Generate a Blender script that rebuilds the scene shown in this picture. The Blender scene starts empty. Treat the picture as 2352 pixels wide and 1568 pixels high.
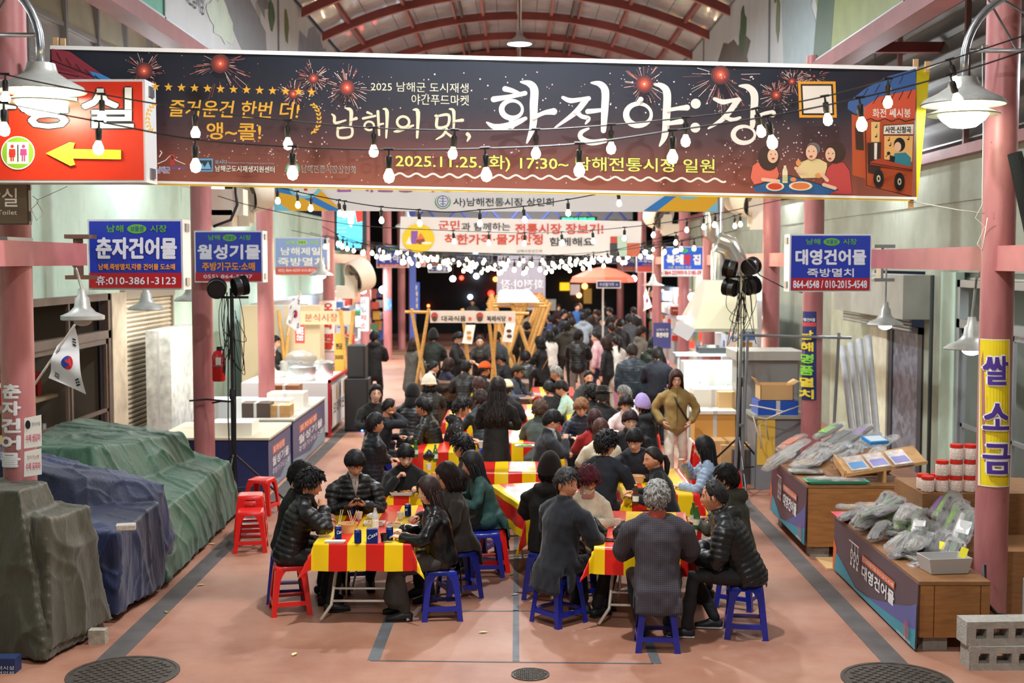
import bpy,math,random
import numpy as np
from mathutils import Vector,Matrix
random.seed(7);RNG=np.random.default_rng(7)
SC=bpy.context.scene
COL=SC.collection
PI=math.pi
CAMZ=3.2;FPX=2900.0
PITCH=math.atan(184/FPX);YAW=math.atan(11/FPX)
cam_data=bpy.data.cameras.new('camera');cam=bpy.data.objects.new('camera',cam_data)
COL.objects.link(cam);SC.camera=cam
cam_data.sensor_width=36.0;cam_data.lens=FPX/2352*36.0
cam_data.clip_end=300
cam.location=(0,0,CAMZ)
cam.rotation_euler=(PI/2-PITCH,0,YAW)
cam_data.dof.use_dof=True;cam_data.dof.focus_distance=11.2;cam_data.dof.aperture_fstop=1.9
w=bpy.data.worlds.new('world');SC.world=w;w.use_nodes=True
w.node_tree.nodes['Background'].inputs[0].default_value=(0.30,0.36,0.52,1)
w.node_tree.nodes['Background'].inputs[1].default_value=0.06
SC.view_settings.view_transform='Standard';SC.view_settings.look='None'
SC.view_settings.exposure=0.15;SC.view_settings.gamma=1.0;SC.view_settings.use_curve_mapping=False
try:
 SC.cycles.max_bounces=6;SC.cycles.diffuse_bounces=3;SC.cycles.transparent_max_bounces=10
 SC.cycles.use_light_tree=True
except Exception:pass
LAMP_W=430.0
BULB_E=85.0
HIGHBAYS=[(0.05,2.0,7.55),(0.05,9.5,7.55),(0.05,17.2,7.55),(0.05,25.0,7.55),(0.05,32.6,7.0),(0.05,41.0,6.4)]
def area_light(name,loc,size,power,color=(1,1,1),rot=(0,0,0),parent=None,spread=None):
 l=bpy.data.lights.new(name,'AREA');l.shape='DISK';l.size=size;l.energy=power;l.color=color
 if spread:l.spread=spread
 o=bpy.data.objects.new(name,l);COL.objects.link(o);o.location=loc;o.rotation_euler=rot
 if parent:o.parent=parent
 return o
for p in HIGHBAYS:
 area_light('high_bay_light',(p[0],p[1],p[2]-0.13),0.34,LAMP_W,(0.93,0.97,1.0))
RM=Matrix.Rotation(YAW,3,'Z')@Matrix.Rotation(PI/2-PITCH,3,'X')
def ray(px,py):
 return RM@Vector(((px-1176)/FPX,(784-py)/FPX,-1.0))
def W(px,py,d):
 r=ray(px,py);k=d/r.y
 return Vector((r.x*k,d,CAMZ+r.z*k))
def G(px,py,z=0.0):
 r=ray(px,py);k=(z-CAMZ)/r.z
 return Vector((r.x*k,r.y*k,z))
def lin(c):
 if isinstance(c,str):
  c=c.lstrip('#');c=c if len(c)==6 else ''.join(x*2 for x in c);c=[int(c[i:i+2],16)/255 for i in(0,2,4)]
 return tuple(x/12.92 if x<=0.04045 else((x+0.055)/1.055)**2.4 for x in c)
MATS={}
def mat(col,rough=0.6,metal=0.0,var=0.0,vscale=8.0,bump=0.0,bscale=40.0,emit=0.0,alpha=1.0,coat=0.0,sheen=0.0,spec=0.5,name=None,trans=0.0):
 key=(col,rough,metal,var,vscale,bump,bscale,emit,alpha,coat,sheen,spec,trans)
 if key in MATS:return MATS[key]
 m=bpy.data.materials.new(name or 'mat_%d'%len(MATS));m.use_nodes=True
 nt=m.node_tree;b=nt.nodes['Principled BSDF'];L=lin(col)
 b.inputs['Base Color'].default_value=(*L,1);b.inputs['Roughness'].default_value=rough
 b.inputs['Metallic'].default_value=metal
 b.inputs['Specular IOR Level'].default_value=spec
 if coat:b.inputs['Coat Weight'].default_value=coat;b.inputs['Coat Roughness'].default_value=0.12
 if sheen:b.inputs['Sheen Weight'].default_value=sheen
 if alpha<1:b.inputs['Alpha'].default_value=alpha
 if trans:b.inputs['Transmission Weight'].default_value=trans
 if emit:
  b.inputs['Emission Color'].default_value=(*L,1);b.inputs['Emission Strength'].default_value=emit
 if var or bump:
  tc=nt.nodes.new('ShaderNodeTexCoord')
 if var:
  n=nt.nodes.new('ShaderNodeTexNoise');n.inputs['Scale'].default_value=vscale;n.inputs['Detail'].default_value=5
  nt.links.new(tc.outputs['Object'],n.inputs['Vector'])
  r=nt.nodes.new('ShaderNodeValToRGB');r.color_ramp.elements[0].position=0.3;r.color_ramp.elements[1].position=0.7
  r.color_ramp.elements[0].color=(*[max(0,x*(1-var))for x in L],1)
  r.color_ramp.elements[1].color=(*[min(1,x*(1+var))for x in L],1)
  nt.links.new(n.outputs['Fac'],r.inputs['Fac']);nt.links.new(r.outputs['Color'],b.inputs['Base Color'])
 if bump:
  n2=nt.nodes.new('ShaderNodeTexNoise');n2.inputs['Scale'].default_value=bscale;n2.inputs['Detail'].default_value=3
  nt.links.new(tc.outputs['Object'],n2.inputs['Vector'])
  bp=nt.nodes.new('ShaderNodeBump');bp.inputs['Strength'].default_value=bump;bp.inputs['Distance'].default_value=0.02
  nt.links.new(n2.outputs['Fac'],bp.inputs['Height']);nt.links.new(bp.outputs['Normal'],b.inputs['Normal'])
 MATS[key]=m
 return m
def nodes_of(m):return m.node_tree,m.node_tree.nodes,m.node_tree.links,m.node_tree.nodes['Principled BSDF']
def newmat(name,rough=0.6):
 m=bpy.data.materials.new(name);m.use_nodes=True
 m.node_tree.nodes['Principled BSDF'].inputs['Roughness'].default_value=rough
 return m
def ramp(nt,src,stops):
 r=nt.nodes.new('ShaderNodeValToRGB');e=r.color_ramp.elements
 while len(e)<len(stops):e.new(0.5)
 for i,(p,c)in enumerate(stops):e[i].position=p;e[i].color=(*lin(c),1)
 nt.links.new(src,r.inputs['Fac']);return r.outputs['Color']
def mixc(nt,fac,a,b,mode='MIX'):
 n=nt.nodes.new('ShaderNodeMix');n.data_type='RGBA';n.blend_type=mode
 for s,v in((n.inputs[0],fac),(n.inputs[6],a),(n.inputs[7],b)):
  if isinstance(v,(int,float)):s.default_value=v
  elif isinstance(v,(str,tuple)):s.default_value=(*lin(v),1)
  else:nt.links.new(v,s)
 return n.outputs[2]
def noise(nt,vec,scale,detail=5,rough=0.5,stretch=None):
 if stretch:
  mp=nt.nodes.new('ShaderNodeMapping');mp.inputs['Scale'].default_value=stretch
  nt.links.new(vec,mp.inputs['Vector']);vec=mp.outputs['Vector']
 n=nt.nodes.new('ShaderNodeTexNoise');n.inputs['Scale'].default_value=scale;n.inputs['Detail'].default_value=detail
 n.inputs['Roughness'].default_value=rough
 nt.links.new(vec,n.inputs['Vector']);return n.outputs['Fac']
def bumpn(nt,h,b,strength=0.3,dist=0.02):
 bp=nt.nodes.new('ShaderNodeBump');bp.inputs['Strength'].default_value=strength;bp.inputs['Distance'].default_value=dist
 nt.links.new(h,bp.inputs['Height']);nt.links.new(bp.outputs['Normal'],b.inputs['Normal'])
def wood(base,dark,scale=6):
 m=newmat('wood',0.55);nt,N,Lk,b=nodes_of(m)
 tc=N.new('ShaderNodeTexCoord');f=noise(nt,tc.outputs['Object'],scale,6,0.6,(1,1,6))
 Lk.new(ramp(nt,f,[(0.3,dark),(0.7,base)]),b.inputs['Base Color']);return m
class MB:
 def __init__(s):s.v=[];s.f=[];s.m=[];s.mats=[];s.smooth=False
 def mi(s,m):
  if m not in s.mats:s.mats.append(m)
  return s.mats.index(m)
 def add(s,vs,fs,m=None):
  o=len(s.v);k=s.mi(m)if m else 0
  s.v.extend([tuple(p)for p in vs]);s.f.extend([tuple(i+o for i in f)for f in fs]);s.m.extend([k]*len(fs));return s
 def box(s,a,b,m=None):
  (x0,y0,z0),(x1,y1,z1)=a,b
  vs=[(x0,y0,z0),(x1,y0,z0),(x1,y1,z0),(x0,y1,z0),(x0,y0,z1),(x1,y0,z1),(x1,y1,z1),(x0,y1,z1)]
  return s.add(vs,[(3,2,1,0),(4,5,6,7),(0,1,5,4),(1,2,6,5),(2,3,7,6),(3,0,4,7)],m)
 def prism(s,quad,back,m=None):
  n=len(quad);q=[Vector(p)for p in quad];bk=Vector(back)
  vs=q+[p+bk for p in q]
  fs=[tuple(range(n))[::-1],tuple(range(n,2*n))]+[(i,(i+1)%n,n+(i+1)%n,n+i)for i in range(n)]
  return s.add(vs,fs,m)
 def tube(s,pts,r,n=8,m=None,cap=True,flat=1.0):
  pts=[Vector(p)for p in pts];R=r if isinstance(r,(list,tuple))else[r]*len(pts)
  vs=[];fs=[];ref=None
  for i,p in enumerate(pts):
   t=(pts[min(i+1,len(pts)-1)]-pts[max(i-1,0)])
   t=t.normalized()if t.length>1e-9 else Vector((0,0,1))
   if ref is None:ref=Vector((1,0,0))if abs(t.x)<0.8 else Vector((0,0,1))
   a=(ref-t*ref.dot(t)).normalized();ref=a;b=t.cross(a)
   for k in range(n):
    an=2*PI*k/n;vs.append(p+a*math.cos(an)*R[i]+b*math.sin(an)*R[i]*flat)
  for i in range(len(pts)-1):
   for k in range(n):
    fs.append((i*n+k,i*n+(k+1)%n,(i+1)*n+(k+1)%n,(i+1)*n+k))
  if cap:fs.append(tuple(range(n))[::-1]);fs.append(tuple(range((len(pts)-1)*n,len(pts)*n)))
  return s.add(vs,fs,m)
 def lathe(s,c,prof,n=24,m=None,axis='z'):
  vs=[];fs=[]
  for(r,z)in prof:
   for k in range(n):
    a=2*PI*k/n;x,y=r*math.cos(a),r*math.sin(a)
    p=(x,y,z)if axis=='z' else((x,z,y)if axis=='y' else(z,x,y))
    vs.append((c[0]+p[0],c[1]+p[1],c[2]+p[2]))
  for i in range(len(prof)-1):
   for k in range(n):fs.append((i*n+k,i*n+(k+1)%n,(i+1)*n+(k+1)%n,(i+1)*n+k))
  if prof[0][0]>1e-4:fs.append(tuple(range(n))[::-1])
  if prof[-1][0]>1e-4:fs.append(tuple(range((len(prof)-1)*n,len(prof)*n)))
  return s.add(vs,fs,m)
 def ball(s,c,r,n=12,k=8,m=None):
  r=r if isinstance(r,(tuple,list))else(r,r,r);vs=[];fs=[]
  for i in range(k+1):
   th=PI*i/k
   for j in range(n):
    a=2*PI*j/n;vs.append((c[0]+r[0]*math.sin(th)*math.cos(a),c[1]+r[1]*math.sin(th)*math.sin(a),c[2]+r[2]*math.cos(th)))
  for i in range(k):
   for j in range(n):fs.append((i*n+j,(i+1)*n+j,(i+1)*n+(j+1)%n,i*n+(j+1)%n))
  return s.add(vs,fs,m)
 def build(s,name,m=None,parent=None,smooth=None,loc=None,world=True):
  me=bpy.data.meshes.new(name);v=s.v
  if parent is not None and world and parent.type=='EMPTY' and parent.get('_org'):
   o=parent['_org'];v=[(p[0]-o[0],p[1]-o[1],p[2]-o[2])for p in v]
  me.from_pydata(v,[],s.f)
  if s.mats:
   for x in s.mats:me.materials.append(x)
   me.polygons.foreach_set('material_index',s.m)
  elif m:me.materials.append(m)
  if smooth or(smooth is None and s.smooth):
   me.shade_smooth()
   if smooth=='auto':me.set_sharp_from_angle(angle=0.7)
  me.update()
  ob=bpy.data.objects.new(name,me);COL.objects.link(ob)
  if parent is not None:ob.parent=parent
  if loc:ob.location=loc
  return ob
def org(root,p):
 root['_org']=[float(x)for x in p]
def tag(o,label=None,cat=None,group=None,kind=None):
 if label:o['label']=label
 if cat:o['category']=cat
 if group:o['group']=group
 if kind:o['kind']=kind
 return o
def thing(name,loc,label,cat,group=None,rz=0.0,local=False):
 o=bpy.data.objects.new(name,None);COL.objects.link(o);o.location=loc;o.rotation_euler=(0,0,rz)
 o.empty_display_size=0.1
 if not local:org(o,loc)
 return tag(o,label,cat,group)
def kids(o):return[c for c in COL.objects if c.parent==o]
CH={}
def copy_tree(o,parent=None,kidmap=None):
 c=o.copy();COL.objects.link(c)
 if parent is not None:c.parent=parent;c.matrix_parent_inverse=o.matrix_parent_inverse
 for ch in o.children:copy_tree(ch,c)
 return c
def struct(mb,name,m=None,parent=None,smooth=None):
 o=mb.build(name,m,parent,smooth)
 if parent is None:o['kind']='structure'
 return o
TXT={}
import bmesh
def text_geo(s,bold=0.0,res=3,slices=0):
 key=(s,res,slices)
 if key in TXT:return TXT[key]
 c=bpy.data.curves.new('t','FONT');c.body=s;c.resolution_u=res;c.fill_mode='FRONT'
 o=bpy.data.objects.new('t',c);me=bpy.data.meshes.new_from_object(o)
 if slices:
  bm=bmesh.new();bm.from_mesh(me);xs=[v.co.x for v in bm.verts];x0,x1=min(xs),max(xs)
  bmesh.ops.triangulate(bm,faces=bm.faces[:])
  for k in range(1,slices):bmesh.ops.bisect_plane(bm,geom=bm.verts[:]+bm.edges[:]+bm.faces[:],plane_co=(x0+(x1-x0)*k/slices,0,0),plane_no=(1,0,0))
  bm.to_mesh(me);bm.free()
 v=np.empty(len(me.vertices)*3);me.vertices.foreach_get('co',v);v=v.reshape(-1,3)
 fs=[tuple(p.vertices)for p in me.polygons]
 bpy.data.objects.remove(o);bpy.data.curves.remove(c);bpy.data.meshes.remove(me)
 if len(v):
  mn,mx=v[:,:2].min(0),v[:,:2].max(0);uv=(v[:,:2]-mn)/np.maximum(mx-mn,1e-6)
 else:uv=v[:,:2]
 TXT[key]=(uv,fs);return TXT[key]
class Print:
 """flat print on a plane y = d, drawn in photo pixels of that plane, layers lifted 0.4 mm each"""
 def __init__(s,d=None,mapf=None,lift=None,step=0.0005):
  s.mb=MB();s.n=1;s.step=step
  s.map=mapf or(lambda x,y,k:W(x,y,d-k))
 def lay(s):s.n+=1;return s.n*s.step
 def poly(s,pts,m):
  k=s.lay();s.mb.add([s.map(x,y,k)for x,y in pts],[tuple(range(len(pts)))],m);return s
 def rect(s,x0,y0,x1,y1,m):return s.poly([(x0,y0),(x1,y0),(x1,y1),(x0,y1)],m)
 def ell(s,cx,cy,rx,ry,m,n=24,a0=0,rot=0):
  c,q=math.cos(rot),math.sin(rot)
  return s.poly([(cx+rx*math.cos(2*PI*i/n)*c-ry*math.sin(2*PI*i/n)*q,cy+rx*math.cos(2*PI*i/n)*q+ry*math.sin(2*PI*i/n)*c)for i in range(n)],m)
 def stroke(s,pts,wd,m,n=1,closed=False,cap=True):
  P=[Vector((p[0],p[1]))for p in pts];Wd=wd if isinstance(wd,(list,tuple))else[wd]*len(P)
  out=[];ws=[]
  if n>1:
   for i in range(len(P)-1):
    p0=P[max(i-1,0)];p1=P[i];p2=P[i+1];p3=P[min(i+2,len(P)-1)]
    for k in range(n):
     t=k/n
     out.append(0.5*((2*p1)+(p2-p0)*t+(2*p0-5*p1+4*p2-p3)*t*t+(3*p1-p0-3*p2+p3)*t**3))
     ws.append(Wd[i]*(1-t)+Wd[i+1]*t)
   out.append(P[-1]);ws.append(Wd[-1])
  else:out,ws=P,Wd
  vs=[];k=s.lay()
  for i,p in enumerate(out):
   t=out[min(i+1,len(out)-1)]-out[max(i-1,0)]
   if t.length<1e-6:t=Vector((1,0))
   t.normalize();nn=Vector((-t.y,t.x))*ws[i]/2
   vs.append(s.map(p.x+nn.x,p.y+nn.y,k));vs.append(s.map(p.x-nn.x,p.y-nn.y,k))
  s.mb.add(vs,[(2*i,2*i+1,2*i+3,2*i+2)for i in range(len(out)-1)],m)
  if cap:
   for p,ww in((out[0],ws[0]),(out[-1],ws[-1])):
    if ww>1.5:k=s.lay();s.mb.add([s.map(p.x+ww/2*math.cos(a*PI/5),p.y+ww/2*math.sin(a*PI/5),k)for a in range(10)],[tuple(range(10))],m)
  return s
 def text(s,st,x0,y0,x1,y1,m,bold=0.0,skew=0.0,slope=0.0,res=2,slices=0):
  """bold thickens the strokes by laying shifted copies; bold 0.03 = 0.03 of the height each way"""
  uv,fs=text_geo(st,0,res,slices);H=y1-y0;r=bold*H*1.15
  sh=[(0,0)]if r<.12 else[(r*math.cos(a*PI/(4 if bold>.03 else 2)+.8),r*math.sin(a*PI/(4 if bold>.03 else 2)+.8))for a in range(8 if bold>.03 else 4)]
  if bold>.05:sh+=[(a*.5,b*.5)for a,b in sh]
  k=s.lay();x0,x1,y0,y1=x0+r,x1-r,y0+r,y1-r;H=y1-y0
  for dx,dy in sh:
   k+=s.step*.3
   s.mb.add([s.map(x0+dx+u*(x1-x0)+v*H*skew,y1+dy-v*H+slope*u*(x1-x0),k)for u,v in uv],fs,m)
  s.n+=len(sh)*.3+1
  return s
 def build(s,name,parent=None):
  return s.mb.build(name,None,parent)
def quadmap(tl,tr,br,bl,w,h,nrm):
 tl,tr,br,bl=map(Vector,(tl,tr,br,bl));nrm=Vector(nrm).normalized()
 def f(x,y,k):
  u,v=x/w,y/h
  return tl*(1-u)*(1-v)+tr*u*(1-v)+br*u*v+bl*(1-u)*v+nrm*k
 return f
def loft(pts,rads,side=(1,0,0),n=12,rnd=True):
 P=[np.array(p,float)for p in pts];R=[(r,r)if np.isscalar(r)else r for r in rads]
 side=np.array(side,float)
 if rnd:
  t0=P[1]-P[0];t0/=np.linalg.norm(t0)+1e-9;t1=P[-1]-P[-2];t1/=np.linalg.norm(t1)+1e-9
  a,b=R[0];c,d=R[-1]
  P=[P[0]-t0*min(a,b)*.6]+P+[P[-1]+t1*min(c,d)*.6];R=[(a*.6,b*.6)]+R+[(c*.6,d*.6)]
 vs=[];N=len(P)
 for i in range(N):
  t=P[min(i+1,N-1)]-P[max(i-1,0)];t/=np.linalg.norm(t)+1e-9
  s=side-t*side.dot(t)
  if np.linalg.norm(s)<.05:s=np.array((0,1,0))-t*t[1]
  s/=np.linalg.norm(s);o=np.cross(t,s)
  for k in range(n):
   an=2*PI*k/n;vs.append(P[i]+s*math.cos(an)*R[i][0]+o*math.sin(an)*R[i][1])
 fs=[(i*n+k,i*n+(k+1)%n,(i+1)*n+(k+1)%n,(i+1)*n+k)for i in range(N-1)for k in range(n)]
 fs+=[tuple(range(n))[::-1],tuple(range((N-1)*n,N*n))]
 return np.array(vs),fs
def blob(c,r,n=12,k=8):
 m=MB().ball(c,r,n,k);return np.array(m.v),m.f
JOBS=[]
def fuse(name,pieces,voxel,mats,parent,smooth=3,post=None,extra=None,loc=None):
 """pieces fused by a voxel skin; extra = (verts, faces, matidx) joined afterwards"""
 V=[];F=[];o=0
 for v,f in pieces:
  V.append(v);F+=[tuple(i+o for i in q)for q in f];o+=len(v)
 me=bpy.data.meshes.new(name);me.from_pydata(np.concatenate(V).tolist(),[],F)
 ob=bpy.data.objects.new(name,me);COL.objects.link(ob)
 if parent is not None:ob.parent=parent
 if loc:ob.location=loc
 r=ob.modifiers.new('r','REMESH');r.mode='VOXEL';r.voxel_size=voxel
 if smooth:s=ob.modifiers.new('s','SMOOTH');s.iterations=smooth;s.factor=0.5
 JOBS.append((ob,mats,post,extra));return ob
def flush():
 dg=bpy.context.evaluated_depsgraph_get()
 new=[bpy.data.meshes.new_from_object(ob.evaluated_get(dg))for ob,*_ in JOBS]
 for(ob,mats,post,extra),me in zip(JOBS,new):
  old=ob.data;ob.modifiers.clear()
  n=len(me.vertices);co=np.empty(n*3);me.vertices.foreach_get('co',co);co=co.reshape(-1,3)
  if post:
   nr=np.empty(n*3);me.vertex_normals.foreach_get('vector',nr);nr=nr.reshape(-1,3)
   co=post(co,nr)
  mi=None
  if extra and len(extra[0]):
   fs=np.empty(len(me.loops),int);me.loops.foreach_get('vertex_index',fs)
   st=np.empty(len(me.polygons),int);me.polygons.foreach_get('loop_total',st)
   fl=[];k=0
   for c in st:fl.append(fs[k:k+c].tolist());k+=c
   mi=[0]*len(fl)+list(extra[2]);fl+=[[i+n for i in f]for f in extra[1]]
   co=np.concatenate([co,extra[0]]);bpy.data.meshes.remove(me)
   me=bpy.data.meshes.new(ob.name);me.from_pydata(co.tolist(),[],fl)
  else:me.vertices.foreach_set('co',co.ravel())
  me.materials.clear()
  for m in mats:me.materials.append(m)
  if mi:me.polygons.foreach_set('material_index',mi)
  me.shade_smooth();me.update();ob.data=me;me.name=ob.name
  bpy.data.meshes.remove(old)
 JOBS.clear()
def wob(co,f,seed=0.0,amp=1.0):
 x,y,z=co[:,0]*f+seed,co[:,1]*f+seed*1.7,co[:,2]*f+seed*.6
 a=np.sin(x*1.3+1.9*np.sin(y*.9+z*.7))+np.sin(y*1.7+1.6*np.sin(z*1.1+x*.6))+np.sin(z*1.5+2.1*np.sin(x*.8+y*.5))
 return amp*a/3
def segdist(co,a,b):
 a=np.array(a,float);b=np.array(b,float);d=b-a;L=np.linalg.norm(d)
 t=np.clip(((co-a)@d)/(L*L),0,1);return np.linalg.norm(co-(a+t[:,None]*d),axis=1),t*L
def ik(a,t,l1,l2,pole):
 a=np.array(a,float);t=np.array(t,float);d=t-a;L=np.linalg.norm(d);m=(l1+l2)*.995
 if L>m:t=a+d/L*m;d=t-a;L=m
 x=(l1*l1-l2*l2+L*L)/(2*L);h=math.sqrt(max(l1*l1-x*x,0));u=d/L
 p=np.array(pole,float);p-=u*p.dot(u);p/=np.linalg.norm(p)+1e-9
 return a+u*x+p*h,t
def sph(nu,nv):
 D=[];F=[]
 for i in range(nv+1):
  th=PI*(i+.001)/(nv+.002)
  for j in range(nu):
   a=2*PI*j/nu;D.append((math.sin(th)*math.sin(a),math.sin(th)*math.cos(a),math.cos(th)))
 for i in range(nv):
  for j in range(nu):F.append((i*nu+j,i*nu+(j+1)%nu,(i+1)*nu+(j+1)%nu,(i+1)*nu+j))
 return np.array(D),F
def head_pts(D,off=0.0,face=True):
 x,y,z=D[:,0]*.074,D[:,1]*.092,D[:,2]*.117
 dz=D[:,2];j=np.clip((-dz-.05)/.95,0,1);j=j*j*(3-2*j)
 x=x*(1-.30*j);back=D[:,1]<0
 y=np.where(back,y*(1.04-.45*j),y*(1-.04*j)+.008*j)
 if face:
  fr=np.clip(D[:,1]*3,0,1);g=lambda u,s:np.exp(-(u/s)**2)
  nose=g(x,.0105)*np.where(z>-.030,np.clip((.018-z)/.048,0,1),np.clip(1-(-.030-z)/.012,0,1))
  y=y+fr*(.021*nose+.007*g(x,.016)*g(z+.03,.012)-.008*g(np.abs(x)-.031,.015)*g(z-.007,.012)+.004*g(np.abs(x)-.026,.022)*g(z-.03,.01)+.007*g(x,.022)*g(z+.061,.012)+.006*g(x,.018)*g(z+.098,.014)-.004*g(x,.02)*g(z+.078,.008)+.004*g(np.abs(x)-.045,.018)*g(z+.03,.025))
 P=np.stack([x,y,z],1)
 if np.ndim(off)or off:P=P+D/np.linalg.norm(D,axis=1)[:,None]*(off if np.isscalar(off)else off[:,None])
 return P
def rot3(yaw,pitch,roll=0.0):
 return np.array(Matrix.Rotation(yaw,3,'Z')@Matrix.Rotation(-pitch,3,'X')@Matrix.Rotation(roll,3,'Y'))
SK={k:mat(k,.5,0,.06,30,0,40,spec=.4)for k in('#d9a184','#c98d6c','#e3b59b','#b97c5c')}
M_WHITE=mat('#e8e4de',.4);M_EYE=mat('#1a120e',.25);M_LIP=mat('#a8564c',.45);M_MOUTH=mat('#4a1512',.5)
def head_geo(det,eyes='open',mouth='closed',lipm=0.0,makeup=False):
 nu,nv=((44,34)if det==0 else(28,20)if det==1 else(16,11))
 D,F=sph(nu,nv);P=head_pts(D);V=[P];Fc=list(F);MI=[0]*len(F);o=len(P)
 def add(vf,mi):
  nonlocal o
  V.append(np.array(vf[0]));Fc.extend([tuple(i+o for i in q)for q in vf[1]]);MI.extend([mi]*len(vf[1]));o+=len(vf[0])
 fr=P[P[:,1]>.02]
 def sy(x,z):
  d=(fr[:,0]-x)**2+(fr[:,2]-z)**2;k=np.argsort(d)[:3];return fr[k,1].mean()
 for s in(-1,1):
  add(blob((s*.073,-.006,-.004),(.010,.019,.031),8,6),0)
  if det<2:
   add(blob((s*.078,.004,-.004),(.006,.010,.018),6,4),0)
  y=sy(s*.031,.005)
  if eyes=='open' and det<2:
   add(blob((s*.031,y-.001,.004),(.0135,.005,.0055),8,5),1);add(blob((s*.031,y+.002,.004),(.0056,.004,.0056),8,5),2)
   add(loft([(s*.017,y+.001,.004),(s*.03,y+.005,.0105),(s*.045,y-.004,.006)],[.0016,.0022,.0014],n=5),2)
  else:
   add(loft([(s*.017,y+.001,.003),(s*.03,y+.004,.001),(s*.044,y-.003,.003)],[.0015,.003,.0015],n=5),2)
  add(loft([(s*.016,y+.006,.024),(s*.032,y+.004,.030),(s*.05,y-.010,.024)],[(.003,.0025),(.004,.003),(.002,.002)],n=5),3)
  if det<2:add(blob((s*.007,sy(0,-.036)-.014,-.0375),(.007,.009,.006),6,4),0)
 y=sy(0,-.061)
 if mouth=='open':
  add(blob((0,y-.001,-.066),(.017,.006,.011),8,6),5)
 add(loft([(-.023,y-.010,-.062),(-.008,y-.0005,-.0575),(.008,y-.0005,-.0575),(.023,y-.010,-.062)],[.002,.0042,.0042,.002],n=6),4)
 zz=-.076 if mouth=='open' else-.066
 add(loft([(-.022,y-.010,-.063 if mouth!='open' else-.068),(0,y+.001,zz),(.022,y-.010,-.063 if mouth!='open' else-.068)],[.0018,.0046,.0018],n=6),4)
 if mouth=='smile':add(loft([(-.022,y-.009,-.060),(0,y+.002,-.0635),(.022,y-.009,-.060)],[.001,.003,.001],n=5),1)
 return np.concatenate(V),Fc,MI
HEADS={}
def hand_pieces(curl,spread=1.0):
 ps=[loft([(0,-.03,0),(0,.0,0),(0,.04,-.001),(0,.085,-.002)],[(.024,.018),(.026,.017),(.038,.015),(.040,.012)],n=12)]
 for k,(x,L)in enumerate(((-.030,.058),(-.0105,.072),(.0095,.078),(.029,.070))):
  p=np.array((x,.078,-.002));a=0.12;pts=[p.copy()];ang=0.15
  for q,fl in enumerate((.44,.31,.25)):
   ang+=curl*(.75,1.0,.7)[q]*(1+.12*(1.5-k)*.5)
   p=p+np.array((x*.25*spread*L*6*.1,math.cos(ang),-math.sin(ang)))*L*fl;pts.append(p.copy())
  ps.append(loft(pts,[.0095,.009,.0082,.0068],n=8))
 th=[(.022,.018,-.006),(.042,.040,-.016),(.048,.066,-.026-.01*curl),(.040-.012*curl,.088,-.036-.014*curl)]
 ps.append(loft(th,[.014,.012,.0100,.008],n=8));return ps
HANDS={}
def make_hands():
 obs={}
 for nm,c in(('relax',.35),('grip',.95),('flat',.08)):
  for det,vox in((0,.0042),(1,.0075)):obs[(nm,det)]=fuse('hand',hand_pieces(c),vox,[],None,1)
 flush()
 for k,ob in obs.items():
  me=ob.data;v=np.empty(len(me.vertices)*3);me.vertices.foreach_get('co',v)
  HANDS[k]=(v.reshape(-1,3),[tuple(p.vertices)for p in me.polygons]);bpy.data.objects.remove(ob);bpy.data.meshes.remove(me)
make_hands()
HM={}
def hairmat(c):
 if c in HM:return HM[c]
 m=newmat('hair',.55);m.node_tree.nodes['Principled BSDF'].inputs['Specular IOR Level'].default_value=.3;nt,N,L,b=nodes_of(m);tc=N.new('ShaderNodeTexCoord')
 f=noise(nt,tc.outputs['Object'],60,3,.6,(1,1,.25));l=lin(c);d=tuple(x*.45 for x in l)
 r=N.new('ShaderNodeValToRGB');r.color_ramp.elements[0].position=.35;r.color_ramp.elements[1].position=.65
 r.color_ramp.elements[0].color=(*d,1);r.color_ramp.elements[1].color=(*[min(1,x*1.5)for x in l],1)
 L.new(f,r.inputs['Fac']);L.new(r.outputs['Color'],b.inputs['Base Color']);bumpn(nt,f,b,.6,.004)
 HM[c]=m;return m
LINES={'short':[(0,.56),(35,.50),(62,.28),(78,-.02),(95,.10),(112,-.28),(140,-.52),(180,-.62)],'fringe':[(0,.26),(35,.22),(58,.05),(78,-.12),(95,.02),(112,-.30),(140,-.56),(180,-.66)],'bob':[(0,.34),(30,.26),(45,-.10),(60,-.5),(80,-.72),(110,-.85),(180,-.9)],'back':[(0,.60),(35,.52),(62,.30),(80,.05),(100,-.10),(140,-.5),(180,-.6)],'bald':[(0,.86),(35,.72),(62,.32),(78,-.02),(95,.10),(112,-.28),(140,-.52),(180,-.62)],'long':[(0,.50),(20,.36),(38,.05),(52,-.45),(75,-.8),(180,-.95)],'hat':[(0,.46),(40,.40),(75,.25),(180,.0)],'beanie':[(0,.36),(60,.16),(90,-.12),(180,-.4)],'hood':[(0,.30),(40,.15),(58,-.4),(80,-.95),(180,-1.0)]}
def cap_geo(line,T,det,amp=.15,seed=0,curly=0.0):
 nu,nv=((48,32)if det==0 else(30,20)if det==1 else(18,12));D,F=sph(nu,nv)
 az=np.degrees(np.abs(np.arctan2(D[:,0],D[:,1])));L=LINES[line]
 lim=np.interp(az,[a for a,_ in L],[b for _,b in L]);t=np.clip((D[:,2]-lim)/.16,0,1);t=t*t*(3-2*t)
 nz=wob(D,9,seed)*amp+wob(D,26,seed+3)*amp*.5
 off=-.016+t*(.016+T*(1+nz))+t*T*.35*np.clip(D[:,2],0,1)
 if curly:off=off+t*curly*(wob(D,34,seed)+wob(D,60,seed+1))*.5
 return head_pts(D,off,face=False),F
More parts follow.
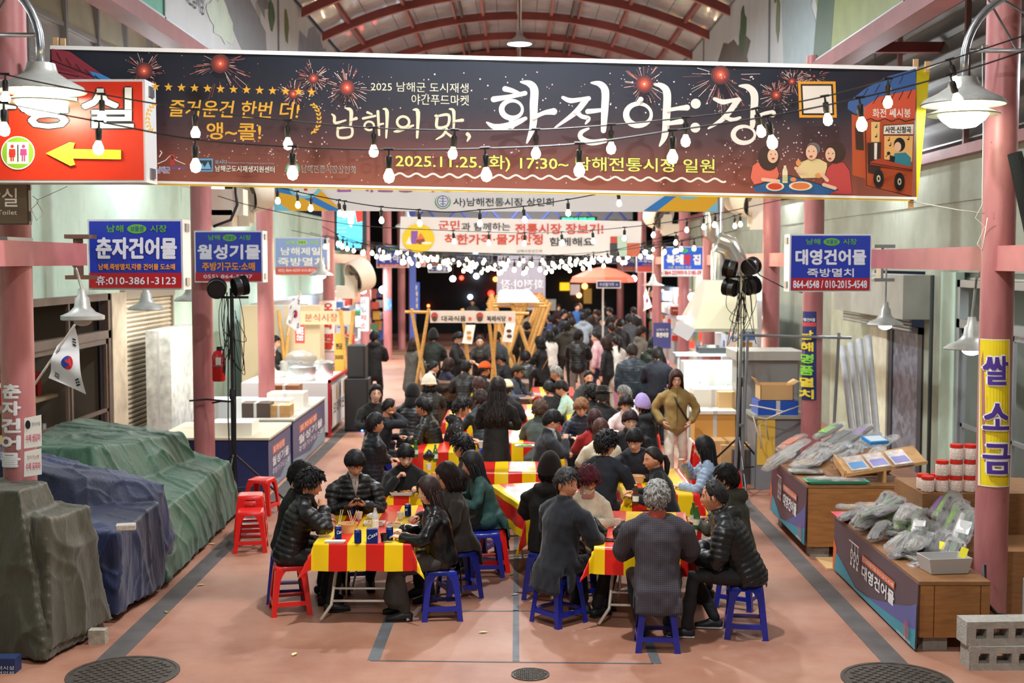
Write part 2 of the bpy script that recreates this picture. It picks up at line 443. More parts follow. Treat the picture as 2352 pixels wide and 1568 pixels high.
def clumps(line,n,length,r,seed,out=.35,zmin=-1,top=1.0,fall=.5,fwd=0.0):
 rng=np.random.default_rng(int(seed*10)+5);mb=MB();L=LINES[line];k=0;tries=0
 while k<n and tries<n*12:
  tries+=1
  d=rng.normal(size=3);d/=np.linalg.norm(d);az=math.degrees(abs(math.atan2(d[0],d[1])))
  if d[2]<max(np.interp(az,[a for a,_ in L],[b for _,b in L])+.03,zmin)or d[2]>top:continue
  p=head_pts(d[None],.012,False)[0];k+=1
  tan=np.array((d[0]*.9+rng.normal()*.35,d[1]*.7+fwd*max(0,d[2])+rng.normal()*.3,-.45-fall*(1-abs(d[2]))));tan-=d*tan.dot(d);tan/=np.linalg.norm(tan)+1e-6
  q1=p+(tan*.8+d*out)*length*.5;q2=q1+(tan+d*out*rng.uniform(-.6,.7))*length*.5
  mb.tube([p,q1,q2],[r,r*.9,r*.15],4)
 return np.array(mb.v),mb.f
def strands(n,L,r,seed,az0=70,side=1.0,back=.0,wave=0.0,fwd=False):
 """long locks that leave the crown and hang down around head, neck and shoulders"""
 rng=np.random.default_rng(int(seed*10)+9);mb=MB()
 for k in range(n):
  az=math.radians(rng.uniform(az0,360-az0));zt=rng.uniform(-.2,.75);c=math.sqrt(1-zt*zt)
  d=np.array((math.sin(az)*c,math.cos(az)*c,zt));p=head_pts(d[None],.018,False)[0]
  h=np.array((math.sin(az),math.cos(az),0));rr=rng.uniform(.086,.108);ln=L*rng.uniform(.82,1.0)
  a=np.array((h[0]*rr*.86,h[1]*rr*1.04,-.02));e=np.array((h[0]*rr*(1.05+.35*side),h[1]*rr*1.0-.035-back,-ln))
  m=(a+e)/2+np.array((0,0,0));m[:2]=h[:2]*rr*np.array((.92,.95))+np.array((0,-.012))
  pts=[p,a,m,e]
  if wave:pts=[p,a]+[a+(e-a)*u+np.array((math.sin(u*14+k)*wave,math.cos(u*12+k*2)*wave,0))for u in(.2,.4,.6,.8,1.0)]
  R=[r*.6]+[r]*(len(pts)-2)+[r*.25]
  mb.tube(pts,R,5,flat=.7)
 return np.array(mb.v),mb.f
def joinvf(L):
 V=[];F=[];o=0
 for v,f in L:
  v=np.asarray(v)
  if len(v)==0:continue
  V.append(v);F+=[tuple(i+o for i in q)for q in f];o+=len(v)
 return np.concatenate(V),F
def obj_vf(name,v,f,m,parent,smooth=True):
 me=bpy.data.meshes.new(name);me.from_pydata(np.asarray(v).tolist(),[],f)
 if m:me.materials.append(m)
 if smooth:me.shade_smooth()
 ob=bpy.data.objects.new(name,me);COL.objects.link(ob);ob.parent=parent;return ob
CM={}
def dk(c):
 r=[int(c[i:i+2],16)for i in(1,3,5)];f=.45+.55*min(1,sum(r)/420)
 return '#'+''.join('%02x'%int(v*f)for v in r)
def cloth(col,kind='plain'):
 key=(col,kind)
 if key in CM:return CM[key]
 if kind=='check':
  m=newmat('checked_wool',.85);nt,N,L,b=nodes_of(m);tc=N.new('ShaderNodeTexCoord');sp=N.new('ShaderNodeSeparateXYZ');L.new(tc.outputs['Object'],sp.inputs[0])
  outs=[]
  for ax,s in(('X',62),('Z',62)):
   a=N.new('ShaderNodeMath');a.operation='MULTIPLY';a.inputs[1].default_value=s;L.new(sp.outputs[ax],a.inputs[0])
   c=N.new('ShaderNodeMath');c.operation='FRACT';L.new(a.outputs[0],c.inputs[0])
   g=N.new('ShaderNodeMath');g.operation='LESS_THAN';g.inputs[1].default_value=.26;L.new(c.outputs[0],g.inputs[0]);outs.append(g)
  mx=N.new('ShaderNodeMath');mx.operation='MAXIMUM';L.new(outs[0].outputs[0],mx.inputs[0]);L.new(outs[1].outputs[0],mx.inputs[1])
  L.new(mixc(nt,mx.outputs[0],'#443f47','#2b272e'),b.inputs['Base Color']);CM[key]=m;return m
 if kind=='floral':
  m=newmat('patterned_black_fleece',.85);nt,N,L,b=nodes_of(m);tc=N.new('ShaderNodeTexCoord')
  f=noise(nt,tc.outputs['Object'],22,4,.7);L.new(ramp(nt,f,[(0.60,col),(0.66,'#c8c8c0')]),b.inputs['Base Color']);CM[key]=m;return m
 p=dict(plain=(.75,.5,90,0),puffer=(.42,.25,60,0),wool=(.95,.35,160,.4),leather=(.28,.25,35,0),fleece=(.95,.4,120,.5),denim=(.85,.5,140,0))[kind]
 CM[key]=mat(dk(col),p[0],0,.14,14,p[1]*.5,p[2],sheen=p[3]*.3);return CM[key]
PEOPLE=[]
def person(px,py,face,label,top=('#15161a','puffer'),legs='#17181c',hair=('short','#15110f'),seat=True,sex='m',h=1.0,lean=.18,look=0,nod=.15,tilt=0.0,arms='table',det=1,skin='#d9a184',tlen=.06,bulk=.0,collar=None,hood=None,shirt=None,extra=(),skirt=None,shoes='#1a1a1c',eyes=None,mouth='closed',hand='relax',group=None,stool=None,feet=None,zip_=False,at=None,hat=None,sh=.45):
 """face: direction faced in degrees, 0 away from the camera, 90 towards +x (right), 180 to the camera"""
 if sex=='f':h*=.94
 fem=sex=='f';rz=-math.radians(face)
 zp=(sh+.095)if seat else .93*h
 u=np.array((0,math.sin(lean),math.cos(lean)));X=np.array((1.0,0,0));p0=np.array((0,0,zp))
 N=p0+u*.50*h;hl=lean*.5+nod*.3
 Hc=N+np.array((0,math.sin(hl)*.14+.022,math.cos(hl)*.142))*h
 R=rot3(math.radians(look),nod,tilt)
 if at:loc=Vector((at[0],at[1],0))
 else:
  g=G(px,py,Hc[2]);c,s=math.cos(rz),math.sin(rz)
  loc=Vector((g.x-(Hc[0]*c-Hc[1]*s),g.y-(Hc[0]*s+Hc[1]*c),0))
 root=thing('person',loc,label,'person',group,rz,local=True);PEOPLE.append(root)
 root['_p']=1
 vx=(.0125,.019,.028)[det];seed=px*.37+py*.11
 sw=(.165 if fem else .185)*h
 S=[N-u*.055*h+X*s*sw for s in(1,-1)]
 TT={'table':[(.15,.36,sh+.31),(-.15,.36,sh+.31)],'eat':[(.12,.30,zp+.42),(-.16,.34,sh+.31)],'phone':[(.07,.30,zp+.27),(-.07,.30,zp+.27)],'fold':[(-.13,.22,zp+.26),(.13,.20,zp+.22)],'down':[(.25,.05,.80*h),(-.25,.05,.80*h)],'pocket':[(.22,.10,.92*h),(-.22,.10,.92*h)],'front':[(.10,.30,zp+.16),(-.10,.32,zp+.18)],'lap':[(.12,.30,sh+.16),(-.12,.30,sh+.16)],'mouth':[(.06,.20,zp+.56),(-.15,.34,sh+.3)]}
 T=TT[arms]if isinstance(arms,str)else arms
 A=[]
 for s,sd in((0,1),(1,-1)):
  e,t=ik(S[s],T[s],.285*h,.245*h,(sd*.8,-.35,-.9));A.append((S[s],e,t))
 hips=[p0+X*s*.085*h-np.array((0,0,.02))for s in(1,-1)]
 if seat:FT=feet or[(.12,.36,.085),(-.12,.33,.085)]
 else:FT=feet or[(.10,.04,.085),(-.10,-.03,.085)]
 Lg=[]
 for s in(0,1):
  k,t=ik(hips[s],FT[s],.43*h,.42*h,(.25*(1,-1)[s],1,.3));Lg.append((hips[s],k,t))
 bd=[loft([N-u*.04,N+(Hc-N)*.5-np.array((0,.006,0)),Hc-np.array((0,.012,.03))],[.055,.053,.05],n=10),loft([p0,p0+u*.15,p0+u*.33,N-u*.05],[(.14,.10),(.12,.09),(.145,.10),(.10,.07)],n=10)]
 for a in A:bd.append(loft([a[0]+(N-u*.12-a[0])*.4-u*.04,a[0]-u*.045,a[1],a[2]+(a[1]-a[2])*.02],[.04,.036,.034,.026],n=8))
 for l in Lg:bd.append(loft([l[0],l[1],l[2]],[.07,.05,.038],n=8))
 eyes=eyes or('down' if nod>.3 else 'open')
 hk=(det,eyes,mouth)
 if hk not in HEADS:HEADS[hk]=head_geo(*hk)
 hv,hf,hm=HEADS[hk];hs=h**.5*1.06
 ex=[((hv*hs)@R.T+Hc,hf)];mi=list(hm)
 hands=hand if isinstance(hand,tuple)else(hand,hand)
 if arms!='pocket':
  for s in(0,1):
   v,f=HANDS[(hands[s],0 if det==0 else 1)];v=v.copy()*(.92 if fem else 1.0)
   if s==1:v[:,0]*=-1
   v[:,0]*=-1
   d=A[s][2]-A[s][1];d/=np.linalg.norm(d);nrm=np.array((0,0,-1.0 if arms=='phone' else 1.0))if seat or arms in('phone','front')else X*(1,-1)[s]
   xx=np.cross(d,nrm);xx/=np.linalg.norm(xx);zz=np.cross(xx,d)
   ff=f if s==1 else[q[::-1]for q in f]
   ex.append((v@np.stack([xx,d,zz])+A[s][2],ff));mi+=[0]*len(f)
 ev,ef=joinvf(ex)
 body=fuse('body',bd,max(vx,.022),[SK[skin],M_WHITE,M_EYE,hairmat(hair[1]),M_LIP,M_MOUTH],root,2,None,(ev,ef,mi))
 kind=top[1];mt=cloth(top[0],'puffer' if kind=='puffer' else('plain' if kind in('shirt','coat')else kind))
 B=bulk+{'puffer':.016,'coat':.012,'wool':.014,'leather':.006,'fleece':.014,'check':.012}.get(kind,.004)
 k=.93 if fem else 1.0
 tl=[p0-u*tlen,p0+u*.02,p0+u*.16,p0+u*.33*h,p0+u*.425*h,N-u*.01]
 tr=[((.168+B)*k,.135+B),((.165+B)*k,.13+B),((.150+B)*k,.118+B),((.178+B)*k,.122+B),((.150+B)*k,.095+B*.8),(.07+B*.5,.068+B*.5)]
 ps=[loft(tl,tr,n=18)]
 if not seat and tlen>.25:ps.append(loft([p0,p0-u*tlen],[(.165*k+B,.13+B),(.19*k+B,.17+B)],n=16))
 if seat and tlen>.1:
  ps.append(loft([p0+np.array((0,-.05,.05)),p0+np.array((0,-.13,-.05)),p0+np.array((0,-.17,-tlen))],[(.17,.08),(.19,.06),(.20,.03)],n=14))
  for s in(1,-1):ps.append(loft([p0+X*s*.12,p0+X*s*.17+np.array((0,.10,-.03))],[(.07,.09),(.05,.07)],n=10))
 ar=[r+B*.8 for r in((.062,.064,.052,.045)if not fem else(.056,.056,.046,.040))]
 for s in(0,1):ps.append(loft([N-u*.03,(N+S[s])/2-u*.012,S[s]-u*.03-X*(1,-1)[s]*.02],[(.062+B*.5,.058+B*.5),(.060+B*.5,.06+B*.5),(.056+B*.6,.058+B*.6)],side=(0,1,0),n=12))
 for a in A:
  w_=a[2]+(a[1]-a[2])*.06
  sg=1.0 if a is A[0]else-1.0;d1=(a[1]-a[0])/np.linalg.norm(a[1]-a[0])
  ps.append(loft([N-u*.085*h+X*sg*sw*.30,a[0]-X*sg*.045-u*.026,a[0]-X*sg*.012-u*.036+d1*.012,a[0]+d1*.065,(a[0]+a[1])/2+d1*.01,a[1]-d1*.04,a[1]+(a[2]-a[1])*.12,(a[1]+a[2])/2,w_],[ar[0]*.8,ar[0]*.88,ar[0]*.97,ar[1],ar[1]*.95,ar[2]*1.08,ar[2]*1.05,ar[2]*.95,ar[3]],n=12))
 if collar is None:collar=kind in('puffer','coat','wool','fleece')
 if collar:ps.append(loft([N-u*.035,N+u*.02,N+u*.055],[(.082,.080),(.076,.075),(.074,.073)],n=14,rnd=False))
 if hood:ps.append(loft([N+np.array((-.11,-.02,-.01)),N+np.array((0,-.105,-.0)),N+np.array((.11,-.02,-.01))],[(.05,.045),(.07,.075),(.05,.045)],side=(0,0,1),n=12))
 rib=kind=='puffer'
 def post(co,nr,u=u,p0=p0,A=A,rib=rib,seed=seed,seat=seat,tlen=tlen):
  dt,s=segdist(co,p0-u*.3,p0+u*.5);dt=dt-.11;par=s.copy();arm=np.zeros(len(co),bool)
  for a in A:
   d1,s1=segdist(co,a[0],a[1]);d2,s2=segdist(co,a[1],a[2])
   m1=d1-.02<dt;par=np.where(m1,s1,par);dt=np.where(m1,d1-.02,dt);arm|=m1
   m2=d2<dt;par=np.where(m2,.28+s2,par);dt=np.where(m2,d2,dt);arm|=m2
  disp=wob(co,26,seed)*.004+wob(co*np.array((1,1,.45)),44,seed+2)*.0035
  if rib:disp=disp+(np.abs(np.sin(PI*(par+.004*wob(co,20,seed))/.052))**.55-.6)*.011
  elif kind in('leather','plain','coat'):disp=disp+wob(co*np.array((.5,.5,1.6)),30,seed+5)*.004*(arm*1.0+.4)
  co=co+nr*disp[:,None]
  if seat:
   m=(np.abs(co[:,0])<.19)&(np.abs(co[:,1])<.165)&(co[:,2]<sh+.008);co[m,2]=sh+.008
  return co
 jname={'puffer':'padded_jacket','coat':'coat','wool':'wool_coat','leather':'leather_jacket','fleece':'fleece_jacket','check':'checked_jacket'}.get(kind,'jacket')
 fuse(jname,ps,vx,[mt],root,2,post)
 if True:
  lp=[loft([p0+X*.06*s+u*.05,p0+X*.06*s-np.array((0,0,.03))],[(.088*k,.105),(.092*k,.108)],n=12)for s in(1,-1)]
  for l in Lg:lp.append(loft([l[0],l[0]+(l[1]-l[0])*.5,l[1],l[1]+(l[2]-l[1])*.5,l[2]+np.array((0,0,.005))],[.088*k,.080,.064,.058,.050],n=12))
  if skirt is not None:
   kn=(Lg[0][1]+Lg[1][1])/2
   if seat:lp.append(loft([p0+u*-.02,kn+np.array((0,.02,-.03)),kn+np.array((0,.02,-.30))],[(.145,.085),(.18,.085),(.21,.12)],n=16));lp.append(loft([p0+np.array((0,-.05,-.03)),np.array((0.04,-.17,.24))],[(.13,.05),(.19,.025)],n=14))
   else:lp.append(loft([p0,p0-np.array((0,0,.5))],[(.17,.13),(.24,.2)],n=16))
  def postl(co,nr,seed=seed):
   co=co+nr*(wob(co,22,seed)*.005+wob(co*np.array((1,1,.3)),50,seed)*.003)[:,None]
   if seat:
    m=(np.abs(co[:,0])<.2)&(np.abs(co[:,1])<.17)&(co[:,2]<sh+.004);co[m,2]=sh+.004
   return co
  fuse('skirt' if skirt else 'trousers',lp,max(vx,.016),[cloth(skirt or legs,'plain')],root,2,postl)
 for l in Lg:
  f0=l[2];yaw=0
  v,f=loft([f0+(0,-.045,-.045),f0+(0,.02,-.035),f0+(0,.09,-.052),f0+(0,.16,-.062)],[(.038,.042),(.043,.05),(.045,.033),(.034,.022)],n=12)
  v[:,2]=np.maximum(v[:,2],f0[2]-.083);so=obj_vf('shoe',v,f,mat(shoes,.5),root)
  if det==0:
   v,f=loft([f0+(0,-.06,-.075),f0+(0,.05,-.075),f0+(0,.17,-.075)],[(.040,.010),(.046,.010),(.036,.010)],n=12)
   v[:,2]=np.clip(v[:,2],f0[2]-.085,f0[2]-.062);obj_vf('shoe_sole',v,f,mat('#d8d4cc' if shoes!='#1a1a1c' else '#0d0d0e',.6),so)
 if shirt:
  v,f=loft([N-u*.03+(0,.018,0),N+u*.035+(0,.022,0),N+u*.065+(0,.02,0)],[(.066,.066),(.061,.062),(.060,.060)],n=16,rnd=False)
  v2,f2=loft([N+(0,.075,-.0),N+(0,.098,-.06),N+(0,.108,-.16)],[(.035,.02),(.030,.02),(.004,.01)],n=8);v2=v2+u*0
  obj_vf('shirt_collar',*joinvf([(v,f),(v2,f2)]),cloth(shirt,'plain'),root)
 if zip_:
  q=[p0+u*s+np.array((0,(.118+B+.004)*(1 if s<.4 else .8),0))+(0,.004,0)for s in(-.02,.1,.2,.3,.4,.5)]
  v,f=loft(q,[.004]*6,n=6);obj_vf('zipper',v,f,mat(zip_ if isinstance(zip_,str)else '#0a0a0b',.4),root)
 Hs=hair[0];hmat=hairmat(hair[1]);nC=(150,60,22)[det];parts=[]
 if Hs=='short':parts=[cap_geo('short',.024,det,.2,seed),clumps('short',int(nC*1.6),.05,.0085,seed,.3,fwd=.7)]
 elif Hs=='messy':parts=[cap_geo('short',.030,det,.4,seed),clumps('short',nC*2,.06,.011,seed,.7,fwd=.5)]
 elif Hs=='fringe':parts=[cap_geo('fringe',.026,det,.15,seed),clumps('fringe',int(nC*1.5),.055,.010,seed,.12,zmin=.5,fwd=.6)]
 elif Hs=='bald':parts=[cap_geo('bald',.012,det,.2,seed),clumps('bald',nC//2,.03,.004,seed,.3)]
 elif Hs=='grey':parts=[cap_geo('short',.022,det,.3,seed),clumps('short',nC*2,.04,.009,seed,.55)]
 elif Hs=='perm':parts=[cap_geo('bob' if len(hair)>2 else 'fringe',.034,det,.25,seed,.012),clumps('fringe',nC*2,.04,.009,seed,1.1)]
 elif Hs=='bob':parts=[cap_geo('bob',.026,det,.12,seed),strands(nC,.15,.012,seed,58,.1)]
 elif Hs=='long':parts=[cap_geo('long',.022,det,.08,seed),strands(nC,.34,.013,seed,62,.3,.02)]
 elif Hs=='wavy':parts=[cap_geo('long',.03,det,.15,seed),strands(int(nC*1.4),.46,.015,seed,66,.9,.04,.014)]
 elif Hs=='pony':
  parts=[cap_geo('back',.014,det,.06,seed),loft([(0,-.095,.02),(0,-.135,.01),(0,-.15,-.06),(0,-.135,-.15),(0,-.12,-.22)],[.02,.024,.032,.026,.008],n=10)]
 elif Hs=='bangs':parts=[cap_geo('fringe',.020,det,.08,seed),clumps('fringe',nC,.05,.008,seed,.1,zmin=.5,fwd=.6),loft([(0,-.095,.0),(0,-.13,-.01),(0,-.13,-.10),(0,-.12,-.2)],[.02,.026,.03,.008],n=10)]
 elif Hs=='bun':parts=[cap_geo('back',.014,det,.06,seed),blob((0,-.11,.03),(.04,.035,.04),10,7)]
 if Hs!='none':
  v,f=joinvf(parts);obj_vf('hair',(v*hs)@R.T+Hc,f,hmat,root)
 if hat:
  hk,hc=hat;hm_=cloth(hc,'wool');pp=[]
  if hk=='beanie':
   v,f=cap_geo('beanie',.034,det,.03,seed);v[:,2]+=np.where(v[:,2]>.05,(v[:,2]-.05)*.35,0);rb=np.sin(np.arctan2(v[:,0],v[:,1])*30)*.003;v[:,0]*=1+rb*8;v[:,1]*=1+rb*8;pp=[(v,f)]
  elif hk=='cap':pp=[cap_geo('hat',.036,det,.02,seed),loft([(0,.06,.062),(0,.115,.055),(0,.165,.042)],[(.075,.008),(.078,.006),(.05,.004)],n=14)]
  elif hk=='armycap':
   v,f=cap_geo('hat',.036,det,.02,seed);v[:,2]=np.minimum(v[:,2],.128);pp=[(v,f),loft([(0,.07,.058),(0,.12,.052),(0,.155,.045)],[(.07,.008),(.07,.006),(.045,.004)],n=14)]
  elif hk=='bucket':v,f=cap_geo('beanie',.045,det,.08,seed,.008);m2=MB().lathe((0,0,0),[(.10,.05),(.14,.01),(.15,-.012),(.145,-.012),(.10,.03)],24);pp=[(v,f),(np.array(m2.v)*np.array((.95,1.1,1)),m2.f)]
  elif hk=='fedora':m2=MB().lathe((0,-.005,0),[(.17,.062),(.17,.068),(.11,.070),(.108,.10),(.102,.155),(.06,.168),(.0,.150)],28);pp=[(np.array(m2.v)*np.array((.84,1.02,1)),m2.f)]
  elif hk=='hood':pp=[cap_geo('hood',.04,det,.05,seed),loft([(0,-.03,-.06),(0,-.03,-.17)],[(.10,.10),(.12,.11)],n=14)]
  v,f=joinvf(pp);obj_vf({'beanie':'knit_beanie','cap':'baseball_cap','armycap':'field_cap','bucket':'bucket_hat','fedora':'fedora','hood':'hood'}[hk],(v*hs)@R.T+Hc,f,hm_,root)
  if hk=='fedora':m2=MB().lathe((0,-.005,0),[(.112,.070),(.110,.092)],28);obj_vf('hat_band',(np.array(m2.v)*np.array((.84,1.02,1))*hs)@R.T+Hc,m2.f,mat('#0a0a0a',.5),root)
 for e in extra:
  if e=='glasses':
   mb=MB()
   for s in(-1,1):
    mb.tube([(s*.032+.021*math.cos(a),.094-.003*abs(math.cos(a)),.002+.016*math.sin(a))for a in[i*PI/7 for i in range(15)]],.0017,5)
    mb.tube([(s*.053,.090,.006),(s*.078,.02,.006),(s*.078,-.015,.0)],.0015,5)
   mb.tube([(-.011,.096,.004),(.011,.096,.004)],.0015,5)
   obj_vf('glasses',(np.array(mb.v)*hs)@R.T+Hc,mb.f,mat('#2a2426',.3,.4),root)
  elif e in('mask','blackmask'):
   D,F=sph(28,20);sel=lambda d:(abs(d[0])<.78 and d[1]>.25 and-.86<d[2]<-.16)
   P_=head_pts(D,.006,True);P_[:,1]+=.004
   FF=[q for q in F if all(sel(D[i])for i in q)]
   obj_vf('face_mask',(P_*hs)@R.T+Hc,FF,mat('#f0efec' if e=='mask' else '#17171a',.8),root)
  elif e=='scarf' or(isinstance(e,tuple)and e[0]=='scarf'):
   c=e[1]if isinstance(e,tuple)else '#b45a5a'
   v,f=loft([N+(0,0,-.02),N+u*.02,N+u*.045],[(.085,.085),(.082,.082),(.072,.074)],n=16);v=v+(wob(v,60,seed)*.005)[:,None]
   obj_vf('scarf',v,f,cloth(c,'wool'),root)
  elif isinstance(e,tuple)and e[0]=='strap':
   q=[S[0]+u*.07,N+np.array((.06,.06,-.02)),p0+u*.3+np.array((0,.155+B,0)),p0+u*.06+np.array((-.16,.09+B,0))]if e[2]=='f' else[S[0]+u*.07,N+np.array((.07,-.08,-.06)),p0+u*.28+np.array((0,-.15-B,0)),p0+u*.05+np.array((-.17,-.08-B,0))]
   v,f=loft(q,[(.012,.004)]*4,n=6);obj_vf('bag_strap',v,f,mat(e[1],.5),root)
  elif isinstance(e,tuple)and e[0]=='stripe':
   v,f=loft([p0+u*.26,p0+u*.285],[(.185+B,.128+B)]*2,n=24,rnd=False);obj_vf('chest_band',v,f,cloth(e[1],'plain'),root)
 if seat and stool is not False:place_stool((loc.x,loc.y),rz,stool)
 root['_H']=[float(x)for x in Hc];root['_A0']=[float(x)for x in A[0][2]];root['_A1']=[float(x)for x in A[1][2]]
 return root
M_RED=mat('#d81a14',.3,coat=.3);M_BLUE=mat('#15248f',.32,coat=.25)
def make_stool(m,label):
 r=thing('plastic_stool',(0,0,0),label,'stool',None,0,local=True)
 T,Bm,H=.138,.185,.45
 def at(z):return T+(Bm-T)*(1-z/H)
 def rr(h,z,rad=.03,n=4):
  out=[]
  for cx,cy,a0 in((1,1,0),(-1,1,90),(-1,-1,180),(1,-1,270)):
   for i in range(n):a=math.radians(a0+90*i/(n-1));out.append((cx*(h-rad)+rad*math.cos(a),cy*(h-rad)+rad*math.sin(a),z))
  return out
 s=MB();rings=[rr(.02,H-.006,.005),rr(.10,H-.004),rr(T-.012,H),rr(T-.003,H-.004),rr(T+.001,H-.012),rr(at(H-.045)+.001,H-.045),rr(at(H-.045)-.006,H-.045),rr(T-.010,H-.012),rr(.02,H-.012,.005)]
 n=len(rings[0]);s.v=[p for q in rings for p in q]
 s.f=[(i*n+k,i*n+(k+1)%n,(i+1)*n+(k+1)%n,(i+1)*n+k)for i in range(len(rings)-1)for k in range(n)]+[tuple(range(n))];s.m=[0]*len(s.f)
 s.build('seat',m,r,smooth='auto')
 def wleg(z):return .046+.012*(z/H)+(.05*max(0,(z-.30)/.12)**2 if z>.30 else 0)+(.012 if z<.012 else 0)
 legs=[]
 lb=MB();zs=[0,.012,.014,.10,.2,.30,.34,.37,.392,.405]
 for zi,z in enumerate(zs):
  e=at(z);wv=min(wleg(z),e*.98);t=.006
  lb.v+=[(e,e-wv,z),(e-.008,e-.008*0,z),(e,e,z),(e-wv,e,z),(e-wv,e-t,z),(e-t,e-t,z),(e-t,e-wv,z)]
 for i in range(len(zs)-1):
  for k in(0,2,3,4,5,6):
   k2={0:2,2:3,3:4,4:5,5:6,6:0}[k];lb.f.append((i*7+k,i*7+k2,(i+1)*7+k2,(i+1)*7+k))
 o=(len(zs)-1)*7;lb.f+=[(0,6,5,2),(2,5,4,3),(o,o+2,o+5,o+6),(o+2,o+3,o+4,o+5)];lb.m=[0]*len(lb.f)
 first=lb.build('leg',m,r)
 for k in(1,2,3):
  c=first.copy();COL.objects.link(c);c.parent=r;c.rotation_euler=(0,0,k*PI/2)
 st=MB();
 for sx in range(4):
  a=sx*PI/2;c,q=math.cos(a),math.sin(a);e0=at(.09)-.001;e1=at(.13)-.001
  L=e0-.03
  vs=[(e0,-L,.09),(e0,L,.09),(e1,L,.13),(e1,-L,.13),(e0-.045,-L,.125),(e0-.045,L,.125)]
  vs=[(x*c-y*q,x*q+y*c,z)for x,y,z in vs];st.add(vs,[(0,1,2,3),(3,2,5,4),(0,3,4),(1,5,2),(0,4,5,1)])
 st.build('stretcher',m,r);return r
STOOLS={}
STN={'red':0,'blue':0}
def place_stool(xy,rz,spec,z=0.0,label=None,group=None):
 col='blue'
 if spec:
  col,label=spec[0],spec[1]
 elif not label:
  col='blue' if(int(xy[0]*7+xy[1]*3)%3)else 'red'
  label='%s plastic stool under a seated diner at the tables further back'%col;group='%s stools under the diners further back'%col
 if col not in STOOLS:r=STOOLS[col]=make_stool(M_RED if col=='red' else M_BLUE,label)
 else:
  src=STOOLS[col];r=src.copy();COL.objects.link(r)
  for c in SCH[col]:d=c.copy();COL.objects.link(d);d.parent=r
 if col not in SCH:SCH[col]=[c for c in COL.objects if c.parent==r]
 r.location=(xy[0],xy[1],z);r.rotation_euler=(0,0,rz);r['label']=label
 if group:r['group']=group
 elif 'group' in r.keys():del r['group']
 return r
SCH={}
LX,RX=-4.2,4.1
LX1=-4.29
C_PINK='#b8686a'
def colmat():
 m=newmat('pink_painted_steel',.38);nt,N,L,b=nodes_of(m);tc=N.new('ShaderNodeTexCoord')
 f=noise(nt,tc.outputs['Object'],1.6,6,.6,(3,3,.6));c1=ramp(nt,f,[(.3,'#9c5d60'),(.55,'#b0706f'),(.75,'#bd8580')])
 f2=noise(nt,tc.outputs['Object'],14,6,.7,(1.5,1.5,.7));r=N.new('ShaderNodeValToRGB');r.color_ramp.elements[0].position=.66;r.color_ramp.elements[1].position=.72
 L.new(f2,r.inputs['Fac']);L.new(mixc(nt,r.outputs['Color'],c1,'#4a2a22'),b.inputs['Base Color']);bumpn(nt,f2,b,.08);return m
M_COL=colmat();M_BEAM=mat('#b9696c',.45,var=.15,vscale=3);M_REDSTEEL=mat('#84423f',.5,var=.2,vscale=2)
M_MINT=None
def wallmat(a,bcol,stain):
 m=newmat('mint_painted_plaster',.8);nt,N,L,b=nodes_of(m);tc=N.new('ShaderNodeTexCoord')
 f=noise(nt,tc.outputs['Object'],.9,8,.62);c1=ramp(nt,f,[(.32,bcol),(.6,a)])
 f2=noise(nt,tc.outputs['Object'],1.1,8,.7,(3,3,.5));r=N.new('ShaderNodeValToRGB');r.color_ramp.elements[0].position=.6;r.color_ramp.elements[1].position=.78
 L.new(f2,r.inputs['Fac']);L.new(mixc(nt,r.outputs['Color'],c1,stain),b.inputs['Base Color']);bumpn(nt,f,b,.15);return m
M_MINT=wallmat('#bcd3c2','#a3bfae','#858c74');M_GREYWALL=wallmat('#a3a897','#8b907f','#6d6f62')
def floormat():
 m=newmat('terracotta_paving_coat',.55);nt,N,L,b=nodes_of(m);tc=N.new('ShaderNodeTexCoord');v=tc.outputs['Object']
 f=noise(nt,v,.45,8,.62);c=ramp(nt,f,[(.30,'#83523f'),(.50,'#a26f58'),(.72,'#b58d78')])
 g=noise(nt,v,3.2,10,.72);c=mixc(nt,ramp(nt,g,[(.42,'#000000'),(.75,'#8f8f8f')]),c,'#c0a08e')
 h=noise(nt,v,1.1,10,.75,(1,.5,1));c=mixc(nt,ramp(nt,h,[(.60,'#000000'),(.70,'#a0a0a0')]),c,'#7a4a3b')
 s=noise(nt,v,45,4,.6);c=mixc(nt,ramp(nt,s,[(.62,'#000000'),(.72,'#666666')]),c,'#5d4a42')
 L.new(c,b.inputs['Base Color']);rr=N.new('ShaderNodeMapRange');rr.inputs[3].default_value=.42;rr.inputs[4].default_value=.68;L.new(g,rr.inputs[0]);L.new(rr.outputs[0],b.inputs['Roughness'])
 bumpn(nt,g,b,.12,.01);return m
mb=MB();mb.add([(-8,-4,0),(8,-4,0),(8,60,0),(-8,60,0),(-8,-4,-.2),(8,-4,-.2),(8,60,-.2),(-8,60,-.2)],[(0,1,2,3),(7,6,5,4)]);struct(mb,'floor',floormat())
M_TAPE=mat('#5b5e62',.6,var=.25,vscale=6)
def strip(name,pts,wd,m,z=.003,n=None):
 q=MB()
 for a,b in zip(pts[:-1],pts[1:]):
  a=Vector((a[0],a[1],0));b=Vector((b[0],b[1],0));t=(b-a).normalized();s=Vector((-t.y,t.x,0))*wd/2
  q.prism([a-s,b-s,b+s,a+s],(0,0,z),m)
 return struct(q,name)
g=lambda x,y:G(x,y)[:2]
strip('trim_1',[g(1185,1518),(g(1185,1518)[0],20)],.055,M_TAPE)
strip('trim_2',[g(851,1517),g(1500,1524)],.022,mat('#4a4d55',.6))
strip('trim_3',[g(858,1516),(g(858,1516)[0]+.02,12.0)],.10,M_TAPE)
strip('trim_4',[g(1508,1524),(g(1508,1524)[0]-.02,12.2)],.08,M_TAPE)
strip('trim_5',[g(1000,1403),g(1230,1403)],.03,M_TAPE);strip('trim_6',[g(1110,1287),g(1180,1287)],.05,M_TAPE)
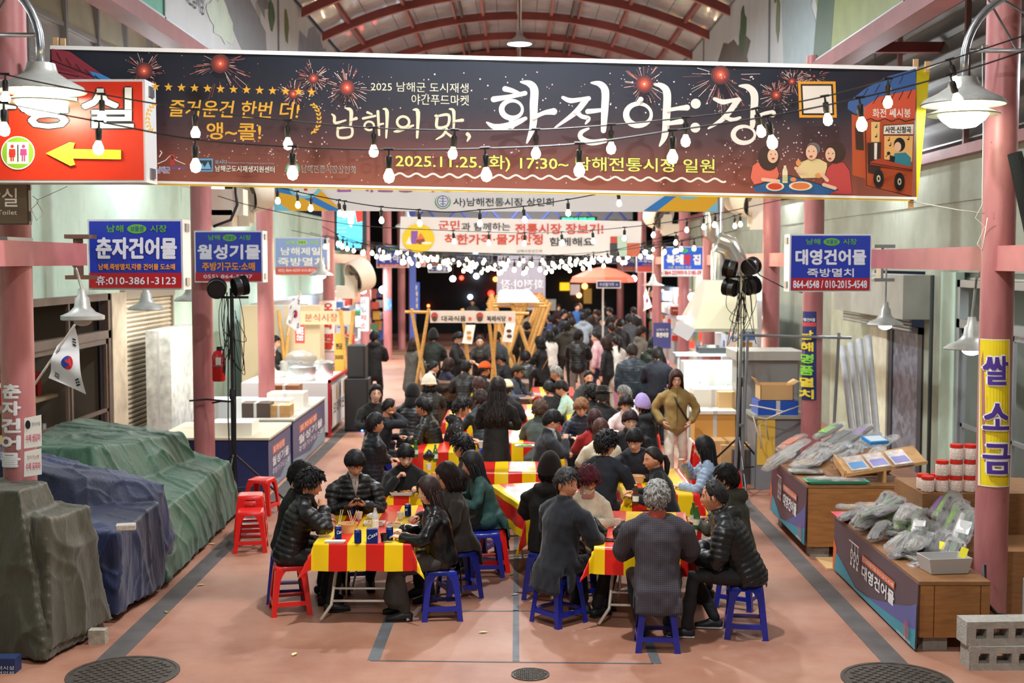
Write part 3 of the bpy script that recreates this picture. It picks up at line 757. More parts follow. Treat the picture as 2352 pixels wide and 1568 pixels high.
strip('trim_7',[(3.02,8.4),(3.02,30)],.20,mat('#56504e',.7,var=.25,vscale=4));strip('trim_8',[(-3.28,8.4),(-3.28,30)],.20,mat('#4f4b4a',.7,var=.25,vscale=4))
M_IRON=mat('#4f4740',.6,.5,var=.3,vscale=20)
def manhole(px,py,r,label):
 p=G(px,py);t=thing('manhole_cover',p,label,'manhole cover');q=MB();q.lathe(p,[(r,.0),(r,.008),(r*.93,.008),(r*.93,.004),(0,.004)],48,M_IRON);q.build('frame_ring',None,t)
 q=MB();s=r*1.7/17
 for i in range(-9,10):
  for j in range(-9,10):
   if math.hypot(i,j)*s*1.02<r*.86 and(i+j)%2:q.box((p.x+i*s-s*.42,p.y+j*s-s*.42,.004),(p.x+i*s+s*.42,p.y+j*s+s*.42,.010))
 o=q.build('raised_studs',M_IRON,t);o['kind']='stuff'
manhole(283,1547,.43,'round cast iron manhole cover beside the olive tarpaulin');manhole(1218,1549,.15,'small round iron drain lid at the foot of the centre floor line');manhole(2060,1562,.42,'cast iron manhole cover in front of the dried fish counter')
M_LEAF=mat('#cfc48e',.7,var=.3,vscale=40);M_LEAFG=mat('#7d8a4a',.7)
for i,(x,y,a,m,lb)in enumerate([(462,1344,.6,M_LEAF,'curled pale yellow leaf on the floor near the navy tarpaulin'),(676,1503,1.4,M_LEAF,'dry yellow leaf lying in front of the red stool'),(1110,1453,.2,M_LEAF,'pale dry leaf lying right of the blue stool at the middle'),(383,1406,2.0,M_LEAFG,'small green leaf near the blue tarpaulin edge'),(1183,1366,.5,mat('#b8bcc0',.3),'crumpled clear wrapper lying on the centre floor line'),(487,1250,0,M_LEAF,'tiny leaf on the floor beside the green tarpaulin'),(1175,1320,1,M_LEAFG,'fallen green leaf by the folding table legs')]):
 p=G(x,y);q=MB();P=[(-.5,0),(-.25,.2),(.1,.24),(.5,0),(.1,-.24),(-.25,-.2)];c,s_=math.cos(a),math.sin(a)
 q.v=[(.09*(u*c-v_*s_),.09*(u*s_+v_*c),.006+.02*abs(v_))for u,v_ in P]+[(-.0+.0,0,.004)];q.f=[(k,(k+1)%6,6)for k in range(6)];q.m=[0]*6
 tag(q.build('fallen_leaf' if 'leaf' in lb else 'plastic_wrapper',m,None,loc=p),lb,'leaf' if 'leaf' in lb else 'litter')
CR=.138
def column(x,y,label,z0=0.0,z1=6.0):
 t=thing('steel_column',(x,y,0),label,'column','pink columns along the aisle')
 q=MB();q.lathe((x,y,0),[(CR,z0),(CR,z1)],32);q.build('shaft',M_COL,t,smooth='auto')
 q=MB();q.lathe((x,y,0),[(CR+.012,.0),(CR+.012,.06)],24);q.build('base_plate',M_COL,t);return t
LC=[(10.8,'pink column lettered in white beside the stacked tarpaulins'),(16.85,'pink column behind the navy and green tarpaulins with an extinguisher'),(21.1,'pink column standing behind the light box naming a kitchenware shop'),(28.2,'pink column with a red lettered white wrap'),(35,'pink column with black letters on a white wrap'),(41,'pink column with a bright blue round sticker'),(46,'plain pink column behind the market stall frame, first of the pair'),(50.5,'plain pink column near the deep end beside a blue flag sign')]
RC=[(10.8,'rust stained pink column with a yellow rice and salt sign'),(17.5,'pink column with a navy vertical sign by the leaning pipes'),(20.4,'pink column just behind the metal scaffold rack'),(31,'pink column right behind the steel exhaust duct'),(37,'pink column behind the blue light box of the eatery'),(41.5,'slim far pink column beside the eatery light box'),(50,'distant pink column beside the red parasol'),(27.0,'pink column hidden behind the cream exhaust hood')]
for y,l in LC:column(LX1 if y<11 else LX,y,l)
for y,l in RC:column(RX,y,l)
q=MB();LBM=mat('#b26669',.45,var=.15,vscale=3)
for sx,X in((-1,LX),(1,RX)):
 zz=3.16 if sx<0 else 3.12
 for a_,b__ in(((9.0,12.15),(28.2,35))if sx<0 else((9.0,14.4),(17.5,27),(31.4,37))):q.box((X-.07,a_,zz),(X+.07,b__,zz+.21),LBM)
struct(q,'trim_9')
q=MB()
for sx,X in((-1,LX-.05),(1,RX+.05)):
 zb_=5.84 if sx<0 else 5.70;q.box((X-.14,-2,zb_),(X+.14,46,zb_+.19),M_REDSTEEL)
struct(q,'trim_10')
M_ALU=mat('#9a9d9f',.35,.8);M_PANEL=mat('#b7bcc0',.45,var=.06,vscale=2)
def mural(sx,y0,y1,z0=5.88,z1=8.05,paint=None,lab=''):
 z0=6.05 if sx<0 else 5.9
 X=LX+.02 if sx<0 else RX-.02
 t=thing('mural_panel',(X,y0,z0),lab,'mural');q=MB();a=X-.03*(-sx);b=X
 q.box((min(a,a-.04*-sx*-1),y0+.015,z0),(max(a,a+.04),y1-.015,z1));q.build('board',M_PANEL,t)
 q=MB()
 for zz in(z0,z1-.03):q.box((X-.035,y0,zz),(X+.035,y1,zz+.03))
 for yy in(y0,y1-.025):q.box((X-.035,yy,z0),(X+.035,yy+.025,z1))
 q.build('frame',M_ALU,t)
 wd,hh=(y1-y0)*100,(z1-z0)*100;face=X-.012*sx
 near,far=y0,y1
 if sx<0:f=quadmap((face,near,z1),(face,far,z1),(face,far,z0),(face,near,z0),wd,hh,(1,0,0))
 else:f=quadmap((face,far,z1),(face,near,z1),(face,near,z0),(face,far,z0),wd,hh,(-1,0,0))
 if paint:
  p=Print(mapf=f,step=.0006);paint(p,wd,hh);p.build('printed_picture',t)
 return t
mG=lambda c:mat(c,.5,var=.12,vscale=3)
def blobp(p,cx,cy,rx,ry,c,n=22,j=.18,seed=1):
 r=random.Random(seed);p.poly([(cx+rx*math.cos(2*PI*i/n)*(1+r.uniform(-j,j)),cy+ry*math.sin(2*PI*i/n)*(1+r.uniform(-j,j)))for i in range(n)],mG(c))
def m_green(p,w,h):p.poly([(w*.72,2),(w-3,2),(w-3,h-3),(w*.86,h-3)],mG('#4f9f86'));p.poly([(w*.4,2),(w*.8,2),(w*.8,h*.5),(w*.5,h*.6)],mG('#c3cfcd'));p.text('희망사',w*.78,h*.50,w*.93,h*.64,mG('#3f4a46'),.01)
def m_boats(p,w,h):
 blobp(p,w*.56,h*.36,w*.30,h*.30,'#6b7077',30,.22,3);p.poly([(w*.30,4),(w*.82,4),(w*.86,h*.72),(w*.62,h*.86),(w*.42,h*.62)],mG('#757a80'))
 for k in range(7):p.poly([(w*(.46+.055*k),h*(.10+.05*k)),(w*(.53+.055*k),h*(.14+.05*k)),(w*(.53+.055*k),h*(.24+.05*k)),(w*(.46+.055*k),h*(.19+.05*k))],mG(('#b5b9bc','#8f9498')[k%2]))
 blobp(p,w*.40,h*.74,w*.10,h*.14,'#b9c9bb',20,.3,5);blobp(p,w*.92,h*.34,w*.035,h*.12,'#3d5f40',14,.3,6)
 for k,c in enumerate(('#7fa6bd','#b58e8a','#9aa3b5')):p.stroke([(w*.22-k*12,2),(w*.24-k*8,h*.2),(w*.19-k*10,h*.30),(w*.14,h*.22)],9,mG(c),5)
 p.text('남해전통시장',w*.10,h*.64,w*.27,h*.80,mG('#3b3d42'),.006)
def m_faint(p,w,h):blobp(p,w*.6,h*.5,w*.34,h*.42,'#7c8794',26,.2,8);blobp(p,w*.12,h*.3,w*.03,h*.16,'#5f6f45',12,.2,2);blobp(p,w*.13,h*.66,w*.03,h*.14,'#68784c',12,.2,4)
def m_coast(p,w,h):
 p.poly([(w*.30,3),(w*.98,3),(w*.98,h-3),(w*.52,h-3)],mG('#86935a'));p.poly([(w*.10,3),(w*.62,3),(w*.40,h*.62),(w*.52,h-3),(w*.16,h-3)],mG('#8d9fa4'))
 p.poly([(w*.14,3),(w*.46,3),(w*.30,h*.30),(w*.22,h*.42)],mG('#3d4a5c'));p.poly([(w*.60,3),(w*.74,3),(w*.60,h*.45),(w*.56,h-3),(w*.42,h-3),(w*.46,h*.55)],mG('#3c5440'))
 blobp(p,w*.06,h*.25,w*.02,h*.13,'#5f6f45',12,.2,2);blobp(p,w*.09,h*.5,w*.02,h*.16,'#5f6f45',12,.2,3);p.text('물건방조어부림',w*.70,h*.55,w*.93,h*.74,mat('#dfe3df',.5),.02)
 p.text('물건방조어부림',w*.702,h*.555,w*.928,h*.735,mG('#2f3236'),.0)
def m_far(p,w,h):blobp(p,w*.4,h*.65,w*.35,h*.35,'#5d5854',26,.2,12);blobp(p,w*.66,h*.35,w*.05,h*.2,'#415c42',14,.3,9)
def m_white(p,w,h):p.text('남해전통시장',w*.12,h*.52,w*.32,h*.72,mG('#3b3d42'),.006);blobp(p,w*.7,h*.6,w*.2,h*.2,'#a9b3b9',18,.2,2)
mural(-1,8.2,15.1,paint=m_green,lab='mural panel ending in a green stripe above the toilet sign');mural(-1,15.1,22.3,paint=m_boats,lab='grey mural panel of fishing boats and market lettering')
mural(-1,22.3,29.4,paint=m_faint,lab='pale mural panel with small green leaves and a grey hill');mural(-1,29.4,36.5,paint=m_far,lab='mural panel at the deep end over the dried anchovy shops')
mural(1,7.3,13.4,paint=m_white,lab='white mural panel with black market lettering above the red lamp arm');mural(1,13.4,20.6,paint=m_coast,lab='mural panel of a coast road with sea and green fields')
mural(1,20.6,27.8,paint=m_far,lab='mural panel of dark rock beside the coast picture');mural(1,27.8,36.5,paint=m_faint,lab='faded grey mural panel nearest the arch end, over the duct')
R_AP,R_SP=8.92,7.98;HW=4.12
def arch_z(x):
 s=R_AP-R_SP;R=(HW*HW+s*s)/(2*s);return R_AP-R+math.sqrt(R*R-x*x)
M_ROOF=newmat('grey_polycarbonate_sheet',.22);nt,N,L,b=nodes_of(M_ROOF);tc=N.new('ShaderNodeTexCoord')
f=noise(nt,tc.outputs['Object'],1.3,4,.5,(1,.5,1));L.new(ramp(nt,f,[(.3,'#8f9096'),(.7,'#b9b8bb')]),b.inputs['Base Color']);f2=noise(nt,tc.outputs['Object'],2.6,3,.6,(1,.55,1));bumpn(nt,f2,b,.6,.06)
b.inputs['Coat Weight'].default_value=.5;b.inputs['Coat Roughness'].default_value=.05
ys=[24.5-2.6*k for k in range(11,0,-1)]+[24.5+2.6*k for k in range(0,5)]
q=MB();xs=[-HW+2*HW*i/18 for i in range(19)]
roof=q
for i in range(18):
 for y0 in ys:
  z0,z1=arch_z(xs[i])+.10,arch_z(xs[i+1])+.10;q.prism([(xs[i]+.006,y0,z0),(xs[i+1]-.006,y0,z1),(xs[i+1]-.006,y0+2.59,z1),(xs[i]+.006,y0+2.59,z0)],(0,0,.012))
struct(q,'ceiling',M_ROOF,smooth=False)
for y0 in ys:
 q=MB();n=28;pts=[(-HW+2*HW*i/n)for i in range(n+1)]
 for i in range(n):
  a,b_=pts[i],pts[i+1];za,zb=arch_z(a),arch_z(b_)
  q.add([(a,y0-.06,za-.13),(b_,y0-.06,zb-.13),(b_,y0+.06,zb-.13),(a,y0+.06,za-.13),(a,y0-.06,za+.05),(b_,y0-.06,zb+.05),(b_,y0+.06,zb+.05),(a,y0+.06,za+.05)],[(3,2,1,0),(4,5,6,7),(0,1,5,4),(2,3,7,6)])
 o=struct(q,'ceiling_rib',M_REDSTEEL);o.name='ceiling_rib'
q=MB()
for x in(-3.55,-2.4,-1.42,-1.27,-.78,.02,.80,1.27,1.42,2.4,3.55):
 z=arch_z(x);wd=.07 if abs(abs(x)-1.345)>.1 else .05;q.box((x-wd/2,ys[0],z-.03),(x+wd/2,ys[-1],z+.07),M_REDSTEEL if abs(abs(x)-1.27)>.01 else mat('#3a2528',.6))
struct(q,'ceiling_purlins')
q=MB();q.box((.02,3,8.62),(.10,36,8.70));struct(q,'ceiling_cable_tray',mat('#b9bdc0',.4,.5))
q=MB()
for i in range(24):
 a=-HW+2*HW*i/24;b_=a+2*HW/24;q.prism([(a,35,arch_z(a)-.35),(b_,35,arch_z(b_)-.35),(b_,35,arch_z(b_)+.1),(a,35,arch_z(a)+.1)],(0,.08,0))
struct(q,'ceiling_end_arch',M_REDSTEEL)
M_LED=mat('#f2f7ff',.4,emit=14);M_HB=mat('#c8cdd2',.35,.7)
for i,(x,y,z)in enumerate(HIGHBAYS):
 t=thing('high_bay_lamp',(x,y,z),['round roof lamp over the foot of the aisle','round roof lamp above the string lights','round roof lamp above the white swoosh banner','bright round roof lamp hanging under the arch above the title banner','deep hanging roof lamp at the arch end','last roof lamp beyond the arch end'][i],'lamp','high-bay lamps under the roof')
 q=MB();q.lathe((x,y,z),[(.235,-.115),(.22,-.06),(.12,.0),(.07,.05),(.06,.14),(.0,.14)],32);q.build('reflector',M_HB,t,smooth='auto')
 q=MB();q.lathe((x,y,z),[(.0,-.108),(.21,-.108)],32);q.lathe((x,y,z),[(.20,-.100),(.205,-.119),(.222,-.119),(.232,-.115)],32);q.build('diffuser',M_LED,t)
 q=MB();q.tube([(x,y,z+.13),(x,y,max(8.65,z+.5))],.022,8);q.build('hanging_rod',M_ALU,t)
WL,WR=-6.2,6.1
q=MB();q.box((WL-.15,4,2.72),(WL,48,4.05));q.box((WL-.15,-3,0),(WL,12.5,2.72));q.box((WL-.15,22.6,0),(WL,48,2.72));q.box((WL-.15,4,4.05),(WL,48,4.6));struct(q,'wall_left',M_MINT)
q=MB();q.box((WR,-3,3.05),(WR+.15,48,4.05));q.box((WR,-3,0),(WR+.15,12,3.05));q.box((WR,17.9,0),(WR+.15,18.9,3.05));q.box((WR,24.5,0),(WR+.15,48,3.05));q.box((WR-.02,-3,4.02),(WR+.15,48,4.75),M_GREYWALL);struct(q,'wall_right',M_MINT)
M_PANE=mat('#c2cad0',.35,var=.1,vscale=2,spec=.6);M_PANEY=mat('#c9cdbb',.35,var=.1,vscale=2);M_FR=mat('#b4bac0',.4,.4)
t=thing('window_band',(WL,8,4.6),None,None);t['kind']='structure';t.name='window_1'
q=MB()
for k in range(14):
 y=8+k*1.35;q.box((WL-.04,y,4.6),(WL+.05,y+.07,7.4))
for z in(4.6,5.2,5.8,6.4,7.0):q.box((WL-.03,8,z),(WL+.03,27,z+.06))
q.build('window_frame',M_FR,t)
for k in range(14):
 for j,z in enumerate((4.66,5.26,5.86,6.46)):
  y=8.07+k*1.35;q=MB();q.add([(WL-.02+.0,y,z),(WL-.02,y+1.28,z),(WL-.02+.10,y+1.28,z+.54),(WL-.02+.10,y,z+.54)],[(0,1,2,3)]);q.prism([(WL+.0,y,z),(WL+.0,y+1.28,z),(WL-.05,y+1.28,z+.54),(WL-.05,y,z+.54)],(.012,0,0));q.v=q.v[4:];q.f=[tuple(i-4 for i in f)for f in q.f[1:]];q.m=q.m[1:];q.build('pane',M_PANEY if j==3 else M_PANE,t)
q=MB();q.prism([(LX-.2,-2,6.6),(LX-.2,46,6.6),(WL-.3,46,7.5),(WL-.3,-2,7.5)][::-1],(0,0,.06),mat('#7d7470',.7));q.prism([(WL-.2,8,6.95),(WL-.2,40,6.95),(WL+.06,40,6.95),(WL+.06,8,6.95)],(0,0,.2),M_REDSTEEL);struct(q,'ceiling_lean_to')
M_CLAD=mat('#8c9090',.38,.55,var=.12,vscale=2)
t=thing('wall_cladding',(WR,8,4.7),None,None);t['kind']='structure';t.name='wall_right_cladding'
prev=None
for j in range(9):
 z=4.78+j*.34;q=MB();x0=WR+.02+j*.05
 q.prism([(x0,6,z),(x0,40,z),(x0-.10,40,z+.05),(x0-.10,6,z+.05)],(0,0,.02));q.prism([(x0-.09,6,z+.05),(x0-.09,40,z+.05),(x0+.05,40,z+.345),(x0+.05,6,z+.345)],(.015,0,0));q.build('louvre_slat',M_CLAD,t)
q=MB()
for y in range(8,40,3):q.box((WR-.14,y,4.7),(WR-.07,y+.06,7.9))
q.build('louvre_post',mat('#8e6a66',.5),t)
q=MB();q.box((WR-.16,6,4.62),(WR-.02,46,4.76));struct(q,'trim_11',mat('#93605e',.5,var=.1))
q=MB();q.prism([(RX+.2,-2,6.7),(RX+.2,46,6.7),(WR+.6,46,8.0),(WR+.6,-2,8.0)],(0,0,.06),mat('#5d5a58',.7))
for y in(9.5,13,19,25):q.box((RX,y,6.3),(WR+.3,y+.12,6.45),M_REDSTEEL)
struct(q,'ceiling_right_lean_to')
q=MB();q.tube([(5.6,13.2,6.2),(5.6,13.4,5.45),(5.6,13.7,5.3),(5.6,15.8,5.3)],.09,14);q.tube([(5.6,15.8,5.3),(5.6,17.5,5.3)],.085,14);tag(q.build('drain_pipe',mat('#8d9197',.5),None,smooth='auto'),'thick grey drain pipe with an elbow under the slanted roof','pipe')
q=MB();q.box((-8,56,-.1),(8,56.3,7));struct(q,'wall_back',mat('#15171c',.8,var=.4,vscale=.6))
q=MB();M_BT=mat('#3d4f9a',.5)
for z in(4.35,4.95):q.box((-3.6,43,z),(3.9,43.12,z+.10))
for k in range(7):q.tube([(-3.6+k*1.07,43.06,4.4),(-3.07+k*1.07,43.06,5.0)],.04,6);q.tube([(-3.07+k*1.07,43.06,5.0),(-2.53+k*1.07,43.06,4.4)],.04,6)
q.box((-3.65,43,0),(-3.45,43.2,5));struct(q,'trim_12',M_BT)
q=MB();q.box((-4.2,46,4.7),(4.2,46.1,8));struct(q,'wall_far_gable',mat('#8b8f98',.7))
M_DFR=mat('#5c4a40',.55,var=.15,vscale=5);
def glassmat(name='shop_glass',c='#3a3d3c',rough=.08,a=.55):
 return mat(c,rough,alpha=a,spec=.6)
M_GL=glassmat()
def doorset(nm,X,y0,y1,z1,fm,nleaf,rail=2.05,inward=-1,gm=None):
 t=thing(nm,(X,y0,0),None,None);t['kind']='structure';t.name=nm
 q=MB();q.box((X-.06,y0,0),(X+.06,y0+.12,z1));q.box((X-.06,y1-.12,0),(X+.06,y1,z1));q.box((X-.06,y0,z1-.1),(X+.06,y1,z1));q.box((X-.06,y0,rail),(X+.06,y1,rail+.12));q.build('door_frame',fm,t)
 wl=(y1-y0-.24)/nleaf
 for k in range(nleaf):
  a=y0+.12+k*wl;q=MB()
  for(u0,u1,v0,v1)in((a,a+.07,0,rail),(a+wl-.07,a+wl,0,rail),(a,a+wl,0,.25),(a,a+wl,rail-.08,rail),(a,a+wl,.95,1.0)):q.box((X-.02+.02*(k%2),u0,v0),(X+.02+.02*(k%2),u1,v1))
  q.box((X-.02,a,rail+.12),(X+.02,a+.05,z1-.1));lf=q.build('door_leaf',fm,t)
  q=MB();q.box((X-.005,a+.07,.25),(X+.005,a+wl-.07,rail-.08));q.box((X-.005,a+.05,rail+.12),(X+.005,a+wl,z1-.1));q.build('pane',gm or M_GL,lf)
 return t
doorset('door_1',WL+.02,12.5,19.0,2.72,M_DFR,4)
q=MB();q.box((WL,19.0,0),(WL+.10,19.7,2.72));struct(q,'trim_13',mat('#b3a48e',.7,var=.2,vscale=4))
t=thing('roller_shutter',(WL,19.7,0),'closed beige roller shutter with rows of small holes near the top','shutter')
q=MB();q.box((WL-.05,19.7,2.60),(WL+.08,22.6,2.75));q.box((WL-.03,19.7,0),(WL+.06,19.78,2.6));q.box((WL-.03,22.52,0),(WL+.06,22.6,2.6));q.build('shutter_box',mat('#8d8270',.6),t)
M_SHUT=mat('#c9bda6',.35,.35,var=.12,vscale=3);sl=None
for k in range(34):
 z=2.6-.0765*(k+1)
 if sl is None:
  q=MB();a=[(WL+.0,z+.002),(WL+.025,z+.016),(WL+.032,z+.038),(WL+.025,z+.060),(WL,z+.074)]
  q.v=[(x,y,zz)for y in(19.78,22.52)for x,zz in a];q.f=[(i,i+1,i+6,i+5)for i in range(4)];q.m=[0]*4;sl=q.build('slat',M_SHUT,t,smooth=True);z0=z
 else:c=sl.copy();COL.objects.link(c);c.parent=t;c.location=(0,0,z-z0)
q=MB()
for r_ in range(3):
 for k in range(12):q.lathe((WL+.034,20.9+k*.12,2.22-r_*.0765*1.5),[(.0,.0),(.014,.0)],8,None,'x')
q.build('vent_holes',mat('#0c0c0c',.8),t)
q=MB();q.box((WL-3,12.3,0),(WL-2.9,19.2,3));q.box((WL-3,12.2,0),(WL-.2,12.3,3));q.box((WL-3,19.2,0),(WL-.2,19.3,3));q.box((WL-3,12.2,2.8),(WL-.15,19.3,2.9));struct(q,'wall_left_shop',mat('#6d6658',.8))
t=thing('goods_shelf',(WL-.9,13,0),'shelf of red and silver packed goods behind the dark glass doors','shelf');q=MB();q.box((WL-1.2,13,.5),(WL-.6,18.6,.55));q.box((WL-1.2,13,1.2),(WL-.6,18.6,1.25));q.box((WL-1.22,13,0),(WL-1.2,18.6,1.6));q.build('board',mat('#7d6a50',.6),t)
q=MB();rr_=random.Random(3)
for k in range(34):
 y=13.1+k*.16;zb=.55 if k%2 else 1.25;c=rr_.choice(['#b3262a','#c9ccd0','#9c2020','#d0a84a','#dadde0']);q.box((WL-1.05,y,zb),(WL-.75,y+.13,zb+rr_.uniform(.15,.35)),mat(c,.3))
o=q.build('packed_goods',None,t);o['kind']='stuff'
area_light('left_shop_light',(WL-1.2,16,2.6),1.0,25,(1,.9,.75))
M_STEELF=mat('#9aa1a3',.4,.5)
doorset('door_2',WR-.02,12.0,17.3,2.95,M_STEELF,3,2.3,1,mat('#9fb5b0',.1,alpha=.35,spec=.6))
q=MB();q.box((WR-.10,17.3,0),(WR+.02,17.9,3.05));struct(q,'trim_14',M_MINT)
q=MB();q.tube([(WR-.14,18.15,0),(WR-.14,18.15,3.0)],.03,8);struct(q,'trim_15',mat('#3a4040',.6))
t=thing('door_3',(WR,18.9,0),None,None);t['kind']='structure';q=MB();q.box((WR-.03,18.9,0),(WR+.03,19.1,2.2));q.box((WR-.03,20.4,0),(WR+.03,20.6,2.2));q.box((WR-.03,18.9,2.1),(WR+.03,20.6,2.2));q.build('door_frame',mat('#33363b',.5),t)
m=newmat('frosted_film',.35);nt,N,L,b=nodes_of(m);tc=N.new('ShaderNodeTexCoord');br=N.new('ShaderNodeTexVoronoi');br.inputs['Scale'].default_value=9;L.new(tc.outputs['Object'],br.inputs['Vector']);L.new(ramp(nt,br.outputs['Color'],[(.2,'#4e545e'),(.8,'#7c8290')]),b.inputs['Base Color'])
q=MB();q.box((WR-.01,19.1,0),(WR+.01,20.4,2.1));q.build('pane',m,t)
q=MB();q.box((WR-.06,20.6,0),(WR+.02,21.6,2.3));struct(q,'trim_16',mat('#cfc9b4',.7,var=.15,vscale=5))
t=thing('shutter_housing',(WR,18.6,2.2),'grey metal shutter housing over the dark glass door','shutter housing');q=MB();q.box((WR-.45,18.5,2.35),(WR-.005,22.5,3.0));q.build('housing',mat('#a5a79d',.55,var=.1,vscale=3),t)
q=MB()
for k in range(4):q.tube([(WR-.3,18.6,2.33-k*.05),(WR-.3,22.4,2.33-k*.05)],.02,6)
q.build('rolled_edge',mat('#8f8f86',.5,.3),t)
q=MB();q.box((WR,21.6,0),(WR+.15,24.5,3.05));struct(q,'wall_right_infill',mat('#b9bfa8',.8,var=.2,vscale=2))
q=MB();q.box((WR+3,11,0),(WR+3.1,18.5,3));q.box((WR+.15,11,0),(WR+3,11.1,3));q.box((WR+.15,18.5,0),(WR+3,18.6,3));q.box((WR+.1,11,2.95),(WR+3,18.6,3.05));struct(q,'wall_right_shop',mat('#c3c9c0',.8))
t=thing('goods_shelf',(WR+1.4,12,0),'shop shelves with boxed goods behind the steel framed glass doors','shelf');q=MB()
for z in(.4,.9,1.4,1.9):q.box((WR+1.0,12,z),(WR+1.5,17.5,z+.03))
q.build('board',mat('#d9d9d2',.5),t);q=MB()
for k in range(80):
 y=12.1+rr_.random()*5.2;z=rr_.choice((.43,.93,1.43,1.93));c=rr_.choice(['#b0522a','#dcdcdc','#c73a2a','#9fb2b8','#caa66a']);q.box((WR+1.05,y,z),(WR+1.35,y+.14,z+rr_.uniform(.12,.32)),mat(c,.4))
o=q.build('boxed_goods',None,t);o['kind']='stuff'
area_light('right_shop_light',(WR+1.2,15,2.8),1.2,60,(.9,1,.98))
mF=lambda c,r=.55:mat(c,r)
K=mF('#14151a');WH=mF('#f4f2ee');CRM=mF('#f3ecd0');YG=mF('#eef07a');GOLD=mF('#f0b83c')
M_WOODS=mat('#c9a070',.6)
BD=10.6
def bnr():
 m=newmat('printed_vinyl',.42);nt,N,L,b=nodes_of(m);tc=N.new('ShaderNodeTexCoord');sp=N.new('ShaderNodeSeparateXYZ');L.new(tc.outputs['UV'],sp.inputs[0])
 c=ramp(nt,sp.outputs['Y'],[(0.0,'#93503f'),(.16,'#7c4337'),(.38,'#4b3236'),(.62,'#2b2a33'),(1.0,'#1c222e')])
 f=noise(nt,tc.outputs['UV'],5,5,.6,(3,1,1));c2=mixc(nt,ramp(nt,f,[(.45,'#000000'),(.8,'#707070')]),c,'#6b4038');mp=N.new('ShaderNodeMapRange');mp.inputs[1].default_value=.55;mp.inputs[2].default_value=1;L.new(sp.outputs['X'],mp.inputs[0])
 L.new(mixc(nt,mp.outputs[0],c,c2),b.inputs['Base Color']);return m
title=thing('title_banner',W(1100,280,BD),'wide dark market banner with fireworks and large white brush lettering','banner')
def ytop(x):return 108+(x-115)*.0246
def ybot(x):return 415+(x-115)*.0213
q=MB();nx=60;k=0;uv=[]
for i in range(nx+1):
 x=115+1990*i/nx
 for j in range(5):
  v=j/4;q.v.append(W(x,ytop(x)*(1-v)+ybot(x)*v,BD+.004*math.sin(i*.9)*(v-.5)));uv.append((i/nx,1-v))
for i in range(nx):
 for j in range(4):q.f.append((i*5+j,i*5+j+1,(i+1)*5+j+1,(i+1)*5+j));q.m.append(0)
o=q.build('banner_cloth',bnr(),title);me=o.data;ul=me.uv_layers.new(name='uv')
for lp in me.loops:ul.data[lp.index].uv=uv[lp.vertex_index]
q=MB();q.v=[W(x,yf(x)+dy,BD-.008)for x in(115,2106)for yf,dy in((ytop,-4),(ytop,5))]+[W(x,yf(x)+dy,BD-.008)for x in(115,2106)for yf,dy in((ybot,-5),(ybot,1))]+[W(x,ybot(x)+dy,BD-.006)for x in(115,2090)for dy in(1,5)]
q.f=[(0,1,3,2),(4,5,7,6)];q.mats=[WH,mF('#e8c33a')];q.m=[0,0];q.f.append((8,9,11,10));q.m.append(1);q.build('white_hem',None,title)
q=MB();q.add([W(2106,160,BD+.0),W(2137,148,BD+.03),W(2108,455,BD+.03),W(2090,457,BD)],[(0,1,2,3)],mF('#eed81c'));q.build('yellow_back_fold',None,title)
for(x,y)in((128,100),(145,102),(2103,150),(2130,155),(2092,468)):
 q=MB();p=W(x,y,BD+.02);q.box((p.x-.02,p.y-.012,p.z-.04),(p.x+.02,p.y+.012,p.z+.05));q.build('wooden_batten',M_WOODS,title)
p=Print(BD-.012)
p.poly([(118,112),(160,118),(255,185),(120,185)],mF('#8e2f3c'));p.poly([(120,160),(185,168),(236,186),(120,186)],mF('#a33a45'));p.poly([(205,163),(232,170),(265,186),(222,186)],mF('#3f8fd0'))
for a in range(6):p.stroke([(130+a*22,121+a*13),(141+a*22,140+a*11)],1.6,K)
p.stroke([(118,138),(190,166),(240,186)],2,K);p.stroke([(118,162),(180,176)],2,K)
rr2=random.Random(5);FWC=[mF('#e2b0a0'),mF('#c96a52'),mF('#f1d9cc'),mF('#9c5a50')]
def firework(cx,cy,R,core,n=60):
 for i in range(n):
  a=rr2.uniform(0,2*PI);r0=rr2.uniform(.15,.55)*R;r1=r0+rr2.uniform(.12,.45)*R;x0,y0,x1,y1=cx+r0*math.cos(a),cy+r0*math.sin(a),cx+r1*math.cos(a),cy+r1*math.sin(a)
  if y0>ytop(x0)+8 and y1>ytop(x1)+8:p.stroke([(x0,y0),(x1,y1)],rr2.uniform(.5,1.1),rr2.choice(FWC),cap=False)
 for i in range(n//3):
  a=rr2.uniform(0,2*PI);r0=rr2.uniform(.3,1.0)*R;x,y=cx+r0*math.cos(a),cy+r0*math.sin(a)
  if y>ytop(x)+8:p.ell(x,y,1.1,1.1,rr2.choice(FWC),6)
 for s,c in((1,'#5a2c2e'),(.8,'#7d342f'),(.6,'#a34032'),(.4,'#cf5a42'),(.15,'#f6b59a')):p.ell(cx,cy,core*s,core*s,mF(c),18)
for a in[(331,163,56,20),(506,146,92,22),(720,180,46,12),(797,201,60,18),(674,216,40,12),(1480,193,60,20),(1655,172,100,22),(1783,218,45,13),(1819,187,40,10),(1870,175,44,4),(950,130,3,3)][:10]:firework(*a)
for i in range(420):
 x=rr2.uniform(640,1730)if i<170 else rr2.gauss(1790,80);y=rr2.uniform(165,260)if i<110 else(rr2.uniform(330,430)if i<170 else rr2.gauss(350,45))
 if i>=330:x=rr2.uniform(400,760);y=rr2.gauss(350,30)
 if x<1940 and ytop(x)+10<y<ybot(x)-10:r=rr2.uniform(.7,2.2);p.ell(x,y,r,r,rr2.choice([mF('#d9c3c8'),mF('#c99e9a'),mF('#e6d5d2')]),7)
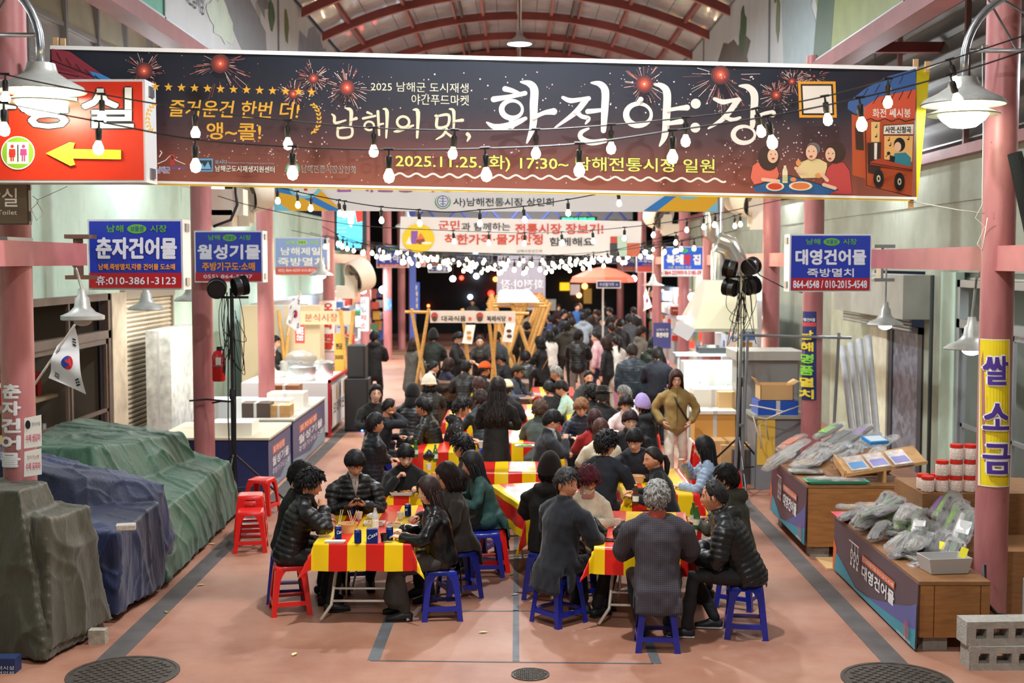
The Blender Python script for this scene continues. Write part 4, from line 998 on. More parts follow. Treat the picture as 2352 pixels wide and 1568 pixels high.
for i in range(13):
 cx,cy=357+i*29.9,199+i*1.05;p.poly([(cx+(10.5 if k%2==0 else 4.3)*math.sin(k*PI/5),cy-(10.5 if k%2==0 else 4.3)*math.cos(k*PI/5))for k in range(10)],GOLD)
def bt(s,x0,y0,x1,y1,fill,edge=None,b=.02,e=.03,skew=0.,slope=0.02):
 if edge:p.text(s,x0-1,y0-1,x1+1,y1+1,edge,b+e,skew,slope)
 p.text(s,x0,y0,x1,y1,fill,b,skew,slope)
bt('즐거운건 한번 더!',386,228,684,268,GOLD,None,.015,skew=.15);bt('앵~콜!',474,280,600,320,GOLD,None,.018)
for sgn,cx in((1,700),(-1,372)):
 for k in range(9):
  a=-1.1+k*.27;lx=cx+sgn*(10+26*math.cos(a));ly=272+36*math.sin(a);p.ell(lx,ly,5,2,GOLD,8,rot=(a+PI/2)+.5);p.ell(lx-sgn*6,ly+1,4.5,2,GOLD,8,rot=a+PI/2-.5)
bt('2025 남해군 도시재생',852,187,1076,209,CRM,None,.0);bt('야간푸드마켓',945,216,1077,240,CRM,None,.0)
def S_(pts,wd,m=WH,n=6):p.stroke(pts,wd,m,n)
def ring(cx,cy,rx,ry,wd,m=WH,n=22):
 p.stroke([(cx+rx*math.sin(2*PI*i/n),cy-ry*math.cos(2*PI*i/n))for i in range(n+1)],[wd*(1+.35*math.cos(2*PI*i/n+2))for i in range(n+1)],m,1)
S_([(1160,204),(1176,208),(1192,214)],[13,11,7]);S_([(1134,228),(1170,222),(1206,214)],[14,10,11]);ring(1176,251,24,20,10);S_([(1174,272),(1176,290)],[11,13])
S_([(1118,281),(1140,292),(1176,286),(1207,272)],[4,15,15,9]);S_([(1196,188),(1216,192),(1227,206),(1226,240),(1224,289),(1210,328)],[4,15,19,19,16,4]);S_([(1226,270),(1250,259),(1272,256)],[9,10,16])
S_([(1293,224),(1310,231),(1335,228),(1352,226)],[8,12,9,11]);S_([(1345,230),(1322,258),(1275,293)],[15,13,4]);S_([(1322,256),(1336,267),(1352,272),(1345,284)],[9,10,10,4]);S_([(1350,256),(1380,253)],[12,9])
S_([(1358,190),(1378,193),(1390,209),(1389,250),(1386,300)],[4,14,18,17,12]);S_([(1352,295),(1335,304),(1335,317),(1358,327),(1390,323)],[5,10,12,14,11])
ring(1467,263,29,25,11);S_([(1462,240),(1472,228)],[8,12]);S_([(1503,194),(1521,198),(1532,214),(1531,260),(1527,310),(1515,335)],[4,14,18,18,15,4]);S_([(1534,253),(1556,249),(1578,247)],[8,9,14]);S_([(1533,284),(1564,279)],[8,13])
p.ell(1598,238,11.5,11.5,WH);p.ell(1597,293,11.5,11.5,WH)
S_([(1641,227),(1660,234),(1680,231),(1697,229)],[8,12,9,11]);S_([(1693,232),(1664,270),(1627,295)],[14,12,4]);S_([(1664,268),(1682,275),(1700,270)],[9,10,6])
S_([(1698,197),(1718,200),(1732,216),(1732,250),(1728,290)],[4,14,18,17,11]);S_([(1735,270),(1755,262),(1774,261)],[8,10,17]);ring(1709,309,25,19,9)
def small(dx,dy,sc,strokes,m=CRM):
 for pts,wd in strokes:p.stroke([(dx+x*sc,dy+y*sc)for x,y in pts],[v*sc for v in wd],m,5)
def sring(cx,cy,r,wd):p.stroke([(cx+r*math.sin(2*PI*i/16),cy-r*.9*math.cos(2*PI*i/16))for i in range(17)],wd,CRM,1)
small(760,248,1,[([(2,14),(8,20),(10,34),(34,28)],[3,7,7,4]),([(32,0),(43,3),(47,12),(45,40)],[2,8,9,6]),([(46,28),(58,24)],[4,8]),([(16,46),(18,67),(46,65),(46,44),(16,47)],[6,6,6,6,5])])
small(832,250,1,[([(12,8),(22,12)],[6,4]),([(2,22),(30,16)],[6,5]),([(36,6),(39,60)],[7,5]),([(39,36),(48,34)],[5,5]),([(48,0),(57,8),(55,66)],[3,9,4])]);sring(848,289,11,5)
small(905,250,1,[([(0,52),(12,50),(44,38)],[3,8,5]),([(44,2),(55,8),(53,66)],[3,10,5])]);sring(926,280,14,6)
small(998,250,1,[([(2,16),(6,18),(6,42),(30,38),(32,14),(6,17)],[5,7,7,6,7,5]),([(34,0),(44,6),(44,44)],[3,8,5]),([(44,28),(64,26)],[4,8]),([(28,46),(20,60),(4,70)],[6,6,3]),([(26,54),(40,64),(46,66)],[5,6,4])])
small(1070,308,1,[([(4,0),(8,6),(3,16)],[9,8,3])])
bt('2025.11.25.(화) 17:30~ 남해전통시장 일원',908,352,1642,390,YG,K,.018,.02,slope=.018)
p.stroke([(890+i*4.0,401+.017*i*4+4*math.sin(i*.66))for i in range(195)],4.5,WH,1)
bt('남해군',360,383,390,397,mF('#4a60c8'),WH,.02);bt('NAMHAE',392,382,425,388,mF('#4a60c8'),None,.02);p.stroke([(362,376),(380,368),(392,356),(404,368),(425,377)],1.5,WH);p.rect(391,354,401,380,mF('#b03038'));p.rect(394,358,398,366,mF('#2c2430'));p.stroke([(366,360),(372,350),(368,346)],2,WH)
p.rect(451,364,489,394,mF('#5fa5dc'));p.rect(455,368,486,390,mF('#23384e'));p.poly([(457,388),(464,374),(470,384),(478,370),(485,388)],mF('#78b8e6'));bt('오시다',494,367,522,376,mF('#78b8e6'),None,.02);bt('Namhaegun Urban Regeneration Support Center',524,371,631,376,mF('#8fa2c8'),None,.01)
bt('남해군도시재생지원센터',494,379,631,394,WH,K,.02);p.ell(672,388,17,17,mF('#5d9a6a'),20);p.ell(672,388,13,13,mF('#cfd3e2'),20);p.ell(672,388,8,8,mF('#8f8fae'),14);bt('남해전통시장상인회',694,380,815,395,K,WH,.0,.02)
p.poly([(1833,187),(1919,187),(1922,270),(1836,270)],mF('#f2ab2e'));p.poly([(1839,193),(1913,193),(1916,264),(1842,264)],mF('#1b1b22'));p.poly([(1843,197),(1909,197),(1912,260),(1846,260)],WH)
SKN=mF('#f0c9ae');OUT=mF('#2a1a1a')
def fig(hair,body,face,hc,bc):
 p.poly(body,mF(bc));p.stroke(body+[body[0]],1.4,OUT,1,cap=False)
 if hair:p.poly(hair,mF(hc))
 p.poly(face,SKN);p.stroke(face+[face[0]],1.2,OUT,1,cap=False)
EL=lambda cx,cy,rx,ry,n=18:[(cx+rx*math.cos(2*PI*i/n),cy+ry*math.sin(2*PI*i/n))for i in range(n)]
fig(EL(1766,362,25,30),[(1728,380),(1745,368),(1764,366),(1782,372),(1790,400),(1786,412),(1732,424),(1723,408)],EL(1775,358,13,17),'#3a2522','#e8735e')
fig(EL(1868,342,16,15),[(1838,372),(1858,364),(1882,364),(1900,374),(1900,408),(1840,410),(1826,392)],EL(1864,350,14,18),'#6a6f78','#ead9a4')
fig(EL(1919,350,24,26),[(1900,385),(1914,372),(1938,372),(1952,392),(1958,446),(1892,446),(1890,420)],EL(1907,355,12,17),'#3a2522','#c94a4c')
p.poly([(1730,428),(1812,402),(1926,436),(1900,447),(1735,440)],mF('#1f5f9e'));p.stroke([(1730,428),(1812,402),(1926,436)],1.6,OUT,1)
for cx,cy,rx in((1780,428,21),(1839,427,27)):p.ell(cx,cy,rx,10.5,mF('#f3e6c8'));p.ell(cx,cy,rx*.77,7.5,mF('#df4a2c' if cx<1800 else '#e8824a'))
p.ell(1803,396,6,12,mF('#f2ead0'));p.rect(1797,396,1809,420,mF('#f2ead0'));p.rect(1800,380,1806,390,mF('#e9e2cc'));p.rect(1797,402,1809,416,mF('#cdd08a'));p.ell(1822,412,7,5,mF('#e8924a'));p.ell(1834,374,6,7,mF('#e8a060'));p.ell(1880,403,8,6,mF('#e8a060'))
for(a,b_)in(((1752,412),(1788,416)),((1828,386),(1840,396)),((1886,398),(1900,414)),((1892,424),(1918,432))):p.stroke([a,b_],8,SKN)
for cx,cy in((1771,354),(1781,354),(1858,347),(1869,347),(1903,352),(1913,352)):p.ell(cx,cy,1.3,1.6,OUT,6)
for cx,cy in((1776,364),(1863,359),(1906,364)):p.ell(cx,cy,4,2,mF('#a8302c'),8)
BRN=mF('#c2572f');p.poly([(1948,235),(1985,205),(2040,175),(2104,157),(2104,205),(2030,235),(1965,262),(1947,250)],mF('#3c66ac'))
for a in range(4):p.stroke([(1982+a*28,222-a*10),(1994+a*27,203-a*10)],1.5,K)
p.poly([(1986,245),(2020,222),(2104,205),(2102,275),(1984,278)],mF('#da5b40'));p.poly([(1956,262),(1984,270),(1988,410),(1958,402)],BRN);p.poly([(1984,276),(2101,272),(2094,452),(1988,428)],BRN)
for a in range(5):p.stroke([(2005+a*20,238-a*3),(2018+a*19,218-a*3)],1.6,K)
p.stroke([(1984,278),(2000,272),(2016,279),(2032,272),(2048,279),(2064,272),(2080,279),(2101,273)],2,K);p.text('화전 쎄시봉',2004,249,2092,270,WH,.02)
p.poly([(1964,290),(1982,290),(1984,345),(1966,343)],mF('#3a2622'));p.poly([(2001,280),(2021,280),(2020,326),(2001,326)],mF('#efcb86'));p.poly([(1992,328),(2024,326),(2022,402),(1994,396)],mF('#3a2622'));p.poly([(2008,328),(2015,328),(2014,366),(2008,366)],WH)
p.poly([(2029,288),(2099,284),(2098,309),(2029,309)],WH);p.stroke([(2029,288),(2099,284),(2098,309),(2029,309),(2029,288)],1.6,K,1);p.text('사연·신청곡',2033,290,2093,306,K,.03);p.poly([(2031,312),(2097,312),(2095,372),(2031,366)],mF('#f0c078'))
p.ell(2066,332,13,16,K);p.ell(2062,337,8,11,SKN);p.poly([(2048,366),(2055,352),(2080,350),(2092,362),(2092,384),(2060,380)],mF('#2f8aa0'));p.poly([(2044,356),(2056,360),(2054,376),(2043,372)],K);p.ell(2041,352,4,4,K);p.stroke([(2034,360),(2041,354)],1.5,K)
for x,y in((2014,292),(2014,314),(2043,322),(2046,334),(2088,320)):p.stroke([(x,y),(x,y-7)],1.5,K);p.ell(x-2,y,2.4,1.8,K,8)
p.poly([(1998,372),(2020,364),(2096,384),(2094,392),(1998,378)],mF('#b0452a'));p.stroke([(1996,374),(2094,390)],1.8,K);p.stroke([(1988,280),(1990,426),(2094,451)],2,K,1);p.stroke([(1999,330),(1997,374)],1.5,K)
for cx,cy in((2018,410),(2066,417)):p.ell(cx,cy,12,21,K);p.ell(cx,cy,4.5,8,mF('#e6dcc2'));p.ell(cx,cy,2,4,K)
p.build('printed_design',title)
def rope(name,pts,r,m,label,cat='rope',group=None,smooth=True):
 q=MB();q.tube(pts,r,6);return tag(q.build(name,m,None,smooth=True),label,cat,group)
M_ROPE=mat('#d8d3c6',.8);M_CABLE=mat('#121214',.5)
rope('tie_cord',[W(2092,462,BD),W(2200,482,BD+.1),W(2262,490,10.65)],.004,M_ROPE,'white cord from the lower corner of the title banner to the column');rope('tie_cord',[W(2130,158,BD),W(2200,130,BD),W(2270,104,10.65)],.004,M_ROPE,'white cord from the upper corner of the title banner to the column')
rope('loose_cord',[W(2256,105,10.6),W(2258,300,10.6),W(2256,470,10.6),W(2240,500,10.6),W(2262,520,10.6),W(2245,560,10.6),W(2256,575,10.6),W(2268,500,10.6)],.0035,M_ROPE,'loose white cord hanging in loops beside the rusty column')
rope('loose_cord',[W(75,450,10.6),W(90,462,10.6),W(72,480,10.6),W(84,506,10.6),W(100,490,10.6),W(84,462,10.6)],.0035,M_ROPE,'loose knotted cord below the red toilet sign')
rope('tie_cord',[W(84,460,10.6),W(155,428,10.6)],.003,M_ROPE,'thin cord tied between a wooden batten and the lettered column')
M_BOX=mat('#d9dadb',.4,.1);BLU=mF('#2038a8',.35);BLU2=mF('#2b459f',.4);REDB=mF('#b01a22',.35);GRN=mF('#5fae2c');LW=mF('#dfe3f0',.35);ORG=mF('#f09a28',.4)
def signbox(px0,py0,px1,py1,d,thick,label,draw,face=BLU,frame=M_BOX,slope=0.0,cat='sign',name='light_box_sign',edge=.02):
 a,b_=W(px0,py0,d),W(px1,py1,d);dz=0
 t=thing(name,((a.x+b_.x)/2,d,b_.z),label,cat);q=MB();q.box((a.x-edge,d,b_.z-edge),(b_.x+edge,d+thick,a.z+edge));q.build('case',frame,t)
 q=MB();q.box((a.x,d-.006,b_.z),(b_.x,d+.002,a.z));q.build('face_panel',face,t)
 for sx in(a.x-edge,b_.x+edge):
  for z_ in(b_.z+.02,a.z-.10):MB().box((sx-.012,d+thick*.3,z_),(sx+.012,d+thick*.75,z_+.08)).build('latch',mat('#88898c',.4,.7),t)
 pr=Print(d-.008);draw(pr,px0,py0,px1-px0,py1-py0);pr.build('printed_lettering',t);return t
def market_head(p,x,y,w_,h_,c=GRN,mid='보물섬'):
 p.text('남해',x+w_*.19,y+h_*.055,x+w_*.37,y+h_*.165,c,.02);p.ell(x+w_*.515,y+h_*.115,w_*.105,h_*.07,c);p.text(mid,x+w_*.445,y+h_*.07,x+w_*.585,y+h_*.155,mF('#20408a'),.02);p.text('시장',x+w_*.66,y+h_*.055,x+w_*.84,y+h_*.165,c,.02)
def band(p,x,y,w_,h_,f,m=REDB):p.rect(x,y+h_*f,x+w_,y+h_,m)
def d1(p,x,y,w_,h_):market_head(p,x,y,w_,h_);band(p,x,y,w_,h_,.775);p.text('춘자건어물',x+w_*.07,y+h_*.24,x+w_*.95,y+h_*.57,LW,.035);p.text('남해.죽방멸치,각종 건어물 도소매',x+w_*.1,y+h_*.635,x+w_*.93,y+h_*.735,ORG,.03);p.text('휴:010-3861-3123',x+w_*.07,y+h_*.815,x+w_*.94,y+h_*.96,LW,.02)
def d2(p,x,y,w_,h_):market_head(p,x,y,w_,h_);band(p,x,y,w_,h_,.83);p.text('월성기물',x+w_*.03,y+h_*.25,x+w_*.98,y+h_*.56,LW,.035);p.text('주방기구도·소매',x+w_*.1,y+h_*.615,x+w_*.9,y+h_*.79,ORG,.03);p.text('055) 864-5387',x+w_*.12,y+h_*.87,x+w_*.86,y+h_*.97,LW,.01)
def d3(p,x,y,w_,h_):market_head(p,x,y,w_,h_,mF('#a8d84a'));band(p,x,y,w_,h_,.80,mF('#d85a48'));p.text('남해제일',x+w_*.1,y+h_*.25,x+w_*.87,y+h_*.47,WH,.03);p.text('죽방멸치',x+w_*.04,y+h_*.53,x+w_*.95,y+h_*.77,WH,.03);p.text('055) 864-4259 010-8555-4259',x+w_*.05,y+h_*.845,x+w_*.95,y+h_*.95,WH,.0)
def d4(p,x,y,w_,h_):market_head(p,x,y,w_,h_);band(p,x,y,w_,h_,.85);p.text('대곡식품',x+w_*.05,y+h_*.3,x+w_*.95,y+h_*.78,LW,.03);p.text('862-2626 010-4573-6565',x+w_*.1,y+h_*.88,x+w_*.9,y+h_*.97,WH,.0)
def d5(p,x,y,w_,h_):market_head(p,x,y,w_,h_);p.rect(x,y+h_*.78,x+w_,y+h_,REDB);p.text('대영건어물',x+w_*.05,y+h_*.25,x+w_*.96,y+h_*.54,LW,.035);p.text('죽방멸치',x+w_*.20,y+h_*.60,x+w_*.80,y+h_*.76,LW,.025);p.text('864-4548 / 010-2015-4548',x+w_*.02,y+h_*.82,x+w_*.97,y+h_*.965,LW,.025)
def d6(p,x,y,w_,h_):market_head(p,x,y,w_,h_,mF('#6ad85a'));p.rect(x,y+h_*.78,x+w_,y+h_,WH);p.text('복례',x+w_*.06,y+h_*.24,x+w_*.5,y+h_*.62,WH,.04);p.text('맛',x+w_*.50,y+h_*.24,x+w_*.70,y+h_*.62,mF('#e02a20'),.04);p.text('집',x+w_*.74,y+h_*.24,x+w_*.94,y+h_*.62,WH,.04);p.text('각종 밀반찬 전문',x+w_*.1,y+h_*.66,x+w_*.7,y+h_*.75,mF('#f2e06a'),.0);p.text('864-2259/010-3185-59',x+w_*.02,y+h_*.82,x+w_*.95,y+h_*.97,mF('#c02028'),.03)
def d7(p,x,y,w_,h_):market_head(p,x,y,w_,h_);band(p,x,y,w_,h_,.76,mF('#d85040'));p.text('오성건어물',x+w_*.05,y+h_*.28,x+w_*.97,y+h_*.60,LW,.03);p.text('죽방멸치 도매',x+w_*.2,y+h_*.65,x+w_*.9,y+h_*.74,ORG,.0)
def d8(p,x,y,w_,h_):market_head(p,x,y,w_,h_);p.text('오독',x+w_*.1,y+h_*.32,x+w_*.9,y+h_*.65,LW,.02);band(p,x,y,w_,h_,.8,mF('#d87060'))
signbox(205,508,417,661,12.7,.30,'blue light box with orange text and a mobile number, hung above the flag',d1);signbox(449,533,601,645,16.55,.30,'blue light box of a kitchenware shop hung by the black stage lights',d2)
signbox(633,547,751,630,27.7,.30,'washed out pale blue light box above a glowing lamp',d3,face=mF('#8fa6d8',.3));signbox(866,566,936,613,40.5,.3,'small blue light box deep in the aisle beside string bulbs',d4)
signbox(940,569,975,611,45.5,.3,'lilac light box half hidden behind the small blue one',d8,face=mF('#8a94c8'));signbox(978,585,1040,606,50.1,.2,'dark purple fascia sign beyond the lilac light box',d8,face=mF('#3a2f58'))
signbox(1818,541,1997,666,15.0,.30,'blue light box with two phone numbers over the leaning pipes',d5);signbox(1525,568,1615,633,30.5,.3,'bright blue light box with one red syllable beside the steel duct',d6,face=mF('#2f63d8',.3))
signbox(1464,571,1520,624,41.0,.3,'blue and coral light box behind the eatery sign',d7);signbox(1430,574,1461,622,49.5,.3,'dim violet light box next to the coral banded one',d8,face=mF('#4a5090'))
signbox(1372,646,1424,660,30,.04,'slim navy direction plate below the red parasol',lambda p,x,y,w_,h_:p.text('수산물거리 →',x+5,y+3,x+w_-5,y+h_-3,LW,.0),face=mF('#2a2d5c'),cat='sign',name='direction_plate');signbox(985,612,1030,624,44,.04,'slim navy arrow plate under the lilac light box',lambda p,x,y,w_,h_:p.text('← 수산물',x+5,y+2,x+w_-5,y+h_-2,LW,.0),face=mF('#2a2d5c'),name='direction_plate')
for(px0,px1,d,lb)in((1042,1130,50,'first blurred navy fascia behind the string lights'),(1340,1425,50,'second blurred navy fascia behind the string lights')):signbox(px0,584,px1,604,d,.1,lb,lambda p,x,y,w_,h_:p.text('건어물 식당',x+5,y+3,x+w_-5,y+h_-5,LW,.0),face=mF('#3a4680'),name='fascia_sign')
for(px,d,py)in((186,12.5,590),(2026,15.2,604)):
 a=W(px,py,d);q=MB();q.box((a.x-.04,d-.1,a.z-.22),(a.x-.01,d+.1,a.z+.22));q.box((a.x-.12,d-.12,a.z+.18),(a.x+.12,d+.12,a.z+.22));q.box((a.x-.12,d-.12,a.z-.22),(a.x+.12,d+.12,a.z-.18));tag(q.build('sign_bracket',mat('#7c5a4a',.6,.3)if px<500 else M_ALU),'rusty steel bracket clamped on the beam by the blue sign' if px<500 else 'grey clamp bracket on the pink beam beside the two number sign','bracket')
RDT=mF('#d8341c',.35);
def dt(p,x,y,w_,h_):
 for s_,b0,m in(('화장실',.045,K),('화장실',.022,WH)):o_=2 if m is K else 0;p.text(s_,-96-o_,200-o_,308+o_,296+o_,m,b0)
 p.ell(41,351,39,38.5,WH,32);p.ell(41,351,36.5,36,mF('#8db92c'),32);p.poly([(16,326),(66,326),(66,376),(16,376)],mF('#f3e9dc'))
 for cx,c in((28,'#d03028'),(54,'#b04078')):p.ell(cx,336,4,4,mF(c));p.poly([(cx-7,342),(cx+7,342),(cx+8,356),(cx-8,356)],mF(c));p.rect(cx-4,354,cx-.8,370,mF(c));p.rect(cx+.8,354,cx+4,370,mF(c))
 p.poly([(20,360),(28,345),(36,360)],mF('#d03028'));p.rect(40,332,42.5,371,K)
 ar=[(105,352),(160,326),(172,328),(168,342),(278,344),(278,366),(168,364),(173,378),(162,381)];p.poly([(x_+(x_-190)*.012,y_+(y_-354)*.07)for x_,y_ in ar],K);p.poly(ar,mF('#f0d82e'))
signbox(-230,188,331,413,10.1,.30,'large red toilet sign with a yellow arrow and a green round icon',dt,face=RDT,name='toilet_sign')
def dt2(p,x,y,w_,h_):p.text('장실',-38,432,40,475,mF('#e9e6df'),.01);p.text('PublicToilet',-50,482,39,493,mF('#e9e6df'),.01)
signbox(-180,408,64,513,10.35,.06,'brown metal toilet sign under the red one',dt2,face=mat('#6f6150',.4,.3),frame=mat('#5a4d3e',.4,.4),name='toilet_sign',edge=.01)
q=MB();a=W(-300,280,10.2);b_=W(40,280,10.2);q.box((a.x,10.2,a.z),(b_.x,10.3,a.z+.06));q.box((-4.25,10.3,3.3),(-4.15,10.85,3.4));struct(q,'trim_17',M_ALU)
def flatbanner(name,cs,d,label,base,draw,waves=.01,back=None):
 t=thing(name,W((cs[0][0]+cs[1][0])/2,cs[2][1],d),label,'banner');q=MB();n=24
 for i in range(n+1):
  u=i/n
  for j in(0,1):x=(cs[0][0]*(1-u)+cs[1][0]*u)*(1-j)+(cs[3][0]*(1-u)+cs[2][0]*u)*j;y=(cs[0][1]*(1-u)+cs[1][1]*u)*(1-j)+(cs[3][1]*(1-u)+cs[2][1]*u)*j;q.v.append(W(x,y,d+waves*math.sin(i*1.1)))
 q.f=[(2*i,2*i+1,2*i+3,2*i+2)for i in range(n)];q.m=[0]*n;q.build('banner_cloth',base,t);p=Print(d-waves-.006);draw(p);p.build('printed_design',t);return t
def b2(p):
 p.text('남해군통시장 활성화 시범 사업',770,402,1420,441,mF('#b06ac8'),.03);p.text('사)남해전통시장 상인회',1041,454,1272,476,mF('#3c4a52'),.01,0,.0)
 p.ell(1017,463,18,16,mF('#5fae6a'));p.ell(1017,462,15.5,15.5,WH);p.ell(1017,462,13.5,13.5,mF('#3f5fa8'));p.ell(1017,462,11.5,11.5,WH);p.stroke([(1010,456),(1024,456)],1.6,mF('#3f5fa8'));p.stroke([(1008,462),(1026,462)],1.6,mF('#3f5fa8'));p.stroke([(1017,452),(1017,472)],1.8,mF('#3f5fa8'));p.stroke([(1011,468),(1023,468)],1.6,mF('#3f5fa8'))
 Y=mF('#f5b820');B=mF('#2f86d0');LB=mF('#7fd0e8')
 p.poly([(632,380),(740,440),(785,484),(632,484)],Y);p.poly([(632,425),(700,440),(785,484),(755,484),(690,452),(632,440)],B);p.poly([(630,458),(668,484),(630,484)],LB);p.ell(700,432,36,24,LB);p.ell(700,430,29,19,WH);p.rect(698,428,706,438,mF('#d8442c'))
 p.poly([(1648,400),(1648,486),(1478,484),(1540,448)],Y);p.poly([(1478,484),(1530,448),(1560,446),(1510,484)],B);p.poly([(1648,462),(1648,486),(1622,486)],LB);p.ell(1580,438,34,20,LB);p.ell(1580,436,28,15,WH)
flatbanner('association_banner',[(630,380),(1650,384),(1649,487),(630,484)],16.0,'white banner with yellow and blue swooshes hanging behind the title banner',WH,b2)
def b3(p):
 R_,D_=mF('#d04a38'),mF('#33373f')
 p.text('군민',1007,506,1056,527,R_,.03);p.text('과 함께하는',1060,511,1172,530,D_,.02);p.text('전통시장 장보기!',1183,513,1386,538,R_,.03);p.text('착한가격·물가안정',1021,537,1247,562,R_,.03);p.text('함께해요',1262,545,1364,565,D_,.02);p.text('남해시장상인회',1187,573,1245,580,D_,.01)
 p.ell(961,547,37,33,mF('#f5d024'));p.poly([(944,530),(960,530),(958,560),(944,560)],mF('#8a5ab0'));p.ell(966,553,10,8,mF('#8a4a3a'));p.poly([(932,560),(940,542),(946,562)],WH);p.ell(980,558,12,3,WH);p.poly([(956,550),(966,534),(976,548)],mF('#e07a4a'))
 p.rect(1402,543,1418,558,mF('#c24a38'));p.rect(1401,558,1418,588,mF('#3a3c44'));p.rect(1418,543,1440,588,mF('#b9d8c8'));p.rect(1440,558,1470,588,mF('#c86a50'))
flatbanner('shopping_banner',[(920,497),(1474,508),(1471,590),(918,575)],24.0,'white banner with red slogan and a yellow disc of groceries',mF('#e9e8ea'),b3)
def b4(p):
 p.stroke([(1250,642),(1250,664)],.1,LW);uv_,fs_=text_geo('화전야:장',.03)
 k=p.lay();p.mb.add([W(1248-u*98,664-v*22,36-.02-k)for u,v in uv_],[f[::-1]for f in fs_],mF('#e9e9ef'));p.rect(1190,672,1247,684,mF('#b8705a'))
flatbanner('hanging_banner',[(1143,586),(1253,588),(1252,715),(1140,703)],36,'grey see-through hanging banner showing reversed brush lettering',mF('#9a97a6'),b4)
t=thing('led_board',W(1330,510,42),'thin black board of glowing green dot lettering under the blue truss','led board');q=MB();a,b_=W(1285,497,42),W(1372,512,42);q.box((a.x,42,b_.z),(b_.x,42.1,a.z));q.build('case',mat('#0b0c0e',.5),t);p=Print(41.99);p.text('화재조심 전통시장',1291,500,1366,508,mat('#22e08a',.5,emit=3),.04);p.build('glowing_text',t)
t=thing('video_screen',W(800,570,33),'tall video screen showing a red and white figure on cyan','screen');q=MB();a,b_=W(766,480,33),W(842,575,33);q.box((a.x,33,b_.z),(b_.x,33.15,a.z));q.build('case',mat('#35363a',.5),t)
p=Print(32.98);p.rect(774,480,832,569,mat('#4fc8e8',.5,emit=1.5));p.poly([(797,480),(815,480),(812,512),(806,522),(800,512)],mat('#ffffff',.5,emit=1.5));p.poly([(815,480),(832,480),(832,508),(820,512)],mat('#d8342c',.5,emit=1.5));
for k in range(9):p.rect(774,484+k*9.5,796,486+k*9.5,mat('#8fe6f6',.5,emit=1.2))
p.build('lit_picture',t)
def cylmap(cx,cy,R=CR):
 def f(px,py,k):
  P=W(px,py,cy-R*.6);s=max(-.99,min(.99,(P.x-cx)/R));th=math.asin(s)
  return Vector((cx+(R+.002+k)*math.sin(th),cy-(R+.002+k)*math.cos(th),P.z))
 return f
def crect(p,x0,y0,x1,y1,m,n=10):
 k=p.lay()
 for i in range(n):a,b_=x0+(x1-x0)*i/n,x0+(x1-x0)*(i+1)/n;p.mb.add([p.map(a,y0,k),p.map(b_,y0,k),p.map(b_,y1,k),p.map(a,y1,k)],[(0,1,2,3)],m)
def wrap(name,cx,cy,label,draw,cat='sign'):
 p=Print(mapf=cylmap(cx,cy),step=.0012);draw(p);o=p.build(name,None);return tag(o,label,cat)
PUR=mF('#4a2f8e')
def w1(p):
 crect(p,2252,778,2314,1116,mF('#ecd418'))
 for b_ in((2252,778,2314,781),(2252,1113,2314,1116),(2252,778,2255,1116),(2311,778,2314,1116)):crect(p,*b_,mF('#e9e2b8'),10 if b_[2]-b_[0]>9 else 1)
 for s_,y0,y1 in(('쌀',812,886),('소',920,988),('금',1012,1088)):p.text(s_,2259,y0,2310,y1,WH,.06,slices=10);p.text(s_,2261,y0+3,2308,y1-3,PUR,.03,slices=10)
wrap('column_sign',RX,10.8,'yellow wrap with purple syllables for rice and salt on the rusty column',w1)
wrap('column_sign',LX1,10.8,'large white syllables painted down the column beside the tarpaulins',lambda p:[p.text(s_,9,880+i*39,52,914+i*39,mF('#d8d8da'),.05,slices=8)for i,s_ in enumerate('춘자건어물')])
def w2(p):
 crect(p,1840,715,1873,918,mF('#24306a'));crect(p,1840,740,1872,749,mF('#c84a4a'));p.text('대영건어물',1842,730,1870,738,WH,.02,slices=8)
 for i,s_ in enumerate('남해명품멸치'):p.text(s_,1842,758+i*27,1866,780+i*27,mF('#f0d840')if i in(0,1,4,5)else mF('#8ad848'),.04,slices=8)
wrap('column_sign',RX,17.5,'navy vertical wrap with yellow and green syllables on the column',w2)
def w3(p):
 crect(p,741,690,768,806,mF('#f0e8e4'))
 for s_,y in(('오',695),('대',716),('박',737),('찐',765),('빵',784)):p.text(s_,744,y,765,y+18,mF('#d83820'),.05,slices=6)
 crect(p,744,808,766,832,mF('#e6ccd0'))
wrap('column_sign',LX,28.2,'white wrap with large red orange syllables on a far column',w3)
def w4(p):
 crect(p,825,682,847,760,mF('#eef0f2'))
 for i,s_ in enumerate('과일채소'):p.text(s_,830,686+i*18,842,700+i*18,mF('#c86a6a' if i>1 else '#8a9298'),.03,slices=5)
wrap('column_sign',LX,35,'white wrap with thin grey and red syllables on a far column',w4)
wrap('column_sticker',LX,41,'glowing white and blue round sticker on a distant column',lambda p:(crect(p,884,686,899,712,mF('#5a90d8')),p.ell(892,698,6,9,WH)),'sticker')
p=Print(44);p.rect(942,648,964,716,mF('#2f56b8'))
for i,s_ in enumerate('남해건재'):p.text(s_,947,655+i*14,959,666+i*14,mF('#f0d840'),.03)
tag(p.build('hanging_sign'),'blue vertical sign with yellow syllables deep on the shop side','sign')
